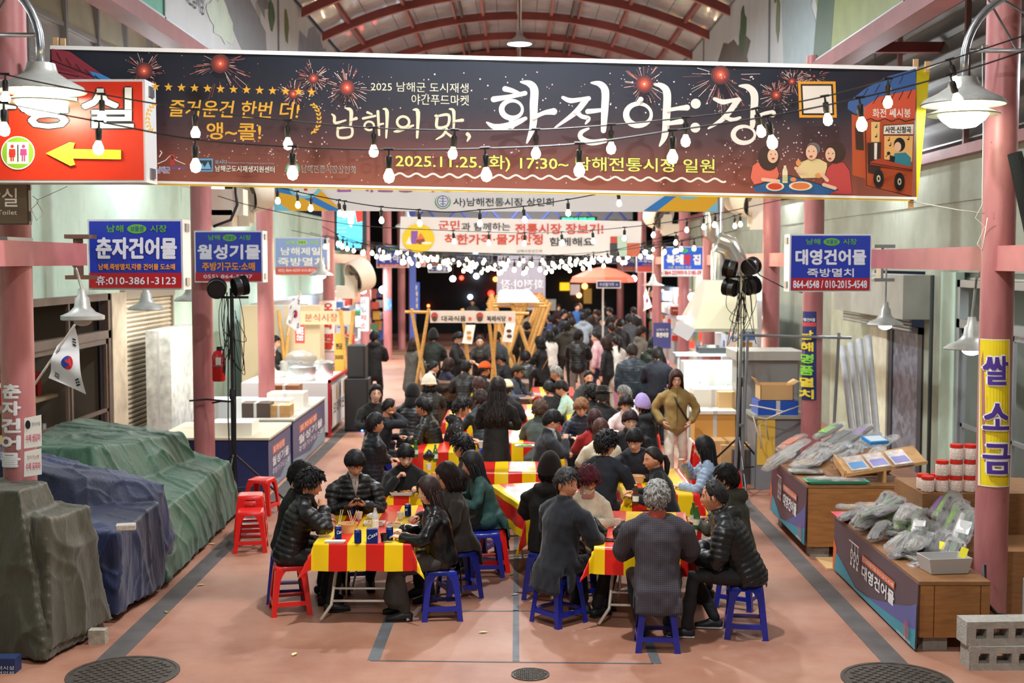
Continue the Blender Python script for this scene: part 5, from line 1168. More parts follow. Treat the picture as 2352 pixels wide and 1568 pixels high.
for(y0,y1,s_,lb)in((956,1030,'수제 생강차','upper white paper notice with pink handwriting on the lettered column'),(1033,1095,'수제 유자차','lower white paper notice with pink handwriting on the lettered column')):
 t=thing('paper_notice',W(75,y1,10.55),lb,'notice');p=Print(10.56);p.poly([(56,y0+4),(95,y0-4),(96,y1-6),(55,y1)],WH);p.build('paper',t);p=Print(10.555);p.text(s_,59,y1-32,93,y1-14,mF('#d8306a'),.01,0,-.1)
 if y0<1000:p.ell(64,975,6,10,K);p.text('춘자건어물',73,970,92,979,K,.01,0,-.1)
 else:p.text('찾아가는빵',62,1046,90,1056,mF('#b06a2a'),.01,0,-.1)
 p.build('handwriting',t)
M_BULB=mat('#ffdfae',.4,emit=BULB_E);M_SOCK=mat('#17171a',.45);M_GALV=mat('#a9adb0',.3,.85,var=.15,vscale=12);M_SHADE=mat('#b9bbb6',.42,.35,var=.15,vscale=9)
M_GLOBE=mat('#f4ffe9',.3,emit=26);M_GLOW=mat('#eef4ff',.3,emit=30)
def gooseneck(cx,cy,d,sgn,label):
 c=W(cx,cy,d);X,Y,Z=c;t=thing('gooseneck_lamp',c,label,'lamp')
 q=MB();q.lathe((X,Y,Z),[(.05,.215),(.105,.205),(.115,.165),(.125,.135),(.20,.085),(.31,.03),(.335,-.005),(.325,-.012),(.20,.05),(.12,.09)],40);q.build('lamp_shade',M_SHADE,t,smooth='auto')
 q=MB();q.lathe((X,Y,Z),[(.13,-.01),(.21,-.055),(.285,-.085),(.28,-.095),(.20,-.088),(.17,-.10)],40);q.build('lower_ring',mat('#a9ac8e',.35,.4),t,smooth='auto')
 q=MB();q.lathe((X,Y,Z),[(.0,.04),(.12,.04),(.17,-.01),(.20,-.085),(.17,-.13),(.10,-.185),(.0,-.20)],32);q.build('glass_globe',M_GLOBE,t,smooth=True)
 R=.56;pts=[(X,Y,Z+.20),(X,Y,Z+.34)]+[(X+sgn*(R-R*math.cos(a)),Y,Z+.34+R*1.0*math.sin(a))for a in[i*PI/2/10 for i in range(1,11)]]+[(X+sgn*1.35,Y,Z+.34+R)]
 q=MB();q.tube(pts,.032,12);q.build('curved_arm',M_GALV,t,smooth=True)
 q=MB();q.tube([(X,Y,Z+.42),(X+sgn*1.35,Y,Z+.42)],.018,8);q.build('brace',M_GALV,t,smooth=True)
 q=MB();q.tube([(X+sgn*.17,Y,Z+.42+.42),(X+sgn*.42,Y,Z+.42)],.010,6);q.tube([(X+sgn*.30,Y,Z+.82),(X+sgn*.95,Y,Z+.43)],.010,6);q.build('stay',M_GALV,t)
 return t
gooseneck(95,208,9.75,-1,'gooseneck street lamp with two tier shade overlapping the red toilet sign');gooseneck(2213,238,10.25,1,'gooseneck street lamp with two tier shade beside the rusty column')
def pendant(px,py,d,label,r=.23,on=False,bulb=True,stem=.5,off=(0,0)):
 """px, py: centre of the rim"""
 c=W(px,py,d);X,Y,Z=c;t=thing('pendant_lamp',c,label,'lamp')
 q=MB();q.lathe(c,[(.035,.29),(.045,.22),(.065,.20),(.075,.12),(.12,.07),(.20,.035),(r,.0),(r-.008,-.008),(.19,.025),(.11,.055),(.06,.10)],36);q.build('lamp_shade',M_SHADE,t,smooth='auto')
 q=MB();q.tube([(X,Y,Z+.28),(X+off[0]*.4,Y,Z+.28+stem*.6),(X+off[0],Y+off[1],Z+.28+stem)],.014,8);q.build('stem',M_GALV,t)
 if bulb:q=MB();q.ball((X,Y,Z-.01),(.085,.085,.055),16,10);q.build('bulb',M_GLOW if on else mat('#c9c2b8',.3),t,smooth=True)
 return t
pendant(190,733,11.9,'unlit metal pendant lamp above the small national flag',r=.20,stem=.30,off=(-.12,0));pendant(336,710,16.0,'unlit metal pendant lamp with a bare tube before the shutter',r=.23,bulb=False,stem=.4);pendant(438,690,17.5,'unlit metal pendant lamp mostly hidden by the dark red column',bulb=False)
pendant(2033,745,16.2,'lit pendant lamp glowing white under the pink beam',on=True,stem=.55);pendant(2231,800,11.6,'lit metal pendant lamp on a hooked pipe beside the rusty column',on=True,r=.25,stem=.6,off=(.08,-.3));pendant(738,632,23.5,'glowing pendant lamp under the pale blue light box',on=True)
pendant(1500,655,33,'small grey pendant lamp above the far pink columns',bulb=False,r=.3);pendant(935,520,24.4,'greenish lit lamp hanging beside the shopping banner',on=True)
for(px,py,d,lb)in((833,665,32,'bare glowing bulb by the far blower fan'),(879,665,36,'bare white bulb beside a distant column'),(1590,682,30,'bare white bulb glowing at the far eatery'),(1040,640,45,'bare white bulb by the blue post'),(1455,640,40,'cluster bulb glowing behind the columns')):
 c=W(px,py,d);t=thing('bare_bulb',c,lb,'lamp');q=MB();q.ball(c,.10,12,8);q.build('bulb',M_GLOW,t,smooth=True);q=MB();q.tube([c,(c.x,c.y,c.z+.5)],.01,6);q.build('flex',M_CABLE,t)
def make_bulb(parent,c,tilt=0,s=1.0,b=[]):
 if not b:
  q=MB();q.lathe((0,0,0),[(.006,.0),(.008,-.035),(.019,-.04),(.022,-.055),(.021,-.095),(.017,-.115),(.0,-.115)],10);q.tube([(-.03,0,.004),(.03,0,.004)],.008,6);h=q.build('bulb_holder',M_SOCK,parent,smooth='auto',world=False)
  q=MB();q.lathe((0,0,0),[(.012,-.112),(.017,-.125),(.030,-.150),(.0305,-.168),(.022,-.188),(.0,-.197)],12);u=q.build('bulb',M_BULB,h,smooth=True);b+=[h,u]
 else:h=b[0].copy();COL.objects.link(h);h.parent=parent;u=b[1].copy();COL.objects.link(u);u.parent=h
 h.location=Vector(c)-parent.location;h.rotation_euler=(0,tilt,0);h.scale=(s,s,s);return h
def catenary(p0,p1,sag,n=24):
 p0,p1=Vector(p0),Vector(p1);return[p0.lerp(p1,i/n)-Vector((0,0,sag*4*(i/n)*(1-i/n)))for i in range(n+1)]
NB=0
def string_light(path,ts,label,s=1.0,tilts=None):
 """path: list of points; ts: x coordinates where bulbs hang"""
 global NB
 t=thing('string_light',path[0],label,'string light','festoon strings across the aisle');q=MB();q.tube(path,.0055,5);q.build('cable',M_CABLE,t)
 for k,x in enumerate(ts):
  for a,b_ in zip(path[:-1],path[1:]):
   if min(a.x,b_.x)<=x<=max(a.x,b_.x):
    u=(x-a.x)/(b_.x-a.x+1e-9);make_bulb(t,a.lerp(b_,u),random.uniform(-.12,.12)if not tilts else tilts[k%len(tilts)],s);NB+=1;break
def pxpath(pts,d,n=6):
 P=[W(x,y,d)for x,y in pts];out=[]
 for i in range(len(P)-1):
  p0,p1,p2,p3=P[max(i-1,0)],P[i],P[i+1],P[min(i+2,len(P)-1)]
  for k in range(n):
   u=k/n;out.append(.5*((2*p1)+(p2-p0)*u+(2*p0-5*p1+4*p2-p3)*u*u+(3*p1-p0-3*p2+p3)*u**3))
 out.append(P[-1]);return out
d=8.6
string_light(pxpath([(-120,130),(15,172),(235,217),(449,252),(661,277),(858,294),(1043,299),(1231,298),(1404,287),(1577,270),(1735,250),(1893,222),(2038,182),(2180,138),(2420,60)],d),[W(x,300,d).x for x in(15,235,449,661,858,1045,1231,1404,1575,1735,1893,2038,2178)],'upper near cable of white bulbs crossing the title banner',1.0,[0,0,0,0,0,.1,0,0,0,-.25,-.15,0,-.3])
d=7.6
string_light(pxpath([(-120,205),(10,237),(230,280),(448,320),(670,337),(894,344),(1114,341),(1331,330),(1545,300),(1760,268),(1975,225),(2190,170),(2420,95)],d),[W(x,300,d).x for x in(10,228,448,671,893,1114,1331,1545,1762,1973,2180)],'lower near cable of white bulbs crossing the title banner',1.0,[0,.05,0,0,0,-.05,0,0,-.2,-.1,-.3])
d=12.6
string_light(pxpath([(580,425),(635,430),(713,447),(790,462),(874,475),(960,482),(1033,487),(1102,482),(1202,474),(1305,458),(1390,442),(1470,425)],d),[W(x,300,d).x for x in(635,680,713,776,790,874,960,1102,1202,1305,1420)],'thin black cable of bulbs just under the title banner',.85)
d=16.5
string_light(pxpath([(500,450),(600,478),(800,515),(1000,528),(1200,534),(1340,530),(1500,515),(1660,488),(1800,458),(1900,445)],d),[W(x,300,d).x for x in(1040,1122,1206,1290,1362,1436,1505,1580,1618,1646)],'long cable with bulbs in front of the red slogan banner',.9)
d=20
string_light(pxpath([(740,520),(800,548),(900,575),(1000,590),(1130,596),(1260,595),(1380,580),(1470,560),(1550,535),(1640,510),(1700,492)],d),[W(x,300,d).x for x in(772,786,830,873,920,958,1010,1072,1120,1182,1240,1302,1352,1420,1482,1555,1690,1702)],'cable with bulbs passing the yellow grocery disc',1.0)
for k in range(13):
 y=22.5+k*2.0;zc=3.28-.012*k+random.uniform(-.17,.15);ze=3.75;x0,x1=LX+.2,RX-.2
 P=catenary((x0,y,ze),(x1,y+random.uniform(-.6,.6),ze),ze-zc,20);n=14
 string_light(P,[x0+.4+(x1-x0-.8)*(i+random.uniform(.2,.8))/n for i in range(n)],'%s festoon cable of blurred bulbs beyond the grocery disc banner, counted inward'%['first','second','third','fourth','fifth','sixth','seventh','eighth','ninth','tenth','eleventh','twelfth','last'][k],1.05)
def tarp(name,label,hull,col,dark,seed,fold=.035,kind=.75):
 """hull: list of lofts/boxes; draped cloth with folds running down"""
 m=newmat('tarpaulin_cloth',.52);nt,N,L,b=nodes_of(m);tc=N.new('ShaderNodeTexCoord');f=noise(nt,tc.outputs['Object'],1.5,5,.6);L.new(ramp(nt,f,[(.3,dark),(.7,col)]),b.inputs['Base Color']);f2=noise(nt,tc.outputs['Object'],14,5,.7,(1.6,1.6,.5));bumpn(nt,f2,b,.55,.02);b.inputs['Sheen Weight'].default_value=.15
 def post(co,nr):
  h=np.clip(nr[:,2],0,1);side=1-h
  ph=wob(co*np.array((1,1,.28)),7.5,seed);w2=wob(co*np.array((1,1,.35)),17,seed+4)
  d_=side*(fold*.55*ph+fold*.22*w2)+h*(.018*wob(co,4,seed))
  for f_,a_,k_ in((3.1,.030,9),(5.3,.018,2),(8.5,.010,6)):d_+=a_*(1-np.clip(np.abs(wob(co*np.array((.9,.9,.45)),f_,seed+k_))*5,0,1))**2
  co=co+nr*d_[:,None];co[:,2]=np.maximum(co[:,2],.004+.03*(wob(co,9,seed)>.2));return co
 return tag(fuse(name,hull,.020,[m],None,2,post),label,'tarpaulin')
def hexa(b,t):
 b=[np.array(p,float)for p in b];t=[np.array(p,float)for p in t];v=b+t
 return np.array(v),[(3,2,1,0),(4,5,6,7),(0,1,5,4),(1,2,6,5),(2,3,7,6),(3,0,4,7)]
tarp('draped_tarpaulin','olive brown tarpaulin draped over a tall stall at the near corner',[hexa([(-5.2,10.5,.02),(-3.74,9.84,.02),(-3.56,10.75,.02),(-5.2,11.0,.02)],[(-5.2,10.6,1.30),(-4.05,10.15,1.34),(-4.0,10.65,1.34),(-5.2,11.0,1.34)]),hexa([(-4.5,10.3,.1),(-3.72,9.9,.1),(-3.52,10.8,.1),(-4.4,11.0,.1)],[(-4.4,10.4,1.12),(-3.80,10.08,1.12),(-3.66,10.7,1.12),(-4.4,10.9,1.16)])],'#4a4636','#373325',1.0)
tarp('draped_tarpaulin','navy blue tarpaulin draped over a low stepped stall with a block on top',[hexa([(-4.6,10.95,.08),(-3.52,10.98,.08),(-3.45,12.1,.08),(-4.8,12.2,.08)],[(-4.6,10.98,.80),(-3.55,11.02,.80),(-3.47,12.1,.86),(-4.8,12.2,.88)]),hexa([(-5.2,11.6,.1),(-3.6,11.6,.1),(-3.46,12.7,.1),(-5.2,12.9,.1)],[(-5.2,11.9,1.38),(-4.3,11.95,1.12),(-3.52,12.5,.98),(-5.2,12.9,1.30)])],'#1c2a52','#121b38',3.3)
tarp('draped_tarpaulin','dark green tarpaulin draped over a long sloping stall',[hexa([(-5.6,12.6,.06),(-3.42,12.2,.06),(-3.50,15.9,.06),(-5.6,16.0,.06)],[(-5.3,12.9,.98),(-3.66,12.7,.62),(-3.56,15.5,.74),(-5.5,15.7,1.2)]),hexa([(-5.5,13.0,.5),(-4.2,12.9,.5),(-3.8,15.3,.5),(-5.5,15.6,.5)],[(-5.4,13.3,1.24),(-4.5,13.3,1.22),(-4.05,15.2,1.12),(-5.4,15.5,1.28)])],'#31583f','#254632',5.1)
def place_block():
 p=G(289,1213,.86);t=tag(MB().box((-.085,-.05,0),(.085,.05,.055)).build('concrete_block',mat('#b3a99d',.9,var=.15,vscale=30,bump=.3,bscale=60),None,loc=(p.x,p.y,.845)),'small grey block weighing down the navy tarpaulin','block');t.rotation_euler=(0,0,.25)
 bv=t.modifiers.new('b','BEVEL');bv.width=.008
place_block()
t=thing('stall_box',(-4.6,9.6,0),'dark blue lettered stall base showing under the olive tarpaulin','stall');q=MB();q.box((-5.6,9.62,.0),(-3.9,9.75,.12));q.build('body',mat('#1c2f5c',.6),t)
p=Print(9.615);p.text('결연업체',-20,1541,32,1550,LW,.0);p.text('전력시설',-20,1529,32,1538,LW,.0);p.build('printed_lettering',t)
for(x,y,sx,sy,sz,lb)in((G(222,1480).x,G(222,1480).y,.07,.09,.12,'broken concrete footing stone at the corner of the olive tarpaulin'),):q=MB();q.box((x-sx,y,0),(x+sx,y+sy,sz));tag(q.build('footing_stone',mat('#a59c8c',.9,var=.3,vscale=20)),lb,'stone')
def stripemat():
 m=newmat('striped_vinyl',.28);nt,N,L,b=nodes_of(m);tc=N.new('ShaderNodeTexCoord');sp=N.new('ShaderNodeSeparateXYZ');L.new(tc.outputs['UV'],sp.inputs[0])
 a=N.new('ShaderNodeMath');a.operation='FRACT';L.new(sp.outputs['X'],a.inputs[0]);g_=N.new('ShaderNodeMath');g_.operation='LESS_THAN';g_.inputs[1].default_value=.5;L.new(a.outputs[0],g_.inputs[0])
 L.new(mixc(nt,g_.outputs[0],'#f2c811','#d3231a'),b.inputs['Base Color']);f=noise(nt,tc.outputs['Object'],9,3,.5);bumpn(nt,f,b,.12,.02);return m
M_STR=stripemat();M_LEGW=mat('#ded6ca',.4,.2,var=.08,vscale=20);TZ=.72
def table(cx,y0,w_,ln,label,clabel,rz=0.0,drop=(.24,.20),detail=True,phase=0.0,group=None):
 t=thing('folding_table',(cx,y0+ln/2,0),label,'table',group,rz,local=True);hw,hl=w_/2,ln/2
 q=MB();q.box((-hw,-hl,TZ-.03),(hw,hl,TZ));q.build('tabletop',mat('#d8d2c6',.5),t)
 for sg in(-1,1):
  q=MB();yb,yt=sg*(hl-.10),sg*(hl-.42)
  for sx in(-1,1):q.tube([(sx*(hw-.20),yt,TZ-.04),(sx*(hw-.15),(yt+yb)/2,.36),(sx*(hw-.13),yb-sg*.06,.14),(sx*(hw-.04),yb,.012)],.015,8)
  q.tube([(-(hw-.13),yb-sg*.07,.17),(hw-.13,yb-sg*.07,.17)],.012,8);q.tube([(-(hw-.14),yb-sg*.12,.27),(hw-.14,yb-sg*.12,.27)],.010,8)
  q.tube([(-.17,yt,TZ-.04),(-.15,yt+sg*.03,.50),(-.08,yt+sg*.04,.44),(.08,yt+sg*.04,.44),(.15,yt+sg*.03,.50),(.17,yt,TZ-.04)],.011,8)
  for sx in(-1,1):q.tube([(sx*.19,yt-sg*.1,TZ-.05),(sx*.2,yb-sg*.3,.28),(sx*.24,yt+sg*.1-sg*.35,.02)],.010,6)
  q.build('leg_frame',M_LEGW,t,smooth=True)
 q=MB();nx,ny=30,40;dx,dy=drop[1],drop[0];uv=[];us=[(-hw-dx)+(2*hw+2*dx)*i/nx for i in range(nx+1)];vs=[(-hl-dy)+(2*hl+2*dy)*j/ny for j in range(ny+1)]
 us=sorted(set([round(u,4)for u in us]+[-hw,hw]));vs=sorted(set([round(v,4)for v in vs]+[-hl,hl]));rs=random.Random(int(cx*100)+int(y0*10))
 for u in us:
  for v in vs:
   a=max(0,abs(u)-hw);b_=max(0,abs(v)-hl);su,sv=(1 if u>0 else-1),(1 if v>0 else-1)
   wv=.014*math.sin(v*11+cx)*min(1,a*6)+.014*math.sin(u*13+y0)*min(1,b_*6)
   if a and b_:
    mn=min(a,b_);x=su*(hw+a*.10+mn*.50);y=sv*(hl+b_*.10+mn*.45);z=TZ+.004-math.sqrt(a*a+b_*b_)*.93
   else:x=su*(hw+a*.12+wv)if a else u;y=sv*(hl+b_*.12+wv)if b_ else v;z=TZ+.004-(a+b_)*.985+(.002*math.sin(u*20)*math.sin(v*9)if not(a or b_)else 0)
   q.v.append((x,y,z));uv.append(((u+phase)/.163*.5+.0,v))
 NYv=len(vs);q.f=[(i*NYv+j,(i+1)*NYv+j,(i+1)*NYv+j+1,i*NYv+j+1)for i in range(len(us)-1)for j in range(NYv-1)];q.m=[0]*len(q.f)
 o=q.build('tablecloth',M_STR,None,smooth=True);ul=o.data.uv_layers.new(name='uv')
 for lp in o.data.loops:ul.data[lp.index].uv=uv[lp.vertex_index]
 o.location=(cx,y0+ln/2,.001);o.rotation_euler=(0,0,rz);tag(o,clabel,'tablecloth','striped cloths on the dining tables');return t
A=G(705,1262,.73);B=G(944,1262,.73)
table((A.x+B.x)/2,10.95,B.x-A.x-.03,1.75,'folding table with white tube legs at the front under beer cans','red and yellow striped cloth on the front table with beer cans',phase=-.03)
table(1.17,10.80,.84,1.6,'folding table at the front beside the man in a checked jacket','red and yellow striped cloth on the table beside the checked jacket',rz=-.10)
table(-.98,13.25,.78,1.3,'folding table where the woman in black eats with chopsticks','striped cloth on the table of the woman eating with chopsticks')
table(.32,12.55,.86,1.5,'folding table hidden behind the diner in a brown knit hat','striped cloth with a long hanging corner behind the brown knit hat',rz=.28,drop=(.36,.30))
table(-.10,14.75,.78,.78,'empty folding table in the middle of the aisle','bright empty striped cloth in the middle of the aisle',drop=(.26,.18))
table(1.55,13.3,.80,1.7,'folding table between the ponytail diner and the young man','striped cloth under the paper bowl of the young man in a hoodie')
for i,(x,y,w_,ln,a,b_)in enumerate([(-1.05,16.3,.8,1.7,'folding table in front of the man in an olive padded coat','striped cloth with a green bottle before the olive padded coat'),(.15,17.2,.8,1.6,'folding table with a plate of green peppers','striped cloth with a plate of green peppers'),(1.3,16.2,.8,1.7,'folding table before the grey suited man','striped cloth before the grey suited man'),(-.75,19.3,.8,1.7,'folding table beside the man with the patterned hoodie','striped cloth near the patterned hoodie'),(.25,20.0,.8,1.8,'folding table by the diner in a cream cap','striped cloth beside the cream cap'),(1.2,19.6,.8,1.7,'folding table behind the black felt hat','striped cloth behind the black felt hat'),(-.45,22.6,.8,1.6,'folding table beside the orange cap','striped cloth beside the orange cap'),(.7,23.2,.8,1.6,'folding table near the grey haired man with a banded jacket','striped cloth near the grey haired man with a banded jacket')]):
 table(x,y,w_,ln,a,b_,drop=(.30,.18),phase=i*.06)
def at(px,py,z=TZ+.006):return G(px,py,z)
M_CAN=mat('#1d3f9e',.25,.75);M_TIN=mat('#c7cacd',.25,.9);M_CUP=mat('#f0ebe2',.6);M_KRAFT=mat('#d8b078',.7);M_FOAM=mat('#eeeeea',.7)
def onthing(name,loc,label,cat,group=None,rz=0):return thing(name,loc,label,cat,group,rz,local=True)
def can(px,py,label,txt=True,rz=0):
 p=at(px,py);t=onthing('beer_can',p,label,'can','blue beer cans on the front table',rz);q=MB();q.lathe((0,0,0),[(.024,0),(.032,.008),(.032,.108),(.027,.118)],20);q.build('body',M_CAN,t,smooth='auto');q=MB();q.lathe((0,0,0),[(.027,.118),(.027,.121),(.024,.119),(0,.118)],20);q.lathe((0,0,0),[(.0325,.104),(.0325,.107)],20);q.build('lid',M_TIN,t)
 if txt:
  uv_,fs_=text_geo('Cass',0,2,8);p2=MB();p2.add([(.0328*math.sin((u-.5)*1.5),-.0328*math.cos((u-.5)*1.5),.05+v*.032+u*.01)for u,v in uv_],fs_,WH);p2.add([(.0329*math.sin((u-.5)*1.5+.02),-.0329*math.cos((u-.5)*1.5+.02),.051+v*.032+u*.01)for u,v in uv_],fs_,WH);p2.build('printed_letters',None,t)
can(777,1238,'blue beer can in front of the kraft noodle bowl',rz=.5);can(822,1247,'left of two cans held in the torn blue carrier',False);can(895,1240,'blue beer can standing beside the black cup',False);can(806,1183,'short looking blue beer can by the phone user',False);can(937,1185,'blue beer can at the leather jacket elbow',rz=-.8)
p_=at(857,1246);t=onthing('can_carrier',p_,'blue printed beer pack standing upright','beer pack');q=MB();q.box((-.055,-.03,0),(.045,.045,.125));q.build('carton',M_CAN,t);q=MB();uv_,fs_=text_geo('Cass',0,2);q.add([(-.045+.085*u,-.0305,.03+v*.035+u*.045)for u,v in uv_],fs_,WH);q.add([(-.0435+.085*u,-.0306,.031+v*.035+u*.045)for u,v in uv_],fs_,WH);q.build('printed_letters',None,t)
def bowl(px,py,r,h_,label,m=M_KRAFT,cat='bowl',food=None,z=TZ+.006):
 p=G(px,py,z);t=onthing('paper_bowl',p,label,cat);q=MB();q.lathe((0,0,0),[(r*.8,0),(r,h_),(r+.004,h_),(r-.004,h_-.002),(r*.78,.006),(0,.006)],28);q.build('bowl',m,t,smooth='auto')
 if food:q=MB();q.lathe((0,0,0),[(r*.9,h_*.7),(0,h_*.78)],20);q.build('food',mat(food,.5,bump=.6,bscale=50),t)
 return t
def cup(px,py,label,m=M_CUP,z=TZ+.006,h_=.07):p=G(px,py,z);q=MB();q.lathe((0,0,0),[(.024,0),(.034,h_),(.036,h_),(.032,h_-.002),(.023,.003),(0,.003)],20);o=q.build('paper_cup',m,None,smooth='auto',loc=p);return tag(o,label,'cup')
def tray(px,py,sx,sy,h_,label,m=M_FOAM,rz=0,foods=(),z=TZ+.006,name='food_tray'):
 p=G(px,py,z);t=onthing(name,p,label,'tray',None,rz);q=MB();q.add([(x*s_,y*s_,zz)for s_,zz in((.85,0),(1,h_),(.94,h_),(.82,.006))for x,y in((-sx,-sy),(sx,-sy),(sx,sy),(-sx,sy))],[(3,2,1,0)]+[(4*r+k,4*r+(k+1)%4,4*r+4+(k+1)%4,4*r+4+k)for r in range(3)for k in range(4)]+[(12,13,14,15)]);q.build('tray',m,t)
 r_=random.Random(int(px))
 for c in foods:
  q=MB()
  for k in range(5):q.ball((r_.uniform(-.7,.7)*sx,r_.uniform(-.6,.6)*sy,h_*.8),(r_.uniform(.01,.03),r_.uniform(.01,.025),.012),8,5)
  o=q.build('food_pieces',mat(c,.45),t);o['kind']='stuff'
 return t
def bottle(px,py,label,col='#1f7a3a',z=TZ+.006,a=.75,cap='#2a8a48',h_=.215):
 p=G(px,py,z);t=onthing('glass_bottle' if a>.5 else 'plastic_bottle',p,label,'bottle');q=MB();q.lathe((0,0,0),[(.03,0),(.032,.01),(.032,h_*.55),(.026,h_*.68),(.013,h_*.82),(.013,h_*.95),(0,h_*.95)],18);q.build('bottle_body',mat(col,.08,alpha=a),t,smooth='auto');q=MB();q.lathe((0,0,0),[(.0145,h_*.93),(.0145,h_),(0,h_)],12);q.build('cap',mat(cap,.4),t)
 q=MB();q.lathe((0,0,0),[(.0327,h_*.2),(.0327,h_*.45)],18);q.build('label',mat('#e6ecd8',.6),t);return t
bowl(800,1222,.085,.085,'large kraft noodle bowl holding chopsticks',food='#c98a4a')
for i,(a,b_,lb)in enumerate([((775,1225),(.02,.10),'wooden chopsticks leaning out of the kraft bowl'),((806,1222),(.05,.02),'wooden chopsticks crossing upright in the kraft bowl'),((812,1224),(-.06,.05),'wooden chopsticks lying across the rim of the kraft bowl')]):
 p=at(*a);q=MB();q.tube([(p.x,p.y,p.z+.04),(p.x+b_[0],p.y+b_[1],p.z+.20)],.0035,6);q.tube([(p.x+.01,p.y,p.z+.04),(p.x+b_[0]+.02,p.y+b_[1],p.z+.20)],.0035,6);tag(q.build('wooden_chopsticks',mat('#e0bd85',.6)),lb,'chopsticks')
bottle(862,1222,'clear milky plastic bottle with a black cap','#dfe2e6',a=.5,cap='#16161a',h_=.25);cup(825,1192,'white paper cup behind the kraft bowl');cup(920,1192,'white paper cup near the beer can by the leather jacket');cup(882,1243,'black plastic cup beside the blue can',mat('#1c1a1a',.4))
tray(770,1246,.09,.035,.02,'white foam plate at the left edge of the front table');tray(860,1205,.10,.06,.03,'white foam tray of side dishes on the front table',foods=('#c8603a','#e8b860'));tray(905,1208,.07,.05,.03,'second foam tray with small fried pieces',foods=('#c98a3a','#d8502a'));tray(915,1232,.05,.035,.035,'small kraft food box by the can',m=M_KRAFT,foods=('#8a5a3a',));tray(890,1246,.04,.02,.008,'silver phone shaped pack lying by the table edge',m=M_TIN)
q=MB();p=at(855,1190);q.v,q.f=[tuple(v)for v in(blob((0,0,.02),(.06,.04,.03),14,9)[0]+wob(blob((0,0,.02),(.06,.04,.03),14,9)[0],90,2)[:,None]*.008)],blob((0,0,0),1,14,9)[1];q.m=[0]*len(q.f);tag(q.build('crumpled_napkin',mat('#f2f2f2',.7),None,loc=p),'crumpled white napkin between the bottles and the tray','napkin')
tray(925,1135,.13,.09,.035,'open foam box before the woman eating with chopsticks',foods=('#8a5a2a','#c8803a'));tray(975,1125,.10,.06,.05,'kraft noodle box beyond the foam box',m=M_KRAFT,foods=('#c8803a',));bowl(1000,1098,.07,.06,'kraft paper bowl on the chopstick table',food='#b8602a',z=TZ+.006);bottle(1000,1060,'green glass bottle behind the black bag');cup(985,1078,'paper cup near the green bottle')
tray(1412,1242,.045,.09,.012,'black smartphone lying on the striped cloth',m=mat('#101218',.15),rz=1.3,name='smartphone');cup(1418,1208,'patterned paper cup beside the black phone');cup(1420,1228,'paper cup with dots beside the checked jacket');bottle(1592,1205,'dark green glass bottle beside the checked sleeve');bottle(1600,1215,'second green glass bottle behind the checked sleeve');bottle(1460,1160,'brown sauce bottle with a yellow cap near the denim back','#5a3520',a=.8,cap='#d8b040')
cup(1455,1122,'patterned paper cup near the paper bowl of the young man');bowl(1462,1108,.09,.08,'kraft paper bowl under the hand of the young man')
bowl(1105,1028,.035,.09,'pale paper cup on the far striped cloth',M_CUP);tray(1205,1025,.13,.08,.02,'foam plate of long green peppers',foods=('#5fae2c','#6fbf3a','#4f9e28'));tray(1390,1012,.12,.07,.04,'foam box before the cream coat',foods=('#c8803a',));tray(1340,1008,.10,.07,.04,'kraft box before the woman in a navy padded coat',m=M_KRAFT);tray(1210,915,.14,.08,.03,'foam tray on the far table by the cream cap',foods=('#d85a3a','#f0e0a0'));tray(1195,905,.1,.06,.03,'red food tray on the far table',m=mat('#c83028',.4),foods=('#e8c070',))
for(px,py,lb)in((990,930,'kraft box on the cloth by the hooded diner'),(1270,880,'kraft bowl before the grey haired man'),(1085,870,'kraft bowl near the orange cap')):tray(px,py,.1,.07,.05,lb,m=M_KRAFT)
bottle(1352,915,'white and red squeeze bottle standing among the diners','#e8e2dc',a=1.0,cap='#d83028',h_=.3);bottle(955,1050,'green glass bottle beside the olive padded coat')
place_stool(G(577,1262)[:2],.15,('red','lowest of the stacked red stools beside the light stand'));
for k,lb in((1,'middle red stool nested in the stack by the light stand'),(2,'topmost red stool nested in the stack by the light stand')):place_stool(G(577,1245)[:2],.15,('red',lb),z=.055*k)
place_stool(G(602,1178)[:2],-.2,('red','red plastic stool right behind the stack of red stools'));
for k,lb in((0,'lower red stool in the stack beside the cardboard boxes'),(1,'upper red stool in the stack beside the cardboard boxes')):place_stool((2.72,16.2),.1,('red',lb),z=.06*k)
for k,lb in((0,'lower red stool in the tall stack behind the maroon hood'),(1,'second red stool in the tall stack behind the maroon hood'),(2,'third red stool in the tall stack behind the maroon hood'),(3,'topmost red stool in the tall stack behind the maroon hood')):place_stool((2.62,17.6),.0,('red',lb),z=.07*k)
place_stool(G(1115,1318)[:2],.1,('blue','blue stool standing behind the red stool by the grey coat'));
def parcan(t,c,yaw,pit,r=.10,ln=.18):
 R_=Matrix.Translation(c)@Matrix.Rotation(yaw,4,'Z')@Matrix.Rotation(pit,4,'X');q=MB();q.lathe((0,0,0),[(.0,ln*.5),(r*.7,ln*.5),(r*.85,ln*.2),(r,-ln*.1),(r,-ln*.5),(r*.93,-ln*.5),(r*.9,-ln*.35),(0,-ln*.35)],22,None,'y')
 for k in range(5):q.lathe((0,0,0),[(r*.9,ln*(.42-k*.08)),(r*1.05,ln*(.42-k*.08)),(r*1.05,ln*(.40-k*.08)),(r*.9,ln*(.40-k*.08))],18,None,'y')
 q.v=[tuple(R_@Vector(v))for v in q.v];h=q.build('lamp_housing',mat('#141416',.4),t);return h
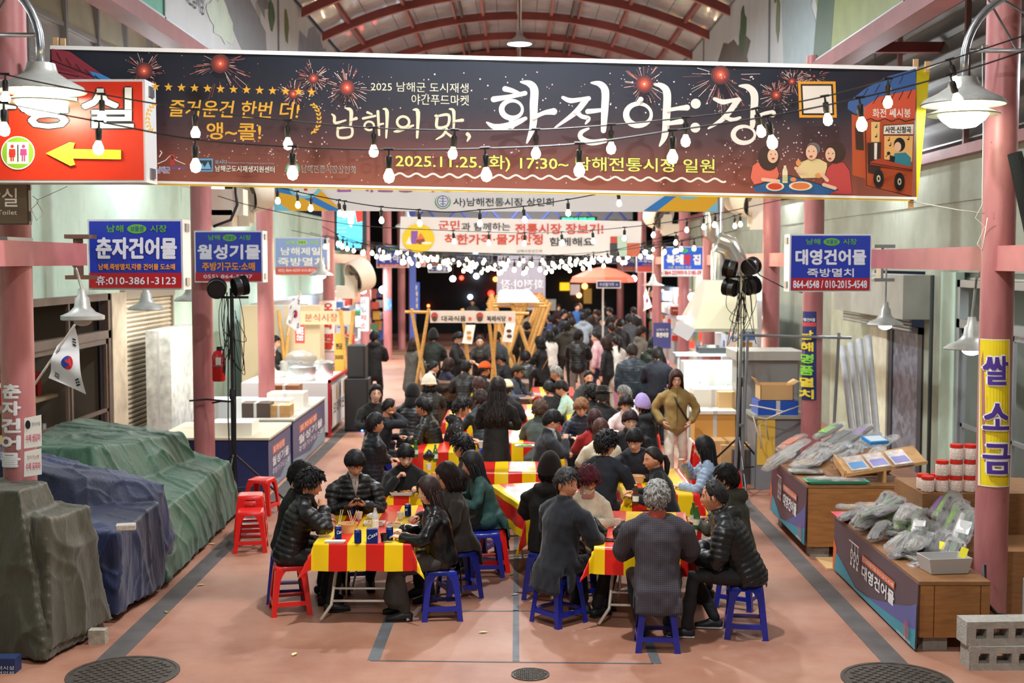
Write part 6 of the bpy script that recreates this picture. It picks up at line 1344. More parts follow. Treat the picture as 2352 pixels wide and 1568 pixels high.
def light_stand(x,y,ztop,label,white=False,n=4):
 t=thing('light_stand',(x,y,0),label,'light stand');q=MB();q.tube([(x,y,.25),(x,y,1.55)],.028,10,None);q.build('lower_pole',mat('#17181a',.4),t);q=MB();q.tube([(x,y,1.5),(x,y,ztop)],.02,10);q.build('upper_pole',mat('#e6e2b8',.5)if white else mat('#232326',.4),t)
 for k in range(3):
  a=k*2*PI/3+.5;q=MB();q.tube([(x,y,.75),(x+.75*math.cos(a),y+.75*math.sin(a),.02)],.014,8);q.tube([(x,y,.3),(x+.45*math.cos(a),y+.45*math.sin(a),.30)],.010,6);lg=q.build('leg',mat('#17181a',.4),t)
 q=MB();q.lathe((x,y,0),[(.04,1.45),(.045,1.5),(.04,1.58)],12);q.build('collar',mat('#202022',.5),t)
 offs=[(-.17,-.05,.0),(.13,-.05,.03),(-.15,.0,-.26),(.15,.0,-.24)][:n]
 for i,(dx,dy,dz)in enumerate(offs):parcan(t,Vector((x+dx,y+dy,ztop+dz)),(1.2,-.6,.9,-1.0)[i]if n==4 else(.2,-1.0)[i],.2,.12)
 q=MB();q.box((x-.22,y-.015,ztop-.13),(x+.22,y+.015,ztop-.10));q.build('crossbar',mat('#1a1a1c',.4),t)
 r_=random.Random(int(x*10));q=MB()
 for k in range(9):
  x0=x+r_.uniform(-.15,.15);pts=[(x0,y-.04,ztop-.05),(x0+r_.uniform(-.08,.08),y-.08,ztop-r_.uniform(.3,.9)),(x+r_.uniform(-.2,.2),y-.06,ztop-r_.uniform(.6,1.1)),(x+r_.uniform(-.05,.05),y-.03,ztop-r_.uniform(.2,.5))];P=[Vector(v)for v in pts];out=[]
  for i in range(3):
   p0,p1,p2,p3=P[max(i-1,0)],P[i],P[i+1],P[min(i+2,3)]
   for s in range(7):u=s/7;out.append(.5*((2*p1)+(p2-p0)*u+(2*p0-5*p1+4*p2-p3)*u*u+(3*p1-p0-3*p2+p3)*u**3))
  q.tube(out,.005,5)
 q.tube([(x+.03,y-.04,ztop-.1),(x+.05,y-.05,1.6),(x+.04,y-.05,.8),(x+.06,y-.04,.05)],.008,6);q.tube([(x-.03,y-.04,ztop-.1),(x-.05,y-.05,1.2),(x-.03,y-.05,.3)],.008,6);o=q.build('hanging_cables',M_CABLE,t);o['kind']='stuff'
 return t
light_stand(-3.62,16.0,2.86,'black tripod with two stage lights against the red column',False,2);light_stand(3.12,17.6,3.1,'tripod with four black stage lights and dangling cables',True,4)
rope('power_cable',[W(1700,580,17.5),W(1745,632,17.4),W(1800,660,17.2),W(1843,672,17.35)],.008,M_CABLE,'black cable sweeping from the stage lights to the column','cable')
c=W(503,875,16.6);t=thing('fire_extinguisher',c,'red fire extinguisher hanging on the dark pink column','fire extinguisher');q=MB();q.lathe(c,[(0,0),(.075,.0),(.085,.02),(.085,.33),(.06,.39),(.03,.41),(.0,.41)],24);q.build('cylinder',mat('#c41a1c',.3),t,smooth='auto')
q=MB();q.box((c.x-.02,c.y-.03,c.z+.41),(c.x+.05,c.y+.03,c.z+.46));q.tube([(c.x,c.y,c.z+.44),(c.x+.07,c.y-.05,c.z+.42),(c.x+.09,c.y-.08,c.z+.3),(c.x+.08,c.y-.08,c.z+.12)],.012,8);q.build('valve_and_hose',mat('#1a1a1b',.4),t);q=MB();q.lathe(c,[(.0865,.20),(.0865,.215)],24);q.build('strap',M_GALV,t);q=MB();q.box((c.x-.02,c.y-.09,c.z+.22),(c.x+.05,c.y-.083,c.z+.32));q.build('label',WH,t)
q=MB();q.tube([(LX+.17,16.62,1.33),(LX+.3,16.55,1.36),(-3.6,15.95,1.42),(LX+.1,16.6,1.38),(LX-.13,16.6,1.36)],.012,6);tag(q.build('cable_tie_loop',M_CABLE),'black cables wrapped around the column and the light stand','cable')
def flag(px,py,d,pole,cs,label,sc=1.0,phase=0):
 """cs = [tip, far top, far bottom, bottom] corners in pixels"""
 t=thing('small_flag',W(px,py,d),label,'flag');q=MB();q.tube([W(*pole[0],d),W(*pole[1],d)],.012,8);q.build('flag_pole',mat('#cfc8bb',.5),t)
 a,b_,c_,e=[W(*v,d)for v in cs];nn=14
 def f(x,y,k):u,v=x,y;P=a*(1-u)*(1-v)+b_*u*(1-v)+c_*u*v+e*(1-u)*v;P.y+=.035*math.sin(u*7+v*2+phase)-k-.003;return P
 q=MB()
 for i in range(nn+1):
  for j in range(9):q.v.append(f(i/nn,j/8,-.003))
 q.f=[(i*9+j,i*9+j+1,(i+1)*9+j+1,(i+1)*9+j)for i in range(nn)for j in range(8)];q.m=[0]*len(q.f);q.build('flag_cloth',mat('#efeef0',.7),t,smooth=True)
 p=Print(mapf=f,step=.0012);R_,B_=mF('#c8202c'),mF('#1f3f98');cx,cy,rx,ry=.52,.42,.13,.20;th=[i*PI/12 for i in range(13)]
 def sub(P0,m):
  k=p.lay();p.mb.add([f(x,y,k)for x,y in P0],[tuple(range(len(P0)))],m)
 up=[(cx-rx*math.cos(a_),cy-ry*math.sin(a_))for a_ in th];lo=[(cx+rx*math.cos(a_),cy+ry*math.sin(a_))for a_ in th];wv=[(cx+rx*(1-i/6),cy+.085*math.sin(i*PI/3))for i in range(1,12)]
 sub(up+wv,R_);sub([(cx-rx,cy)]+lo[::-1][1:12]+[(cx+rx,cy)]+wv,B_)if False else sub(lo+wv[::-1],B_)
 for qx,qy,sl in((.20,.16,-.6),(.84,.16,.6),(.20,.78,.6),(.84,.78,-.6)):
  for k in range(3):
   o_=(k-1)*.045
   for s0,s1 in((-.065,-.008),(.008,.065))if(k+int(qx*10))%2 else((-.065,.065),):sub([(qx+o_+s0*sl*.6-.012,qy+s0),(qx+o_+s0*sl*.6+.014,qy+s0),(qx+o_+s1*sl*.6+.014,qy+s1),(qx+o_+s1*sl*.6-.012,qy+s1)],K)
 p.build('flag_emblem',t);return t
flag(150,830,12.4,((78,885),(172,745)),[(172,750),(196,906),(110,868),(128,795)],'small national flag with a red and blue disc drooping by the dark shop doors');flag(680,720,22.5,((660,770),(690,668)),[(692,672),(688,765),(658,742),(664,700)],'small national flag hanging in the steamed bun stall',phase=2);flag(1490,690,35,((1478,715),(1492,660)),[(1484,662),(1498,705),(1480,712),(1478,680)],'tiny national flag among the far columns',phase=1)
M_PLY=wood('#a9733f','#8a5a2f',4);M_PLY2=wood('#96683c','#7a5230',7);M_PINE=wood('#c79a62','#b0834e',6)
def counter(name,x0,x1,y0,y1,z,label,planks=None,draw=None,vb=.0,pm=None):
 t=thing(name,((x0+x1)/2,(y0+y1)/2,0),label,'stall counter');q=MB();q.box((x0,y0+.02,.12),(x1,y1,z-.03));q.build('body',pm or M_PLY,t);q=MB();q.box((x0-.01,y0,z-.03),(x1,y1,z));q.build('top_board',M_PLY2,t)
 for xa,xb in planks or((x0,x1),):q=MB();q.box((xa+.004,y0,.12),(xb-.004,y0+.018,z-.035));q.build('plank',M_PLY,t)
 for yy in(y0+.05,y1-.3):MB().box((x0+.05,yy,0),(x0+.25,yy+.2,.12)).build('footing_block',mat('#8f8a82',.9,var=.2,vscale=20),t)
 q=MB();q.add([(x0-.018,y0-.01,z-.02),(x0-.018,y1,z-.02),(x0-.03,y1,vb+.02),(x0-.03,y0-.01,vb),(x0-.010,y0-.01,z-.02),(x0-.010,y1,z-.02),(x0-.022,y1,vb+.02),(x0-.022,y0-.01,vb)],[(0,1,2,3),(7,6,5,4),(0,3,7,4),(1,5,6,2),(0,4,5,1),(3,2,6,7)]);q.build('front_vinyl',mat('#574750',.42),t)
 wd=(y1-y0)*100;h=(z-vb)*100
 p=Print(mapf=quadmap((x0-.019,y1,z-.02),(x0-.019,y0-.01,z-.02),(x0-.031,y0-.01,vb),(x0-.031,y1,vb+.02),wd,h,(-1,0,0)),step=.0008);draw(p,wd,h);p.build('printed_lettering',t);return t
TEAL=mF('#3f93a6');VIO=mF('#5f6098');LGT=mF('#e8e6e6');ORR=mF('#d86a3a')
def vinyl(p,w,h,phone=True):
 curve=lambda a,b_,n,f:[(a+(b_-a)*i/n,f(i/n))for i in range(n+1)]
 p.poly([(0,h)]+[(0,h*.62)]+curve(0,w*.34,8,lambda t:h*(.62+.36*t**1.3))+[(w*.34,h)],TEAL);p.poly([(0,h*.40),(w*.05,h*.56),(w*.02,h),(0,h)],ORR)if phone else None
 p.poly([(w,h)]+[(w,h*.30)]+curve(w,w*.42,10,lambda t:h*(.30+.66*(1-(1-t)**1.0)**.8))+[(w*.42,h)],VIO);p.poly([(w,h),(w,h*.70)]+curve(w,w*.30,10,lambda t:h*(.70+.26*t**.7))+[(w*.30,h)],TEAL)
 p.text('대영건어물',w*.40,h*.42,w*.78,h*.66,LGT,.04);p.rect(w*.40,h*.25,w*.78,h*.375,ORR);p.text('전국택배가능 010-2015-4548',w*.41,h*.27,w*.77,h*.36,LGT,.02)
 for k in range(3):
  cx=w*(.27+.045*k);p.stroke([(cx,h*.16),(cx,h*.30)],1.2,LGT);p.ell(cx,h*.40,w*.016,h*.10,LGT,14);p.ell(cx,h*.40,w*.010,h*.065,mF('#574750'),14);p.poly([(cx,h*.48),(cx-w*.012,h*.60),(cx+w*.012,h*.60)],LGT);p.ell(cx,h*.37,w*.005,h*.012,LGT,8)
 p.stroke([(w*.245,h*.16),(w*.375,h*.16)],1.4,LGT);
 for r_ in(6.5,4.6,2.8):p.stroke([(w*.93+r_*math.cos(a*PI/8),h*.80+r_*1.2*math.sin(a*PI/8))for a in range(17)],1.0,mF('#c84a4a'),1,cap=False)
 p.text('남해전통시장',w*.84,h*.91,w*.98,h*.96,LGT,.0)
counter('dried_fish_counter',3.30,3.88,10.2,12.9,.585,'near wooden counter of packed seaweed with a printed vinyl front',((3.30,3.42),(3.42,3.80),(3.80,3.88)),vinyl,vb=-.0+.02)
q=MB();q.box((3.88,11.3,.0),(4.9,12.9,.55));q.box((3.88,11.3,.55),(4.9,12.9,.58),M_PLY2);tag(q.build('display_table',M_PLY),'wooden display table behind the rusty column under the seaweed packs','table')
counter('dried_fish_counter',3.14,4.25,13.5,15.35,.79,'second wooden counter heaped with dried fish packs and trays',None,lambda p,w,h:vinyl(p,w,h),vb=.14)
t=thing('cardboard_sheet',(3.3,13.1,0),'flattened cardboard tucked between the two counters','cardboard');q=MB();q.box((3.22,12.95,.0),(3.75,13.45,.02));q.prism([(3.45,12.93,.0),(3.60,12.93,.0),(3.60,12.93,.10),(3.45,12.93,.06)],(0,.02,0));q.build('sheet',M_KRAFT,t)
def cinder(px,py,z,label,rz=0):
 p=G(px,py,0);t=thing('hollow_block',(p.x,p.y,z),label,'concrete block','hollow blocks at the foot of the rusty column',rz,local=True);q=MB();L_,D_,H_=.275,.10,.19
 xs=[-L_,-L_+.03,-.105,-.075,.075,.105,L_-.03,L_]
 q.box((-L_,-D_,0),(L_,D_,.055));q.box((-L_,-D_,H_-.055),(L_,D_,H_))
 for a,b_ in((-L_,-L_+.075),(-.115,-.06),(.06,.115),(L_-.075,L_)):q.box((a,-D_,.055),(b_,D_,H_-.055))
 q.build('block',mat('#a8a39a',.9,var=.15,vscale=25,bump=.5,bscale=70),t);return t
cinder(2295,1530,0.0,'lower hollow concrete block at the foot of the rusty column');cinder(2285,1528,.192,'upper hollow concrete block stacked at the foot of the rusty column',.05)
q=MB();q.box((G(2200,1530).x-.1,10.45,0),(G(2200,1530).x+.12,10.6,.09));tag(q.build('clay_brick',mat('#b0623f',.9,var=.2,vscale=20)),'orange clay brick wedged beside the hollow blocks','brick')
q=MB();X0=4.42;q.tube([(X0,10.7,.45),(X0,10.7,7)],.055,16);tag(q.build('downpipe',mat('#8d6a60',.3,.6),None,smooth='auto'),'shiny brown downpipe behind the rusty column','pipe');q=MB();q.tube([(X0,10.7,0),(X0,10.7,.48)],.07,16);tag(q.build('pipe_sleeve',mat('#9a9da2',.5),None,smooth='auto'),'grey plastic sleeve at the foot of the brown downpipe','pipe')
rope('black_hose',[(3.98,10.62,.62),(3.94,10.5,.35),(4.02,10.42,.25),(4.3,10.4,.22),(4.6,10.5,.22)],.018,M_CABLE,'black hose bending around the foot of the rusty column','hose')
q=MB();q.tube([(4.15,10.62,4.1),(4.35,10.5,3.2),(4.55,10.5,2.3),(4.62,10.55,1.2),(4.6,10.6,.5)],[.06,.09,.10,.09,.07],10);tag(q.build('rolled_netting',mat('#151618',.95,bump=.6,bscale=60),None,smooth=True),'roll of black netting hanging beside the rusty column','netting')
def filmmat():
 m=newmat('clear_film',.06);nt,N,L,b=nodes_of(m);N.remove(b);out=[n for n in N if n.type=='OUTPUT_MATERIAL'][0];tr=N.new('ShaderNodeBsdfTransparent');gl=N.new('ShaderNodeBsdfGlossy');gl.inputs['Roughness'].default_value=.22;mx=N.new('ShaderNodeMixShader');mx.inputs[0].default_value=.42;tc=N.new('ShaderNodeTexCoord');f=noise(nt,tc.outputs['Object'],34,5,.75);bp=N.new('ShaderNodeBump');bp.inputs['Strength'].default_value=1.0;bp.inputs['Distance'].default_value=.03;L.new(f,bp.inputs['Height']);L.new(bp.outputs['Normal'],gl.inputs['Normal']);L.new(tr.outputs[0],mx.inputs[1]);L.new(gl.outputs[0],mx.inputs[2]);L.new(mx.outputs[0],out.inputs['Surface']);return m
M_FILM=filmmat();rp=random.Random(11);PCT={}
def packet(kind,L_,W_,H_):
 """a bag: printed or food contents inside crinkled clear film, built round its own origin"""
 key=kind
 cols={'kelp':('#1c2a22','#3f7a2a','#0f1512'),'kelpgreen':('#7db83a','#2f5a2a','#1a2418'),'fish':('#8a8478','#b8b0a2','#5d574e'),'squid':('#d8b878','#c8a060','#b08a50'),'black':('#17181c','#24262c','#101114'),'pale':('#d8d4c8','#eceae4','#b8b0a0'),'purple':('#6a3a78','#8a6a98','#2a1a30'),'orange':('#d8662a','#e08a3a','#a8461a'),'shrimp':('#d09a88','#e0b8a8','#b87a68'),'label':('#e9e9e6','#3a6a3a','#1a1f1c')}[kind]
 t=bpy.data.objects.new('food_packet',None);COL.objects.link(t);q=MB();n=5
 if kind in('fish','squid','pale','shrimp'):
  for i in range(14):
   x=rp.uniform(-.36,.36)*W_;y=rp.uniform(-.12,.12)*L_;l=rp.uniform(.22,.34)*L_;z=H_*rp.uniform(.3,.75);a=rp.uniform(-.12,.12);q.tube([(x-a*l,y-l,z),(x,y,z+.006),(x+a*l,y+l,z)],[.003,W_*rp.uniform(.05,.08),.002],5,mat(cols[i%3],.5),flat=.5)
 else:
  for i in range(3):
   v,f=loft([(-W_*.27+i*W_*.27,-L_*.44,H_*.45),(-W_*.27+i*W_*.27,0,H_*.5),(-W_*.27+i*W_*.27,L_*.44,H_*.45)],[(W_*.17,H_*.3),(W_*.18,H_*.4),(W_*.15,H_*.3)],n=8);v=v+(wob(v,90,i+len(kind))*.006)[:,None];q.add(v,f,mat(cols[i%3],.45,bump=.6,bscale=45))
 if kind in('kelpgreen','label','orange','purple'):q.box((-W_*.34,-L_*.30,H_*.72),(W_*.34,L_*.16,H_*.93),mat({'kelpgreen':'#8cc63a','label':'#f2f2ee','orange':'#e8702a','purple':'#8a5aa8'}[kind],.3))
 q.build('contents',None,t,smooth=False);q=MB();nx,ny=5,8
 for j in range(ny+1):
  v=j/ny
  for i in range(nx*2):
   a=2*PI*i/(nx*2);e=1 if 0<j<ny else .75;hh=math.sin(PI*min(max(v,.06),.94))**.35
   q.v.append((W_*.52*e*math.cos(a)*(1+rp.uniform(-.05,.05)),-L_*.58+L_*1.16*v,H_*.5+H_*.58*hh*math.sin(a)*(1+rp.uniform(-.12,.12))+(rp.uniform(-.006,.006))))
 m_=nx*2;q.f=[(j*m_+i,j*m_+(i+1)%m_,(j+1)*m_+(i+1)%m_,(j+1)*m_+i)for j in range(ny)for i in range(m_)]+[tuple(range(m_))[::-1],tuple(range(ny*m_,(ny+1)*m_))];q.m=[0]*len(q.f);q.build('clear_film',M_FILM,t);return t
def put_packet(kind,L_,W_,H_,loc,rz,rx,ry,label,group):
 key=(kind,L_,W_,H_)
 if key not in PCT:PCT[key]=packet(kind,L_,W_,H_);r=PCT[key];PCT[(key,'k')]=[c for c in COL.objects if c.parent==r]
 else:
  r=PCT[key].copy();COL.objects.link(r)
  for c in PCT[(key,'k')]:d_=c.copy();COL.objects.link(d_);d_.parent=r
 r.location=loc;r.rotation_euler=(rx,ry,rz);return tag(r,label,'food packet',group)
DESC={'kelp':'dark green seaweed','kelpgreen':'seaweed with a bright green label','fish':'silvery dried fish','squid':'golden dried squid','black':'black laver','pale':'pale dried anchovy','purple':'seaweed with a purple label','orange':'dried pollack with an orange label','shrimp':'pinkish dried shrimp','label':'dark kelp with a white label'}
GN='clear packets heaped on the near counter';GF='clear packets heaped on the second counter'
rowA=[('squid',1965,1165,.63,1.2),('squid',2010,1160,.68,1.4),('fish',1978,1185,.62,.9),('fish',2030,1190,.64,.6),('black',2035,1172,.70,-.7),('pale',2090,1150,.72,-.7),('fish',2075,1175,.68,-.6)]
nk=0
for k,x,y,z,a in rowA:p=G(x,y,z);put_packet(k,.34,.16,.06,(p.x,p.y,z-.03),a,0,0,'clear packet of %s, number %d from the far corner of the near counter'%(DESC[k],nk+1)if 0 else['golden dried squid packet at the far corner of the near counter','golden dried squid packet lying over the pink tray','silvery dried fish packet over the pink tray edge','silvery dried fish packet beside the blue trays','black laver packet with a small label beside the squid packets','pale dried anchovy packet at the back of the near counter','silvery dried fish packet below the pale anchovy packet'][nk],GN);nk+=1
nb=0
kinds=['kelp','kelpgreen','kelp','kelpgreen','label','black','kelp','purple','kelpgreen','kelp','black','kelpgreen','kelp','label']
WHERE=['at the far end','second from the far end','beside the jars','below the salt jars','in the middle','near the yellow column sign','leaning by the column','over the grey tub','nearest the grey tub','under the brown sauce bottles','hidden by the rusty column','propped on its neighbours','lowest in the row','touching the blue trays']
for i in range(14):
 r_,c_=divmod(i,7);y=(12.5-c_*.27)if not r_ else(11.95-c_*.09);x=3.66+r_*.42+.02*c_*(1-r_);z=.74+r_*.14-c_*.02
 k=kinds[i];put_packet(k,.42,.17,.055,(x,y,z),-.55+rp.uniform(-.12,.12),.45,.15,'packet of %s %s'%(DESC[k],WHERE[i]),GN)
rowB=[('orange',2075,1205,.64,-.9,'orange labelled dried pollack packet in the first blue tray'),('label',2110,1235,.64,-1.0,'green and white labelled kelp packet in the middle blue tray'),('label',2065,1225,.65,-1.2,'white labelled kelp packet overhanging the blue tray'),('pale',2130,1215,.68,-.8,'pale anchovy packet behind the blue trays'),('purple',2170,1200,.72,-.9,'lilac labelled packet behind the white foam pack'),('pale',2190,1232,.68,-1.4,'white foam pack wrapped in film beyond the grey tub'),('pale',2110,1255,.64,-1.3,'long white film wrapped pack on the near blue tray'),('black',2200,1262,.66,-.3,'dark kelp bag behind the grey tub'),('kelpgreen',2210,1215,.74,-.5,'green labelled seaweed packet beside the rusty column'),('fish',2105,1280,.62,.3,'bundle of small flat fish packs before the grey tub'),('pale',2130,1290,.61,-1.2,'clear packet of tiny fish at the edge by the grey tub'),('kelp',2160,1170,.76,-.6,'dark seaweed packet below the salt jars'),('shrimp',2000,1205,.62,-.4,'pinkish shrimp packet at the counter edge before the trays')]
for k,x,y,z,a,lb in rowB:p=G(x,y,z);put_packet(k,.30,.15,.055,(p.x,p.y,z-.03),a,rp.uniform(-.1,.25),0,lb,GN)
def crate(px,py,z,sx,sy,h_,m,label,rz=0,n='plastic_tray'):return tray(px,py,sx,sy,h_,label,m,rz,(),z,n)
M_BT2=mat('#2038c0',.35);crate(2010,1195,.59,.16,.14,.05,mat('#3f8ac8',.35),'light blue plastic tray under the first packets');crate(2035,1210,.59,.15,.15,.05,M_BT2,'first royal blue tray along the counter edge');crate(2070,1232,.59,.15,.15,.05,M_BT2,'second royal blue tray along the counter edge');crate(2120,1260,.59,.20,.15,.05,M_BT2,'royal blue tray nearest the grey tub');crate(1955,1190,.59,.16,.2,.03,mat('#d85a6a',.4),'pink tray at the far corner of the near counter')
t=tray(2168,1310,.19,.13,.13,'grey plastic dish tub on the near end of the counter',mat('#b5b3b2',.35),.12,(),.59,'plastic_tub');p=G(2225,1275,.72)
q=MB();q.box((-.03,-.002,0),(.03,.002,.09));o=q.build('price_card',mF('#e8dc28'),None,loc=(p.x-.06,p.y,.70));o.rotation_euler=(-.3,.3,-.5);tag(o,'yellow price card standing in the grey tub','price card');o=q.build('price_card',mF('#e8dc28'),None,loc=(G(2165,1262,.66).x,G(2165,1262,.66).y,.66));o.rotation_euler=(-.9,.2,-.2);tag(o,'yellow price card lying on the bags beyond the tub','price card')
JX=[(0,0,0),(1,0,0),(2,0,0),(3,0,0),(0,1,0),(1,1,0),(1,0,1),(2,0,1),(3,0,1),(2,0,2),(3,0,2),(2,1,0)]
JL=['salt jar at the left edge of the stack','salt jar under the second column of jars','salt jar in the bottom row by the middle','large front salt jar at the bottom','bottom salt jar beside the column','small salt jar in front of the left edge','middle row salt jar over the second column','middle row salt jar near the centre','middle row salt jar touching the column','top salt jar nearest the door','top salt jar nearest the column','bottom salt jar half behind the column']
jr=None
q=MB();q.box((3.89,12.0,.58),(5.2,12.9,.98));tag(q.build('jar_riser',M_PLY2),'low wooden riser under the red lidded salt jars','riser')
for i,(x,y,lv)in enumerate(JX):
 xx=3.97+x*.135;yy=12.1+y*.14
 if jr is None:
  jr=onthing('salt_jar',(0,0,0),'','jar','red lidded salt jars');q=MB();q.lathe((0,0,0),[(.05,0),(.062,.01),(.062,.11),(.05,.125)],20);q.build('jar_body',mat('#dcc8bc',.3,var=.25,vscale=60),jr,smooth='auto');q=MB();q.lathe((0,0,0),[(.058,.118),(.060,.122),(.060,.15),(.054,.154),(0,.154)],20);q.build('lid',mat('#d82a1c',.3),jr);JK=[c for c in COL.objects if c.parent==jr];r=jr
 else:
  r=jr.copy();COL.objects.link(r)
  for c in JK:d_=c.copy();COL.objects.link(d_);d_.parent=r
 r.location=(xx,yy,.98+lv*.155);r['label']='red lidded '+JL[i]
for i,(x,lb)in enumerate(((2228,'brown sauce bottle with a red cap beside the column'),(2240,'second brown sauce bottle with a red cap, half hidden'))):
 t=onthing('sauce_bottle',(4.52+i*.11,12.1,.98),lb,'bottle');q=MB();q.lathe((0,0,0),[(.035,0),(.038,.01),(.038,.15),(.015,.21),(.015,.24)],16);q.build('bottle_body',mat('#5a1f14',.15),t,smooth='auto');q=MB();q.lathe((0,0,0),[(.018,.235),(.018,.27),(0,.27)],12);q.build('cap',mat('#d8201c',.3),t)
W2=['by the vinyl edge','second along the front edge','above the white foam tray','at the crest of the heap','at the left foot of the heap','under the wooden rack','near the green tray','behind the blue card pack','at the back toward the door','fanned out beside the crest','below the crest','slid towards the edge','topmost of the fan','leaning on its neighbour','at the rear corner','in the middle of the heap']
k2=['fish','fish','pale','kelpgreen','fish','squid','fish','black','black','black','pale','pale','purple','fish','fish','orange']
pos2=[(1800,1040,.86),(1825,1025,.90),(1880,1035,.92),(1905,985,1.04),(1790,1055,.83),(1990,1040,.90),(1850,1050,.86),(1945,1010,.97),(1960,1000,.98),(1925,1000,1.00),(1890,1055,.86),(1860,1060,.85),(1975,990,1.04),(1995,1010,.98),(2030,1015,.96),(1820,1012,.92)]
for i,(x,y,z)in enumerate(pos2):p=G(x,y,z);put_packet(k2[i],.46,.18,.07,(p.x,p.y,z-.05),-.8+rp.uniform(-.15,.15),.28,0,'packet of %s %s, second counter'%(DESC[k2[i]],W2[i]),GF)
q=MB();v,f=loft([(3.45,14.2,.80),(3.9,14.5,.86),(4.1,15.0,.90)],[(.25,.06),(.45,.10),(.35,.10)],n=14);q.v=[tuple(a)for a in v];q.f=f;q.m=[0]*len(f);tag(q.build('goods_heap_board',M_PLY2),'sloping board that carries the fish packets on the second counter','board')
crate(1920,1108,.80,.34,.12,.03,mat('#3fae8a',.4),'green plastic tray with packed fish at the near edge');crate(1870,1085,.80,.28,.10,.03,mat('#cfe8dc',.4),'pale green tray behind the green one')
for k,x,y,z,a,lb in(('pale',1895,1098,.84,1.5,'clear packet of small fish in the green tray'),('shrimp',1945,1100,.84,1.5,'clear packet of pink shrimp in the green tray'),('fish',1900,1075,.85,1.4,'clear packet of anchovies in the pale green tray'),('pale',1850,1080,.84,1.3,'clear packet at the corner of the pale green tray')):p=G(x,y,z);put_packet(k,.34,.18,.05,(p.x,p.y,z-.03),a,0,0,lb,GF)
t=thing('wooden_display_rack',(3.9,13.8,.8),'tilted pine display rack holding flat blue packs','rack');A0,A1=W(1943,1062,13.95),W(2130,1052,14.1);q=MB();q.prism([(3.58,13.62,.86),(4.5,13.75,.99),(4.5,14.25,1.10),(3.58,14.1,.97)],(0,0,.015));q.build('sloping_board',M_PINE,t)
q=MB();q.prism([(3.56,13.60,.84),(3.56,14.1,.95),(3.56,14.1,1.04),(3.56,13.60,.93)],(.02,0,0));q.prism([(3.56,13.60,.86),(4.5,13.73,.985),(4.5,13.73,1.02),(3.56,13.60,.90)],(0,.02,0));q.build('lip',M_PINE,t);q=MB();q.box((4.0,13.66,.79),(4.03,13.9,.93));q.box((3.60,13.64,.79),(3.63,13.9,.86));q.build('support',M_PINE,t)
for i,(x,lb)in enumerate(((3.75,'flat pack of pressed fish with blue print on the pine rack, nearest the lip'),(3.98,'flat pack with lilac print in the middle of the pine rack'),(4.22,'flat pack with lilac print at the upper end of the pine rack'))):
 t=onthing('flat_pack',(x,13.86,.935+(x-3.6)*.14),lb,'food packet');t.rotation_euler=(.22,-.14,0);q=MB();q.box((-.10,-.2,0),(.10,.2,.025));q.build('pack',mat('#b8aaa0',.25,var=.2,vscale=20),t);q=MB();q.box((-.08,-.15,.025),(.08,.02,.027));q.build('printed_label',mat('#6a62a8' if i else '#4a86b8',.3),t)
for(x,y,z,lb)in((2010,1010,1.02,'blue edged flat box lying high on the packet heap'),(1968,1030,.98,'small blue framed card box in the packet heap')):p=G(x,y,z);t=onthing('card_box',p,lb,'box',None,.4);t.rotation_euler=(.3,0,.4);q=MB();q.box((-.14,-.09,-.02),(.14,.09,.02));q.build('box',mat('#2f8ad0',.3),t);q=MB();q.box((-.12,-.07,.02),(.12,.07,.023));q.build('window',mat('#cdd8de',.2),t)
for i in range(4):q=MB();q.tube([(4.72+i*.10,17.2,.0),(4.62+i*.10+i*.02,17.9,2.0+.05*i)],.05,12);tag(q.build('wrapped_pole',mat('#d5dade',.3,var=.08,vscale=8),None,smooth='auto'),['film wrapped white pole leaning next to the column','second film wrapped pole in the leaning bundle','third film wrapped pole in the leaning bundle','film wrapped pole leaning nearest the dark door'][i],'pole','film wrapped poles leaning together')
def cbox(x0,y0,z0,sx,sy,sz,label,m=M_KRAFT,open_=False,stripe=None,name='cardboard_box',cat='box'):
 t=thing(name,(x0,y0,z0),label,cat);q=MB();e=.008
 if open_:
  q.box((x0,y0,z0),(x0+sx,y0+e,z0+sz));q.box((x0,y0+sy-e,z0),(x0+sx,y0+sy,z0+sz));q.box((x0,y0,z0),(x0+e,y0+sy,z0+sz));q.box((x0+sx-e,y0,z0),(x0+sx,y0+sy,z0+sz));q.box((x0,y0,z0),(x0+sx,y0+sy,z0+e));q.build('box_body',m,t)
  q=MB();q.prism([(x0,y0,z0+sz),(x0,y0+sy,z0+sz),(x0-.06,y0+sy,z0+sz+.08),(x0-.06,y0,z0+sz+.08)],(0,0,.006));q.prism([(x0+sx,y0,z0+sz),(x0+sx,y0+sy,z0+sz),(x0+sx+.08,y0+sy,z0+sz+.05),(x0+sx+.08,y0,z0+sz+.05)],(0,0,.006));q.build('flap',m,t)
 else:q.box((x0,y0,z0),(x0+sx,y0+sy,z0+sz));q.build('box_body',m,t);q=MB();q.box((x0,y0-.001,z0+sz-.002),(x0+sx,y0+sy,z0+sz+.002))if 0 else q.box((x0+sx*.45,y0-.002,z0),(x0+sx*.55,y0+sy,z0+sz+.002));q.build('tape_seam',mat('#b89058',.4)if m is M_KRAFT else mat('#c9c9c6',.5),t)
 if stripe:q=MB();q.box((x0-.004,y0-.006,z0),(x0+sx+.004,y0+sy,z0+sz*.42));q.build('printed_band',stripe,t)
 return t
M_STY=mat('#ece8da',.6);M_BIN=mat('#9a9b9a',.5)
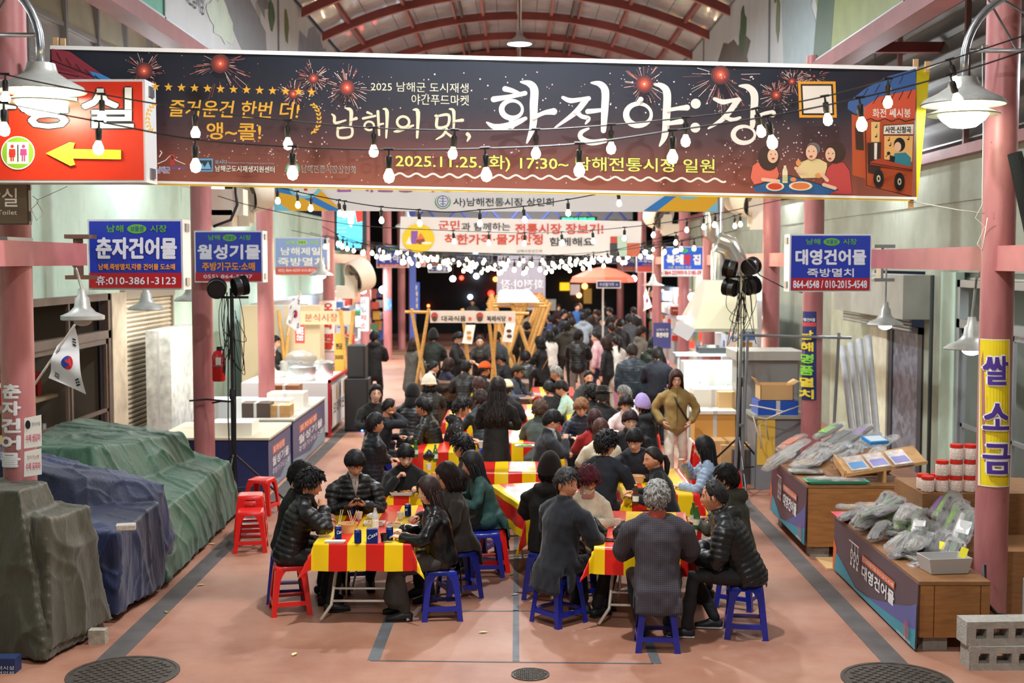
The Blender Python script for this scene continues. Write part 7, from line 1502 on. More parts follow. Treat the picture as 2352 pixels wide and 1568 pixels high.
t=thing('grey_bin',(3.70,17.95,0),'big grey plastic bin with a yellow label board at the column','bin');q=MB();q.prism([(3.36,17.6,0),(3.98,17.6,0),(3.98,18.3,0),(3.36,18.3,0)],(0,0,1.02));q.build('body',mat('#7f8387',.5),t);q=MB();q.box((3.32,17.56,1.0),(4.02,18.34,1.05));q.build('rim',mat('#9a9a8c',.5),t);q=MB();q.box((3.37,17.585,.35),(3.62,17.6,1.0));q.build('yellow_board',mat('#e8c050',.5),t)
cbox(3.38,17.6,1.05,.56,.5,.20,'low blue printed carton tray holding the open cardboard box',mat('#1f56c0',.4));cbox(3.42,17.64,1.25,.46,.4,.22,'open cardboard box resting in the blue carton',open_=True)
t=thing('storage_tub',(3.6,18.9,0),'tall grey lidded storage tub behind the open cardboard box','tub');q=MB();q.prism([(3.3,18.6,.0),(4.15,18.6,.0),(4.15,19.3,.0),(3.3,19.3,.0)],(0,0,1.75));q.build('body',M_BIN,t);q=MB();q.box((3.22,18.5,1.75),(4.22,19.4,1.88));q.build('lid',mat('#b0ada4',.5),t)
for(a,lb)in(((2.95,18.1,0,.45,.4,.55),'large cardboard box standing behind the girl with the maroon hood'),((2.80,18.2,0,.5,.5,.60),'plain cardboard box beneath the styrofoam boxes'),((3.0,18.9,.6,.5,.4,.35),'brown carton under the work shelf'),((3.05,19.0,.95,.45,.4,.28),'brown carton on top of the shelf carton')):cbox(*a,lb)
cbox(2.62,18.6,.0,.62,.5,.52,'styrofoam box with red lettering on the floor by the walking woman',M_STY);cbox(2.64,18.62,.52,.6,.45,.42,'orange sided box with a white lid behind the walking woman',mat('#d8a050',.6));cbox(2.62,18.6,.94,.64,.5,.05,'white foam lid on the orange sided box',M_STY);cbox(2.70,19.2,.95,.6,.5,.30,'upper styrofoam box beside the scale',M_STY);cbox(3.1,18.0,0,.30,.4,.5,'dark plastic crate with a slatted side by the metal rack',mat('#5a5450',.6))
t=thing('tube_rack',(3.0,17.3,0),'rack of thin grey steel tubes with white rope knotted on it','rack');M_TB=mat('#8f979c',.35,.6)
for(x,y)in((2.98,17.15),(3.10,17.35),(4.35,17.35)):q=MB();q.tube([(x,y,0),(x+.08,y,2.22)],.022,8);q.build('upright',M_TB,t)
q=MB();q.tube([(3.02,17.15,2.2),(4.6,17.35,2.15)],.02,8);q.tube([(3.0,17.15,.95),(3.12,17.35,.95)],.02,8);q.build('top_tube',M_TB,t)
rope('knotted_rope',[W(1722,930,17.2),W(1800,945,17.2),W(1838,930,17.3),W(1760,962,17.2),W(1730,955,17.2),W(1742,1000,17.2),W(1765,1010,17.2),W(1758,965,17.2),W(1745,975,17.2),W(1748,1030,17.2)],.010,M_ROPE,'white rope knotted in loops on the steel tube rack','rope')
t=thing('exhaust_hood',(3.9,21,2.1),'large cream exhaust hood lit from inside over the kitchen stall','exhaust hood');d0=19.6;zb=W(0,757,d0).z;A=W(1594,757,d0).x;Bx=W(1740,757,d0).x;q=MB();zt=W(0,645,d0).z;At=W(1640,640,d0).x;Bt=W(1752,640,d0).x;back=21.6
q.add([(A,d0,zb),(Bx,d0,zb),(Bt,d0+.6,zt),(At,d0+.6,zt),(A,d0+.02,zb),(Bx,d0+.02,zb),(Bt,d0+.62,zt),(At,d0+.62,zt)],[(0,1,2,3),(7,6,5,4)]);q.build('front_sheet',mat('#e6e4c4',.45),t)
q=MB();Ab=A-.05;q.add([(A,d0,zb),(A-.0,back,zb),(At,back-.6,zt),(At,d0+.6,zt),(A+.02,d0,zb),(A+.02,back,zb),(At+.02,back-.6,zt),(At+.02,d0+.6,zt)],[(0,3,2,1),(4,5,6,7)]);q.add([(Bx,d0,zb),(Bx,back,zb),(Bt,back-.6,zt),(Bt,d0+.6,zt)],[(0,1,2,3)]);q.add([(At,d0+.6,zt),(Bt,d0+.6,zt),(Bt,back-.6,zt),(At,back-.6,zt)],[(0,1,2,3)]);q.build('side_sheet',mat('#a5a5a0',.5,.2),t);q=MB();q.box((A-.02,d0-.03,zb-.03),(Bx+.02,d0+.03,zb+.02));q.box((A-.03,d0,zb-.03),(A+.02,back,zb+.02));q.build('rim',mat('#c8c6b4',.4,.2),t)
for i,(px,dd)in enumerate(((1655,20.6),(1700,21.0))):
 p=W(px,640,dd);q=MB();q.tube([(p.x,dd,zt-.05),(p.x,dd,zt+.45),(p.x-(.05 if i else .0),dd,zt+.65),(W(1640-0*i,500,dd).x,dd,W(0,570-i*20,dd).z+.2),(W(1640,485,dd).x,dd,5.6)],.16 if i==0 else .13,18)
 if i==0:tag(q.build('exhaust_duct',mat('#c5ccd0',.22,.9,var=.1,vscale=6),None,smooth='auto'),'shiny steel exhaust duct rising from the cream hood','duct')
q=MB();c=W(1690,640,20.4);q.tube([(c.x,20.4,zt-.05),(c.x,20.4,zt+.35),(c.x-.12,20.4,zt+.55),(c.x-.3,20.4,zt+.62)],.17,18);tag(q.build('duct_elbow',mat('#b4bbb8',.25,.85),None,smooth='auto'),'steel duct elbow on top of the cream hood','duct')
area_light('hood_light',((A+Bx)/2,20.8,zb+.1),1.0,90,(.95,1,.85));o=tag(MB().box(((A+Bx)/2-.6,20.7,zb+.12),((A+Bx)/2+.6,20.8,zb+.16)).build('tube_light',mat('#fbfff0',.4,emit=20)),'bright tube light under the cream hood','lamp')
t=thing('hanging_paper',(2.5,19.5,2.2),'white sheet hanging from the corner of the cream hood','paper');q=MB();q.prism([W(1560,733,19.5),W(1597,757,19.5),W(1580,783,19.5),W(1545,762,19.5)],(0,.006,0));q.build('sheet',mat('#f2f4f8',.5),t)
t=thing('kitchen_bench',(3.2,21,0),'steel kitchen bench and shelf beneath the cream hood','bench');q=MB();q.box((2.75,20.2,.92),(4.0,22.3,.97));q.box((2.65,21.0,1.62),(3.9,21.5,1.66));q.build('steel_top',mat('#bfd0dc',.3,.6),t)
for(x,y,z)in((2.77,20.22,0),(3.95,20.22,0),(2.77,22.25,0),(2.68,21.02,.97),(3.87,21.02,.97)):q=MB();q.box((x,y,z),(x+.04,y+.04,.92 if z==0 else 1.62));q.build('leg',mat('#b0bcc4',.3,.6),t)
def pot(x,y,z,r,h_,label,m=mat('#c9cfd4',.25,.85),name='steel_pot'):t=thing(name,(x,y,z),label,'pot');q=MB();q.lathe((x,y,z),[(r*.95,0),(r,.02),(r,h_),(r+.01,h_)],24);q.lathe((x,y,z),[(r+.01,h_),(r*.9,h_+.03),(.02,h_+.05),(.02,h_+.08),(0,h_+.08)],24);q.build('pot_body',m,t,smooth='auto');q=MB();q.tube([(x-r-.03,y,z+h_*.7),(x-r,y,z+h_*.75)],.012,6);q.tube([(x+r,y,z+h_*.75),(x+r+.03,y,z+h_*.7)],.012,6);q.build('handle',m,t);return t
pot(2.98,20.45,.97,.16,.20,'small steel pot on the kitchen bench');pot(3.42,20.5,.97,.22,.16,'wide steel pot beside the small one',mat('#d8dde0',.3,.5));t=thing('gas_burner',(3.2,21.2,1.66),'black gas burner on the upper kitchen shelf','burner');q=MB();q.box((3.05,21.05,1.66),(3.5,21.4,1.76));q.lathe((3.27,21.2,1.76),[(.14,0),(.12,.04),(0,.04)],16);q.build('body',mat('#1c1e22',.4),t)
cbox(3.0,22.6,0,1.0,.5,1.4,'pale kitchen cabinet at the back of the hood stall',mat('#cfd6d8',.5),name='cabinet',cat='cabinet');cbox(2.62,20.4,0,.5,.9,.9,'white icebox with red brush lettering by the tan jacket',M_STY,name='icebox',cat='icebox');cbox(2.68,20.9,.9,.4,.5,.35,'white boxes piled on the icebox',M_STY)
p=Print(mapf=quadmap((2.60,21.2,.9),(2.60,20.4,.9),(2.60,20.4,0),(2.60,21.2,0),80,90,(-1,0,0)),step=.001);p.text('해산물',8,15,72,70,mF('#d8504a'),.03);
tag(p.build('red_lettering'),'red brush lettering on the side of the icebox','lettering')
t=thing('poster_stand',W(1521,850,24.5),'violet event poster on a stand beside the crowd','poster stand');q=MB();a,b_=W(1501,741,24.5),W(1541,800,24.5);q.box((a.x,24.5,b_.z),(b_.x,24.53,a.z));q.build('board',mF('#4a4a90'),t);q=MB();q.tube([((a.x+b_.x)/2,24.55,0),((a.x+b_.x)/2,24.55,b_.z)],.02,8);q.box(((a.x+b_.x)/2-.2,24.4,0),((a.x+b_.x)/2+.2,24.7,.03));q.build('stand',mat('#2a2a2c',.5),t);p=Print(24.495);p.text('남해의 맛',1508,754,1535,760,WH,.0);p.text('화전야장',1507,763,1536,775,WH,.04);p.build('printed_lettering',t)
def lstall(x0,x1,y0,y1,z,label,body,draw,topm):
 t=thing('market_stall',((x0+x1)/2,(y0+y1)/2,0),label,'stall');q=MB();q.box((x0,y0,.02),(x1,y1,z-.03));q.build('body',body,t);q=MB();q.box((x0-.02,y0-.03,z-.03),(x1+.03,y1,z));q.build('top_board',topm,t)
 wd,h=(y1-y0)*100,z*100;p=Print(mapf=quadmap((x1+.006,y0,z),(x1+.006,y1,z),(x1+.006,y1,.02),(x1+.006,y0,.02),wd,h,(1,0,0)),step=.0008);draw(p,wd,h);p.build('printed_lettering',t);return t
NAVY=mat('#1c2a5a',.5);GR=mF('#8a9aa8')
def lv(p,w,h):p.rect(0,h*.04,w,h,mF('#5c5a78'));p.poly([(0,h*.80),(w*.5,h*.92),(w,h*.62),(w,h),(0,h)],GR);p.rect(w*.18,h*.22,w*.72,h*.38,mF('#c8603a'));p.text('포차상점',w*.20,h*.24,w*.70,h*.36,LGT,.0);p.text('월성기물',w*.15,h*.42,w*.9,h*.60,LGT,.03);p.text('주방기구도소매',w*.15,h*.64,w*.9,h*.76,LGT,.0)
lstall(-5.0,-3.44,17.3,19.0,.77,'first navy stall base with a pale worktop beside the red stools',NAVY,lv,mat('#c9c2a8',.6));lstall(-4.9,-3.42,19.1,22.3,.80,'second navy stall base with a printed curved stripe',NAVY,lv,mat('#bcb9ae',.6))
t=thing('market_stall',(-4.2,24,0),'white stall with a red frame and printed sheet beside the loudspeakers','stall');q=MB();q.box((-5,22.8,.1),(-3.42,25.2,1.0));q.build('body',mat('#e3dfdf',.5),t);q=MB()
for y in(22.8,25.15):q.box((-3.43,y,0),(-3.38,y+.05,1.05))
q.box((-3.43,22.8,1.0),(-3.38,25.2,1.05));q.build('red_frame',mat('#c02838',.4),t);p=Print(mapf=quadmap((-3.375,22.9,1.0),(-3.375,25.1,1.0),(-3.375,25.1,.1),(-3.375,22.9,.1),220,90,(1,0,0)),step=.001);p.rect(4,6,216,84,mF('#f2f0f0'));p.text('오대박찐빵',20,40,200,62,mF('#4a4a50'),.02);p.ell(60,24,8,14,mF('#e8b83a'));p.ell(110,24,8,14,mF('#33343a'));p.ell(160,24,8,14,mF('#d8a03a'));p.build('printed_sheet',t)
for(x,y,z,sx,sy,sz,m,lb)in((-4.3,17.5,.77,.6,.5,.18,M_STY,'white foam box stack on the first pale worktop'),(-4.25,19.3,.80,.45,.35,.22,mat('#4a3a34',.5),'dark printed anchovy gift box at the stall edge'),(-3.85,19.35,.80,.35,.35,.18,M_PINE,'yellow brown gift box next to the dark one'),(-4.3,19.9,.80,.7,.4,.20,M_STY,'pale flat boxes behind the gift boxes'),(-4.1,20.6,.80,.6,.5,.24,mat('#dcdad2',.5),'stack of pale printed boxes on the second stall'),(-4.2,21.3,.80,.5,.4,.30,mat('#8d5a34',.6),'round sided brown basket box on the second stall'),(-4.6,18.2,.77,.5,.5,.42,mat('#d5dde2',.5),'white and blue carton stack beside the column')):cbox(x,y,z,sx,sy,sz,lb,m)
for i,(x,y,r,lb)in enumerate(((-4.0,23.3,.28,'wide steel steamer with stacked buns under plastic'),(-3.75,24.2,.22,'round steel steamer giving off steam'),(-4.35,24.3,.22,'second round steamer at the back of the bun stall'))):pot(x,y,1.0,r,.26,lb,mat('#cfd4d6',.25,.7),'bun_steamer')
v,f=blob((0,0,.12),(.30,.26,.16),20,12);v=v+(wob(v,30,3)*.02)[:,None];obj=MB();obj.v=[tuple(a)for a in v];obj.f=f;obj.m=[0]*len(f);tag(obj.build('plastic_cover',mat('#8a8a88',.1,alpha=.5),None,smooth=True,loc=(-4.0,23.3,1.28)),'crumpled clear plastic bag over the steel steamer','plastic bag')
cbox(-5.6,25.6,0,1.6,.6,2.3,'tall cream backboard of the steamed bun stall',mat('#d8c4a0',.6),name='stall_backboard',cat='board');cbox(-5.9,20.0,0,.4,2.2,2.1,'shelf unit packed with bright kitchen goods behind the light column',mat('#cfd2cc',.5,var=.3,vscale=7),name='shelf_unit',cat='shelf')
p=W(690,760,24);t=thing('paper_notice',p,'red notice with white syllables at the bun stall','notice');q=Print(24.2);q.rect(678,745,700,788,mF('#c82a28'));q.text('영업중',681,750,697,782,WH,.0);q.build('paper',t)
t=thing('price_board',W(775,800,26),'yellow price board leaning behind the loudspeakers','sign');q=MB();a,b_=W(768,765,25.5),W(790,850,25.5);q.box((a.x,25.5,b_.z-.5),(b_.x,25.55,a.z));q.build('board',mat('#e8b84a',.5),t);pp=Print(25.49);pp.text('3000',769,815,788,825,K,.02);pp.text('현금',771,788,786,802,K,.03);pp.build('lettering',t)
for(px,py,d_,lb,m)in((1,1,1,'',None),):pass
area_light('bun_stall_light',(-4.3,23.2,2.7),1.2,85,(1,.95,.85));area_light('kitchenware_stall_light',(-4.9,19.8,2.7),1.2,55,(1,.97,.9));area_light('far_stall_light',(-5,32,3.0),1.5,240,(.95,.97,1));area_light('eatery_light',(5,33,3.0),1.5,260,(1,1,.96));area_light('far_left_stall_light',(-5,40,3.0),1.5,240,(.95,.97,1));area_light('deep_end_light',(5,42,3.0),1.5,200,(1,.9,.8))
def speaker(px0,px1,z0,z1,y,label,m=mat('#1b1b1e',.6)):
 a,b_=W(px0,800,y).x,W(px1,800,y).x;t=thing('loudspeaker',((a+b_)/2,y,z0),label,'loudspeaker');q=MB();q.box((a,y,z0),(b_,y+.5,z1));o=q.build('cabinet',m,t);bv=o.modifiers.new('b','BEVEL');bv.width=.015;q=MB();q.box((a+.03,y-.012,z0+.04),(b_-.03,y,z1-.04));q.build('grille',mat('#2a2a2d',.8,bump=.5,bscale=300),t);return t
speaker(790,845,0,1.0,23.6,'tall black loudspeaker standing on the floor with a blue light');speaker(797,838,1.0,1.62,23.65,'smaller black loudspeaker stacked on the tall one');speaker(1494,1535,0,.85,22.0,'black loudspeaker behind the tan jacket');q=MB();p=W(832,988,23.55);q.ball(p,.018,8,6);tag(q.build('indicator_light',mat('#3a7cff',.4,emit=20)),'tiny blue indicator light low on the tall loudspeaker','light')
M_POLE=wood('#d8aa60','#c4924a',5)
def pole(t,a,b_,r=.034):q=MB();q.tube([a,b_],r,8);q.build('wooden_pole',M_POLE,t)
t=thing('food_stall_frame',W(1080,860,24.5),'wooden pole frame stall with two white lettered banners','stall frame');d_=24.5;zt_=W(0,712,d_).z
for xa,xb in((945,992),(985,940),(1062,1090),(1142,1122),(1120,1150)):pole(t,(W(xa,712,d_).x,d_,zt_+.03),(W(xb,860,d_).x,d_+.1,.02))
pole(t,W(930,716,d_),W(1215,720,d_),.03)
for i,(x0,x1,s_)in enumerate(((988,1092,'대곡식품'),(1092,1184,'복례식당'))):
 q=MB();q.v=[W(x0+(x1-x0)*k/8,713+dy+i,d_-.06+.012*math.sin(k*2))for k in range(9)for dy in(0,28)];q.f=[(2*k,2*k+1,2*k+3,2*k+2)for k in range(8)];q.m=[0]*8;cb=q.build('banner_cloth',mF('#e6ddd6'),t);p=Print(d_-.08);p.text(s_,x0+26,725,x1-22,738,K,.02);p.ell(x0+10,726,8,9,mF('#b84a40'));p.ell(x0+10,732,6,6,mF('#5a4038'));p.rect(x1-16,728,x1-9,736,mF('#d86a58'));p.build('printed_design',t)
for(x0,y0,c_)in((1064,746,'#d89a30'),(1156,742,'#5a3a38')):q=MB();q.prism([W(x0+6,y0,d_-.1),W(x0+28,y0,d_-.1),W(x0+20,y0+44,d_-.25),W(x0-3,y0+42,d_-.25)],(0,.02,0));q.build('menu_card',mF('#d8d0ca'),t);p=Print(d_-.27);p.ell(x0+13,y0+18,6,4,mF(c_));p.ell(x0+14,y0+30,6,4,mF(c_));p.build('menu_picture',t)
q=MB();a=W(960,800,24.2);b_=W(1215,850,24.2);q.box((a.x,24.3,.0),(b_.x,25.2,.85));tag(q.build('stall_counter',mat('#6a4a34',.6)),'wooden counter of the food stall under the lettered banners','counter')
t=thing('yellow_crate',(W(985,870,24).x,23.6,0),'yellow plastic crate below the crossed poles','crate');q=MB();q.box((W(968,0,23.6).x,23.5,0),(W(1000,0,23.6).x,23.9,.45));q.build('body',mat('#e8b020',.4),t)
for r_ in range(5):
 d2_=27+r_*1.9;t=thing('food_stall_frame',(0,d2_,0),['crossed pole frame right behind the lettered food stall','second receding crossed pole frame','third receding crossed pole frame','fourth receding crossed pole frame','last receding crossed pole frame by the grey banner'][r_],'stall frame','crossed pole frames receding down the aisle');xr=.30-r_*.02;zz=2.32
 for xx in(xr,xr-.5):
  pole(t,(xx-.42,d2_,zz),(xx+.38,d2_+.05,.02),.04);pole(t,(xx+.42,d2_,zz),(xx-.38,d2_+.05,.02),.04)
 pole(t,(xr-.8,d2_,zz-.08),(xr+.4,d2_,zz-.08),.025);q=MB();q.prism([(xr-.72,d2_-.1,zz+.0),(xr+.18,d2_-.1,zz+.0),(xr+.12,d2_+.9,zz+.06),(xr-.66,d2_+.9,zz+.06)],(0,0,.03));q.build('canopy',mF('#efe9e0'),t)
t=thing('food_stall_frame',(-4.0,27,0),'pole frame with a cream lettered cloth at the bun stall','stall frame')
for xa,xb in((640,655),(668,650),(782,797),(812,795)):pole(t,W(xa,712,25.3),(W(xb,800,25.3).x,25.35,.9),.04)
q=MB();q.prism([W(690,714,25.3),W(815,714,25.3),W(810,745,25.3),W(690,745,25.3)],(0,.02,0));q.build('banner_cloth',mat('#e8c8a0',.6),t);p=Print(25.28);p.text('분식시장',700,720,775,738,mF('#b0603a'),.0);p.build('printed_design',t)
M_CREAM=mat('#e6dcca',.45)
def blower(px,py,d_,r,yaw,label):
 c=W(px,py,d_);t=thing('ventilation_blower',c,label,'blower');R_=Matrix.Translation(c)@Matrix.Rotation(yaw,4,'Z')@Matrix.Rotation(.35,4,'X');q=MB();q.lathe((0,0,0),[(r*.55,.22),(r*.95,.20),(r,.14),(r,-.14),(r*.9,-.2),(r*.85,-.2),(r*.85,.0),(0,.0)],28,None,'y');q.v=[tuple(R_@Vector(v))for v in q.v];q.build('round_housing',M_CREAM,t,smooth='auto')
 q=MB();q.lathe((0,0,0),[(r*.2,-.10),(r*.2,-.02),(0,-.12)],14,None,'y')
 for k in range(9):a=k*2*PI/9;q.prism([(r*.2*math.cos(a),-.06,r*.2*math.sin(a)),(r*.82*math.cos(a),-.08,r*.82*math.sin(a)),(r*.82*math.cos(a+.3),-.05,r*.82*math.sin(a+.3)),(r*.2*math.cos(a+.5),-.04,r*.2*math.sin(a+.5))],(0,.01,0))
 q.v=[tuple(R_@Vector(v))for v in q.v];q.build('fan_wheel',mat('#6a625a',.5),t);q=MB();sg=-1 if c.x<0 else 1;q.box((c.x+sg*.1,c.y-.1,c.z-.55),(c.x+sg*.55,c.y+.12,c.z-.25));q.box((c.x+sg*.05,c.y-.02,c.z-.5),(c.x+sg*.35,c.y+.08,c.z));q.build('mounting_bracket',M_CREAM,t);return t
blower(592,430,18.0,.33,-.9,'cream round blower under the edge of the title banner');blower(826,632,30,.40,-.9,'cream round blower facing the aisle near the far columns');blower(1513,492,33,.4,.7,'cream blower duct near the far columns under the white banner');blower(1712,450,20.8,.33,.8,'cream blower hiding behind the banner edge by the column')
q=MB();a=W(470,520,17.2);q.box((a.x,17.1,a.z+.0),(a.x+.4,17.4,a.z+.22));q.box((a.x+.1,17.1,a.z+.15),(a.x+.55,17.4,a.z+.5));tag(q.build('bracket_box',M_CREAM),'cream bracket box strapped to the dark pink column','bracket')
rope('air_hose',[W(540,430,17),W(545,470,17),W(530,505,17),W(490,520,17)],.02,M_CABLE,'black hose looping beside the cream bracket box','hose')
t=thing('parasol',W(1390,640,33),'coral red parasol in the crowd at the far end','parasol');c=W(1385,625,33);q=MB();q.lathe((c.x,33,c.z-.1),[(0,.25),(.35,.18),(.8,-.02),(.86,-.16),(.80,-.03),(0,.22)],8);q.build('canopy',mat('#e8705a',.6),t);q=MB();q.tube([(c.x,33,0),(c.x,33,c.z+.1)],.025,8);q.build('pole',mat('#cfcfca',.4),t)
for(px,py,w_,h_,d_,c_,lb,e)in((1297,658,22,18,48,'#e8b020','yellow square shop sign glowing far away',1.5),(1321,665,22,24,47,'#d8c0b8','white and red round shop sign far away',.6),(1350,680,18,34,49,'#a8803a','amber lit poster far away behind the crowd',.5),(1092,595,12,30,50,'#cfe8f6','tall narrow lit white sign at the deep end',3),(1265,700,24,26,44,'#6a6a66','grey utility box behind the crowd',0),(865,760,50,40,46,'#3f60a8','blue tarpaulin wall of goods in the far left shops',0)):
 d_=55.8 if e else d_
 a,b_=W(px-w_/2,py-h_/2,d_),W(px+w_/2,py+h_/2,d_);tag(MB().box((a.x,d_,b_.z),(b_.x,d_+.1,a.z)).build('lit_sign' if e else 'utility_box',mat(c_,.5,emit=e)),lb,'sign' if e else 'box')
for i,(px,py,c_,r_,lb)in enumerate(((1060,638,'#ff3020',.06,'small red street light beyond the arcade'),(1138,641,'#ff7030',.07,'orange red street light beyond the arcade'),(1128,674,'#ff2018',.09,'larger red traffic light beyond the arcade'),(1343,657,'#ff9a40',.08,'warm round lamp by the far shop signs'),(1094,634,'#e8f4ff',.08,'white street lamp beyond the arcade'),(1080,682,'#cfe4f4',.07,'pale window light beyond the arcade'),(1330,678,'#ffa050',.07,'amber lamp low by the far shop signs'),(984,702,'#ff6030',.04,'tiny orange light near the blue post'))):tag(MB().ball(W(px,py,55.85),r_*1.5,10,8).build('distant_light',mat(c_,.4,emit=12)),lb,'light')
sr=random.Random(21)
for sx,X in((-1,-5.4),(1,5.3)):
 for k in range(5):
  y0=27+k*4.2;t=thing('stock_shelf',(X,y0,0),'%s far shop, bay %s'%(('left hand goods shelf of a' if sx<0 else 'right hand goods shelf of a'),['nearest','second','middle','fourth','deepest'][k]),'shelf','stocked shelves in the far shop bays');q=MB();q.box((X-.35,y0,0),(X+.35,y0+3.4,.7));q.box((X-.35-.1*sx,y0,.7),(X-.25,y0+3.4,2.1))if sx>5 else q.box((min(X,X+.3*sx),y0,.7),(max(X,X+.3*sx),y0+3.4,2.3));q.build('unit',mat(['#b9bcc0','#8fa0b0','#c0b8a8','#a8a8ac','#7f90a8'][k],.5),t);q=MB()
  for j in range(22):yy=y0+sr.uniform(0,3.2);zz=sr.choice((.7,1.1,1.5,1.9));q.box((X-.32*sx-.1,yy,zz),(X-.32*sx+.15,yy+.18,zz+sr.uniform(.15,.34)),mat(sr.choice(['#d84a3a','#e8e4de','#3f6ab0','#e0a040','#4a8a5a','#d8d8dc','#a0422e']),.5))
  o=q.build('packed_stock',None,t);o['kind']='stuff'
for i in range(46):
 near=i<26;k=rp.choice(['kelp','kelpgreen','fish','label','pale','black']if near else['fish','fish','pale','squid','black','fish'])
 if near:x=rp.uniform(3.38,3.85);y=rp.uniform(11.0,12.8);z=.60+rp.uniform(0,.14)+(x-3.38)*.18
 else:x=rp.uniform(3.25,4.1);y=rp.uniform(14.15,15.25);z=.86+(x-3.25)*.10+rp.uniform(0,.07)
 put_packet(k,.30 if near else .36,.15,.055,(x,y,z),-.7+rp.uniform(-.5,.4),rp.uniform(.05,.4),rp.uniform(-.1,.2),('small clear packet tucked among the others heaped on the near counter' if near else 'small clear packet tucked among the fish heaped on the second counter'),'filler packets on the near counter' if near else 'filler packets on the second counter')
for i,(x,y)in enumerate(((-5.75,12),(-5.6,20),(-5.6,28),(5.7,12),(5.6,20),(5.6,28))):
 t=thing('added_tube_lamp',(x,y,5.0),'added unseen fill tube over the %s shop fronts, %s one'%('dried fish' if x>0 else 'tarpaulin side',['near','middle','far'][i%3]),'lamp');MB().box((x-.015,y-.6,5.04),(x+.015,y+.6,5.08)).build('fitting',M_ALU,t);q=MB();q.tube([(x,y-.58,5.0),(x,y+.58,5.0)],.018,8);q.build('tube',mat('#f4f8ff',.4,emit=300),t);q=MB();q.tube([(x,y,5.08),(x,y,7.1)],.008,5);q.build('rod',M_ALU,t)  # added fill tubes, kept out of view, to brighten upper windows and walls
BLK,NVY,CHR='#131417','#1b2238','#2c3036'
HB,HD,HN='#14100f','#2a1812','#0f0e10'
person(712,1112,75,'person in a black padded bomber jacket seated on the front red stool',top=('#141518','puffer'),hair=('messy',HN),det=0,arms='eat',lean=.28,nod=.25,look=-12,stool=('red','red plastic stool at the front under the black bomber jacket'),skin='#c98d6c',shirt='#2a2a2c',hand='grip',tlen=.05)
person(690,1092,80,'person mostly hidden behind the black bomber jacket, black hair showing',top=(BLK,'plain'),hair=('short',HN),det=1,lean=.2,nod=.2,stool=('blue','blue stool behind the front red stool'))
ph=person(815,1066,168,'man in a black ribbed padded jacket looking down at his phone',top=('#15161b','puffer'),hair=('fringe',HN),det=0,arms='phone',lean=.14,nod=.42,shirt='#a79c94',zip_='#3a3a3e',bulk=.004,skin='#d9a184',look=6,h=1.03,stool=('blue','blue stool hidden behind the front table under the phone user'))
c_,s_=math.cos(ph.rotation_euler.z),math.sin(ph.rotation_euler.z);a=(Vector(ph['_A0'])+Vector(ph['_A1']))/2+Vector((0,.06,.05));t=thing('mobile_phone',(ph.location.x+a.x*c_-a.y*s_,ph.location.y+a.x*s_+a.y*c_,a.z),'dark mobile phone held in both hands of the ribbed jacket man','phone',None,ph.rotation_euler.z,local=True);t.rotation_euler=(.5,0,ph.rotation_euler.z);MB().box((-.038,-.06,-.004),(.038,.08,.004)).build('phone_body',mat('#1c1e22',.3),t);MB().box((-.034,-.055,.004),(.034,.075,.006)).build('screen',mat('#8fa4a8',.1),t)
person(985,1128,-95,'woman with long dark brown hair in a black leather jacket and grey skirt',top=('#17171a','leather'),hair=('long','#24130f'),sex='f',h=1.0,det=0,arms='table',lean=.16,nod=.18,look=25,skirt='#4a4642',stool=('blue','blue plastic stool at the front under the grey skirt'),tlen=.05,bulk=.01,skin='#e3b59b')
person(1028,1095,-112,'woman with glasses and short dark hair in a brown grey wool coat',top=('#4a4541','wool'),hair=('bob','#1f1413'),sex='f',det=0,arms='table',lean=.16,nod=.15,look=-5,extra=('glasses',),tlen=.22,stool=('blue','second blue stool behind the one under the grey skirt'),skin='#d9a184',h=1.02)
person(1085,1065,-100,'person with long black hair in a teal green top and dark coat',top=('#1f5550','plain'),hair=('long',HN),sex='f',det=0,arms='table',lean=.3,nod=.2,tlen=.2,stool=('red','red plastic stool between the blue stools and the centre line'),h=.98,skirt='#1a1a1c')
person(1062,1028,-70,'person in a dark coat with a pale denim blue hood, seen from behind',top=('#23262c','coat'),hair=('messy',HN),det=1,arms='table',lean=.25,hood=True)
person(932,1048,172,'young woman in black eating with raised chopsticks',top=('#141416','fleece'),hair=('bangs',HN),sex='f',det=0,arms=[(.10,.26,.90),(-.14,.34,.80)],lean=.30,nod=.35,mouth='open',skin='#e3b59b',hand='grip',hat=None)
q=MB();p0_=W(918,1082,13.7)
q.tube([W(915,1076,13.55),W(947,1122,13.45)],.004,6);q.tube([W(920,1076,13.55),W(949,1120,13.45)],.004,6);tag(q.build('wooden_chopsticks',mat('#e0bd85',.6)),'pale chopsticks lifting food in the hand of the young woman','chopsticks')
person(862,975,60,'man in a navy jacket sitting with folded arms',top=('#1d2334','puffer'),hair=('short','#171314'),det=1,arms='fold',lean=.05,nod=.05,skin='#c98d6c')
person(893,937,68,'man in a navy suit jacket holding one hand at his mouth',top=('#1c2336','plain'),hair=('bald',HB),det=1,arms='mouth',lean=.2,nod=.25,skin='#c98d6c')
person(863,905,165,'smiling man in a black jacket facing the camera',top=('#1a1c1c','plain'),hair=('short',HB),det=1,arms='table',lean=.1,nod=0,mouth='smile',skin='#e3b59b',h=1.04)
person(972,937,-70,'man in an olive black padded coat leaning to the table',top=('#23241f','puffer'),hair=('short',HN),det=1,lean=.28,nod=.3,tlen=.15,skin='#c98d6c',h=1.04)
person(1060,938,85,'young man in a black hoodie with white patterned sleeves',top=('#17171a','floral'),hair=('messy',HN),det=1,lean=.24,nod=.3,hood=True,arms='front')
person(948,905,10,'person in a dark grey padded coat with the black hood up',top=('#23262a','puffer'),hair=('none',HN),hat=('hood','#16171a'),det=1,tlen=.15)
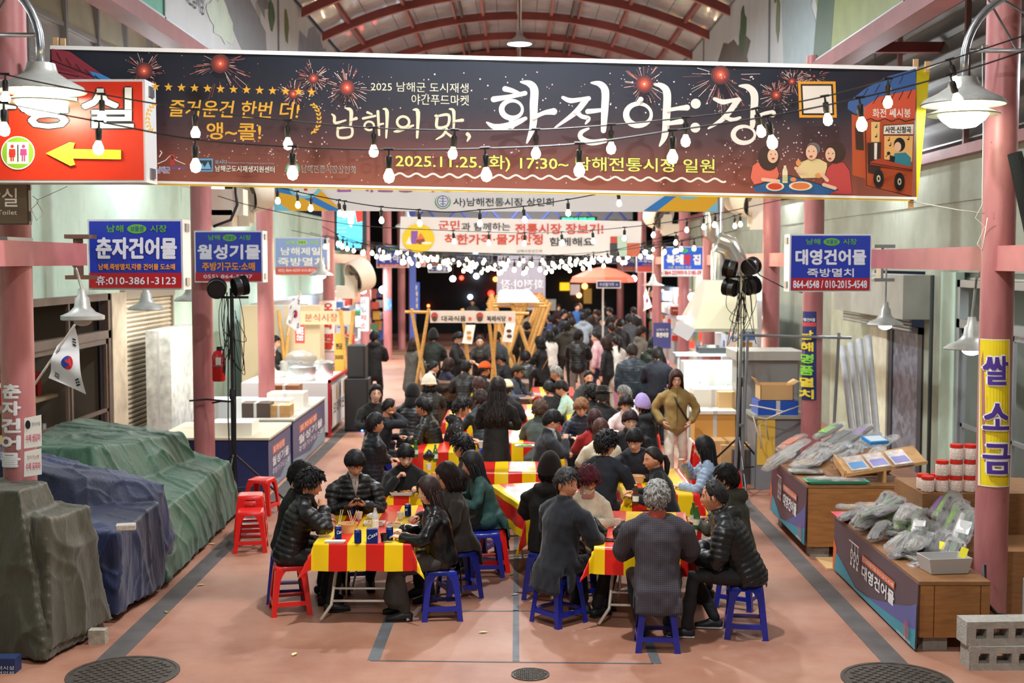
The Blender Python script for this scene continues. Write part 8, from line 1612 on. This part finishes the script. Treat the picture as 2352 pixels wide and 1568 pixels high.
person(985,882,-12,'person in a white fluffy bucket hat and grey padded coat',top=('#2e312f','puffer'),hair=('bob',HB),hat=('bucket','#e9e0cc'),sex='f',det=1)
person(996,845,70,'woman with pulled back hair and a pale pink scarf',top=('#1c1c22','coat'),hair=('bun',HN),sex='f',det=1,extra=(('scarf','#e6c8bc'),))
person(1030,838,60,'woman with bobbed hair in a navy coat',top=('#1f2450','coat'),hair=('bob',HD),sex='f',det=1,nod=.3)
person(1070,845,5,'man in a charcoal ribbed padded jacket, back to the camera',top=('#2a2f36','puffer'),hair=('short',HN),det=1)
person(1113,850,70,'person in a bright orange cap and navy jacket',top=('#242c42','coat'),hair=('short',HB),hat=('cap','#f06a2a'),det=1,nod=.2,skin='#c98d6c')
person(1190,855,120,'man in an olive field cap and blue grey denim jacket',top=('#56657c','plain'),hair=('short',HB),hat=('armycap','#4a4d3a'),det=1,skin='#b97c5c',shirt='#2a2c30',nod=.2,arms='table')
person(1150,826,-60,'man in a dark navy jacket bending over the table',top=('#1c2230','plain'),hair=('short',HN),det=1,lean=.4,nod=.5,skin='#b97c5c')
person(1208,822,15,'person in a dark padded jacket behind the olive cap',top=('#22252e','puffer'),hair=('short',HN),det=1)
person(1100,888,-20,'person with curly auburn hair seen from behind',top=('#3a2a2c','coat'),hair=('perm','#3d2420'),sex='f',det=1)
person(1104,918,-25,'person with dark curly hair in a teal grey padded coat',top=('#34474f','puffer'),hair=('perm','#2b1c18'),sex='f',det=1)
person(1163,895,20,'diner in a cream cap and black jacket reaching over the table',top=('#17181b','coat'),hair=('short',HB),hat=('cap','#e9e2b8'),det=1,lean=.35)
person(1137,925,8,'woman with long wavy hair in a long black coat standing between tables',top=('#121214','coat'),hair=('wavy','#1f1614'),sex='f',seat=False,det=0,tlen=.42,at=(-.26,15.75),h=1.08,arms='front',collar=True)
person(1277,858,-75,'grey haired man in a navy jacket with a pale chest band',top=('#232c44','plain'),hair=('grey','#9a9a98'),det=1,lean=.25,nod=.25,arms='mouth',extra=(('stripe','#b9bfc8'),),skin='#c98d6c')
person(1352,868,165,'woman in a black face mask and grey coat',top=('#4a5052','wool'),hair=('pony',HN),sex='f',det=1,extra=('blackmask',))
person(1262,895,-20,'child with black hair bending down',top=('#1f2226','plain'),hair=('short',HN),det=1,h=.92,lean=.4,nod=.4)
person(1290,893,-80,'boy in a mint green sweater',top=('#a9cbbd','plain'),hair=('fringe',HN),det=1,h=.94,lean=.3,nod=.3)
person(1240,942,12,'person with curly brown hair in a grey green coat',top=('#5d6862','wool'),hair=('perm','#4f3a2c'),sex='f',det=1,tlen=.15)
person(1268,968,82,'man with glasses in a charcoal grey suit jacket eating',top=('#3a3e47','wool'),hair=('fringe',HN),det=0,lean=.2,nod=.3,arms='eat',extra=('glasses',),shirt='#b9bdc6',tlen=.14,h=1.02,hand='grip',bulk=.0)
person(1335,938,178,'woman with short light brown hair in a navy padded coat',top=('#2a3350','puffer'),hair=('perm','#8a6040'),sex='f',det=1,nod=.3,skin='#e3b59b')
person(1384,912,5,'person in a black felt hat and black coat, back turned',top=('#141416','coat'),hair=('short','#3a3a3a'),hat=('fedora','#2f2a26'),det=1)
person(1360,905,-10,'person in a black coat beside the felt hat',top=('#1a1a1d','coat'),hair=('messy',HN),det=1)
person(1438,930,175,'woman with dark curly hair and a pale pink coat',top=('#e6d3d0','fleece'),hair=('perm','#241b18'),sex='f',det=1,nod=.2,skin='#e3b59b')
person(1435,905,-60,'person bending forward in a white coat',top=('#dfe4ea','fleece'),hair=('short','#6a6a6a'),det=1,lean=.7,nod=.5)
person(1476,935,-35,'person in a lilac knit beanie and dark teal jacket',top=('#1d2a33','coat'),hair=('short',HB),hat=('beanie','#a795cf'),sex='f',det=0,hood=True,extra=('glasses',))
person(1447,968,172,'person with glasses and reddish black hair facing the camera',top=('#1b1b20','coat'),hair=('fringe','#2a1518'),det=0,extra=('glasses',),skin='#e3b59b',nod=.05,shirt='#2b2b30')
person(1366,965,-10,'person with dark red hair in a bright red top',top=('#c8261e','fleece'),hair=('bob','#3a1a1e'),sex='f',det=1,tlen=.1)
person(1380,988,-15,'person with reddish brown hair in a cream coat',top=('#ded7bd','fleece'),hair=('bob','#4a2a20'),sex='f',det=1,tlen=.15)
person(1393,1020,32,'man with glasses in a dark navy denim coat, seen from behind',top=('#1d2537','denim'),hair=('messy',HN),det=0,tlen=.18,lean=.15,extra=('glasses',),h=1.05,look=-20,bulk=.008,stool=('blue','blue stool under the navy denim coat'))
person(1458,1012,-160,'young man in a navy hoodie reaching into a paper bowl',top=('#171c2e','plain'),hair=('fringe',HN),det=0,lean=.26,nod=.38,hood=True,arms=[(.05,.46,.80),(-.16,.34,.78)],skin='#e3b59b',stool=('blue','blue stool of the young man in a navy hoodie'))
person(1500,1055,-85,'woman with a low ponytail in a black sweater',top=('#15161b','wool'),hair=('pony','#1a1210'),sex='f',det=0,lean=.25,nod=.1,look=20,skin='#c98d6c',stool=('blue','blue stool under the ponytail diner'))
person(1618,1030,-80,'young woman with long black hair, maroon hood and blue grey coat',top=('#8a9db5','puffer'),hair=('long',HN),sex='f',det=0,lean=.12,nod=.1,arms='eat',extra=('glasses',),hood=False,skin='#e3b59b',h=1.02,stool=('red','red stool under the blue grey coat'))
person(1668,1100,-60,'person with black hair in an olive coat with a brown furry hood',top=('#4c4d3f','coat'),hair=('short',HN),det=0,hood=True,lean=.2,stool=('blue','blue stool behind the man with crossed legs'))
person(1262,1085,20,'person in a dark brown knit beanie and black coat',top=('#141619','coat'),hair=('short',HN),hat=('beanie','#2f1c1e'),det=0,hood=True,tlen=.1,lean=.12,stool=('blue','blue plastic stool left behind the front blue stool of the turning man'))
person(1302,1112,48,'man in a navy coat turning his head back to the camera',top=('#141c2b','fleece'),hair=('short','#2e2c2c'),det=0,look=-88,nod=.05,tlen=.24,lean=.12,h=1.06,skin='#c98d6c',stool=('blue','front blue plastic stool under the navy coat of the turning man'),bulk=.018,collar=True,eyes='open')
mk=person(1350,1105,165,'woman with purple red hair, glasses and white mask in a cream jacket',top=('#e2d9c6','fleece'),hair=('perm','#5a1f30'),sex='f',det=0,extra=('glasses','mask',('scarf','#c08a80')),arms=[(.05,.28,.78),(-.05,.28,.78)],nod=.28,lean=.15,stool=('blue','blue stool hidden behind the front blue stool and its table'),hand='grip')
v,f=blob((0,0,0),(.12,.09,.13),22,14);v=v+(wob(v,40,4)*.012)[:,None];v[:,0]*=1-np.clip(v[:,2]/.16,0,.8);q=MB();q.v=[tuple(a)for a in v];q.f=f;q.m=[0]*len(f);a=W(1365,1218,11.1);tag(q.build('black_plastic_bag',mat('#0f1012',.22,bump=.4,bscale=30),None,smooth=True,loc=a),'shiny black plastic bag in the hands of the masked woman','plastic bag')
v=v*.8;q=MB();q.v=[tuple(a)for a in v];q.f=f;q.m=[0]*len(f);tag(q.build('black_plastic_bag',mat('#0f1012',.22,bump=.4,bscale=30),None,smooth=True,loc=W(1432,1220,10.85)),'second black plastic bag lying beside the checked jacket','plastic bag')
v=v*.7;q=MB();q.v=[tuple(a)for a in v];q.f=f;q.m=[0]*len(f);tag(q.build('black_plastic_bag',mat('#202226',.25,bump=.4,bscale=30),None,smooth=True,loc=W(985,1045,14.2)),'black plastic bag on the cloth near the green bottle','plastic bag')
person(1524,1118,3,'grey haired man in a checked wool jacket, back to the camera',top=('#2b272e','check'),hair=('grey','#8d8b88'),det=0,tlen=.22,lean=.10,h=1.08,bulk=.020,look=-12,at=(1.165,10.33),extra=(('scarf','#b04a3a'),),stool=('blue','front blue plastic stool under the checked wool jacket'),arms='table',shirt=None,skin='#c98d6c')
person(1640,1140,-82,'balding man in a black padded jacket leaning on his knee, one leg forward',top=('#141b22','puffer'),hair=('bald','#1c1a1a'),legs='#26272a',det=0,lean=.42,nod=.1,hood=True,mouth='smile',arms=[(.10,.40,.70),(-.08,.42,.68)],h=1.08,bulk=.02,skin='#c98d6c',look=-8,tlen=.08,feet=[(.14,.26,.085),(-.17,.50,.085)],shoes='#26262a',stool=('blue','rightmost front blue plastic stool under the balding man'),hand='grip')
person(1553,872,178,'woman walking in a tan fleece jacket and cream trousers',top=('#a48a52','fleece'),legs='#dccfbd',hair=('bob','#3a1f1a'),seat=False,sex='f',det=0,arms=[(.20,.10,.95),(-.20,.10,.95)],extra=('glasses',('strap','#1f1f1c','f')),collar=True,zip_='#3a3220',nod=.02,lean=.02,h=1.04,feet=[(.09,.14,.085),(-.09,-.10,.085)],bulk=.004,skin='#e3b59b')
ST=[(860,775,5,'man in a black hooded coat standing behind the loudspeakers',('#17191f','coat'),'short',HN,'m',1,dict(hood=True,tlen=.2)),(950,792,40,'woman in a grey wool coat next to the crossed poles',('#6b6763','wool'),'bob',HD,'f',1,dict(tlen=.3)),(995,775,5,'man in a black cap and dark green coat at the food stall',('#2f3a36','coat'),'short',HN,'m',1,dict(hat=('beanie','#16171a'))),(1052,778,100,'man in black with a mask bowing at the food stall',('#17181c','coat'),'short',HN,'m',1,dict(extra=('mask',),nod=.4)),(1102,785,178,'woman in a brown coat and check scarf behind the food stall',('#3a302c','puffer'),'pony',HN,'f',1,dict(extra=(('scarf','#5a5a48'),),skin='#e3b59b')),(1140,775,20,'person in grey with red backpack straps',('#4a5258','wool'),'short',HN,'m',1,dict(extra=(('strap','#c8404a','b'),))),(1240,787,-60,'woman in black with a tan shoulder strap',('#17181b','coat'),'bob',HN,'f',1,dict(extra=(('strap','#b07a48','b'),),tlen=.25,arms='front')),(1262,772,-40,'woman in a white coat behind the tan shoulder strap',('#e6e4de','fleece'),'bob',HN,'f',1,{}),(1328,773,8,'man in a dark cap and black padded jacket, back turned',('#1a1c22','puffer'),'short',HN,'m',1,dict(hat=('cap','#2a2426'),legs='#8a807a',look=-20)),(1368,775,-75,'woman in a pale pink padded jacket',('#e3bfc4','puffer'),'bun',HN,'f',1,dict(legs='#3a4a68',skin='#e3b59b')),(1392,790,-60,'child in a dark grey jacket beside the pink jacket',('#2a2c34','plain'),'bob',HD,'f',1,dict(h=.98)),(1415,786,-20,'woman in a white fleece seen from behind',('#e9e8e2','fleece'),'pony',HN,'f',1,dict(tlen=.25,legs='#c8bcae')),(1452,808,3,'person in a slate blue quilted jacket, back to the camera',('#33475a','puffer'),'short','#241a16','m',1,dict(tlen=.12,arms='down',bulk=.02)),(1474,764,60,'man in a sage green hooded jacket',('#75786a','coat'),'messy',HD,'m',1,dict(hood=True,skin='#c98d6c')),(1499,790,12,'person in a dark green padded coat with a fur collar',('#223a2a','puffer'),'bob',HN,'f',1,dict(tlen=.2,hood=True,bulk=.02)),(1510,815,5,'person in a navy coat between quilted and green coats',('#1f2845','coat'),'short',HN,'m',1,{}),(1383,738,165,'person in a gold marked black cap and white mask',('#20262e','coat'),'short',HN,'m',1,dict(hat=('cap','#2b2620'),extra=('mask',))),(1425,745,5,'man in a black jacket at the middle of the crowd',('#1b1d24','coat'),'short',HN,'m',1,{}),(1445,735,-10,'person in a dark cap and grey coat in the crowd',('#3a3c42','coat'),'short',HN,'m',1,dict(hat=('cap','#26262a'))),(1340,730,5,'person in a light grey blue hooded coat',('#93a0ab','coat'),'short',HN,'m',1,dict(hood=True)),(1370,722,-70,'man with short hair in a grey coat in the crowd',('#4a4c52','coat'),'short',HD,'m',1,dict(skin='#c98d6c')),(1247,745,-30,'man in a deep navy coat at the crowd edge',('#1c2744','coat'),'short',HN,'m',1,{}),(1300,752,-8,'person in an olive brown coat in the crowd',('#45433a','coat'),'messy',HN,'m',1,dict(hood=True)),(1263,735,-20,'person in a blue coat near the receding poles',('#28407a','coat'),'short',HN,'m',2,{}),(1310,728,4,'person in a dark jacket behind the light hooded coat',('#1d1f26','coat'),'short',HD,'m',2,{}),(1326,706,150,'boy in a vivid blue jacket far back',('#2f6ab8','plain'),'short',HN,'m',2,{}),(1334,700,-140,'man in a dark green vest far back',('#2f3d36','plain'),'short',HN,'m',2,{}),(1283,706,175,'person in a white mask and maroon coat far back',('#4f2830','coat'),'bob',HD,'f',2,dict(extra=('mask',))),(1350,718,60,'person in a black coat far back beside the blue jacket',('#15171b','coat'),'bob',HN,'f',2,{}),(1232,715,170,'person in pink and grey far back',('#c8a0a8','plain'),'bob',HD,'f',2,{}),(1215,722,30,'person in a tan coat far back',('#9a8468','coat'),'short',HD,'m',2,{}),(1400,716,-50,'person in charcoal with a bowed head far back',('#2c2f35','coat'),'short',HN,'m',2,dict(nod=.4)),(1295,722,80,'person in a dark blue anorak far back',('#253252','plain'),'short',HN,'m',2,{}),(1250,705,200,'person in an off white knit far back',('#cfc8bc','plain'),'bob',HN,'f',2,{}),(1360,735,10,'person in a plum coloured coat in the crowd',('#4a2f44','coat'),'bob',HD,'f',2,{}),(1210,752,0,'person in a black parka by the crossed poles',('#17181b','coat'),'short',HN,'m',2,dict(hood=True)),(1275,760,-5,'person with long hair and a black coat in the crowd',('#1a1a1e','coat'),'long',HN,'f',2,{}),(1405,755,-12,'person in a dark brown coat in the crowd',('#362a26','coat'),'short',HD,'m',2,{}),(1315,742,3,'person in a moss green parka in the crowd',('#47503c','coat'),'short',HN,'m',2,{}),(1232,730,-160,'man with a ruddy face at the crowd edge',('#3b2f2f','plain'),'short',HD,'m',2,dict(skin='#c98d6c')),(1388,700,-30,'person in a black anorak at the far right of the crowd',('#101216','coat'),'messy',HN,'m',2,{}),(1180,742,10,'person in a dark grey hoodie between the pole frames',('#33363c','plain'),'short',HN,'m',2,{}),(1455,715,0,'person in a black quilted coat by the pink counter',('#1b1c21','puffer'),'short',HN,'m',2,{}),(1120,690,0,'person in dark blue near the distant street',('#1c2a48','plain'),'short',HN,'m',2,{}),(1085,695,185,'person in grey facing out of the far street',('#565a60','coat'),'short',HD,'m',2,{}),(668,770,80,'stall keeper with grey hair in a pale cardigan at the bun steamers',('#cbbcae','wool'),'grey','#77777a','f',1,dict(nod=.3)),(652,725,100,'vendor in black at the back of the bun stall',('#17181b','coat'),'short',HN,'m',1,{}),(1410,735,100,'vendor leaning at the pink counter',('#8a8a92','plain'),'bob',HD,'f',2,{})]
for x,y,fa,lb,tp,hs_,hc,sx_,dt_,kw in ST:
 kw=dict(kw);kw.setdefault('arms','front' if x%3 else 'down');kw.setdefault('nod',.12);kw.setdefault('lean',.06)
 if x<700:gg={668:(-4.75,23.9),652:(-4.9,25.2)}[x];kw['at']=gg
 person(x,y,fa,lb,top=tp,hair=(hs_,hc),seat=False,sex=sx_,det=dt_,group='people standing in the crowd',**kw)
q=MB();tag(q.box((1.9,28,0),(3.4,28.6,.95)).build('pink_counter',mat('#d88ab8',.5)),'pink counter glowing behind the standing crowd','counter')
flush()
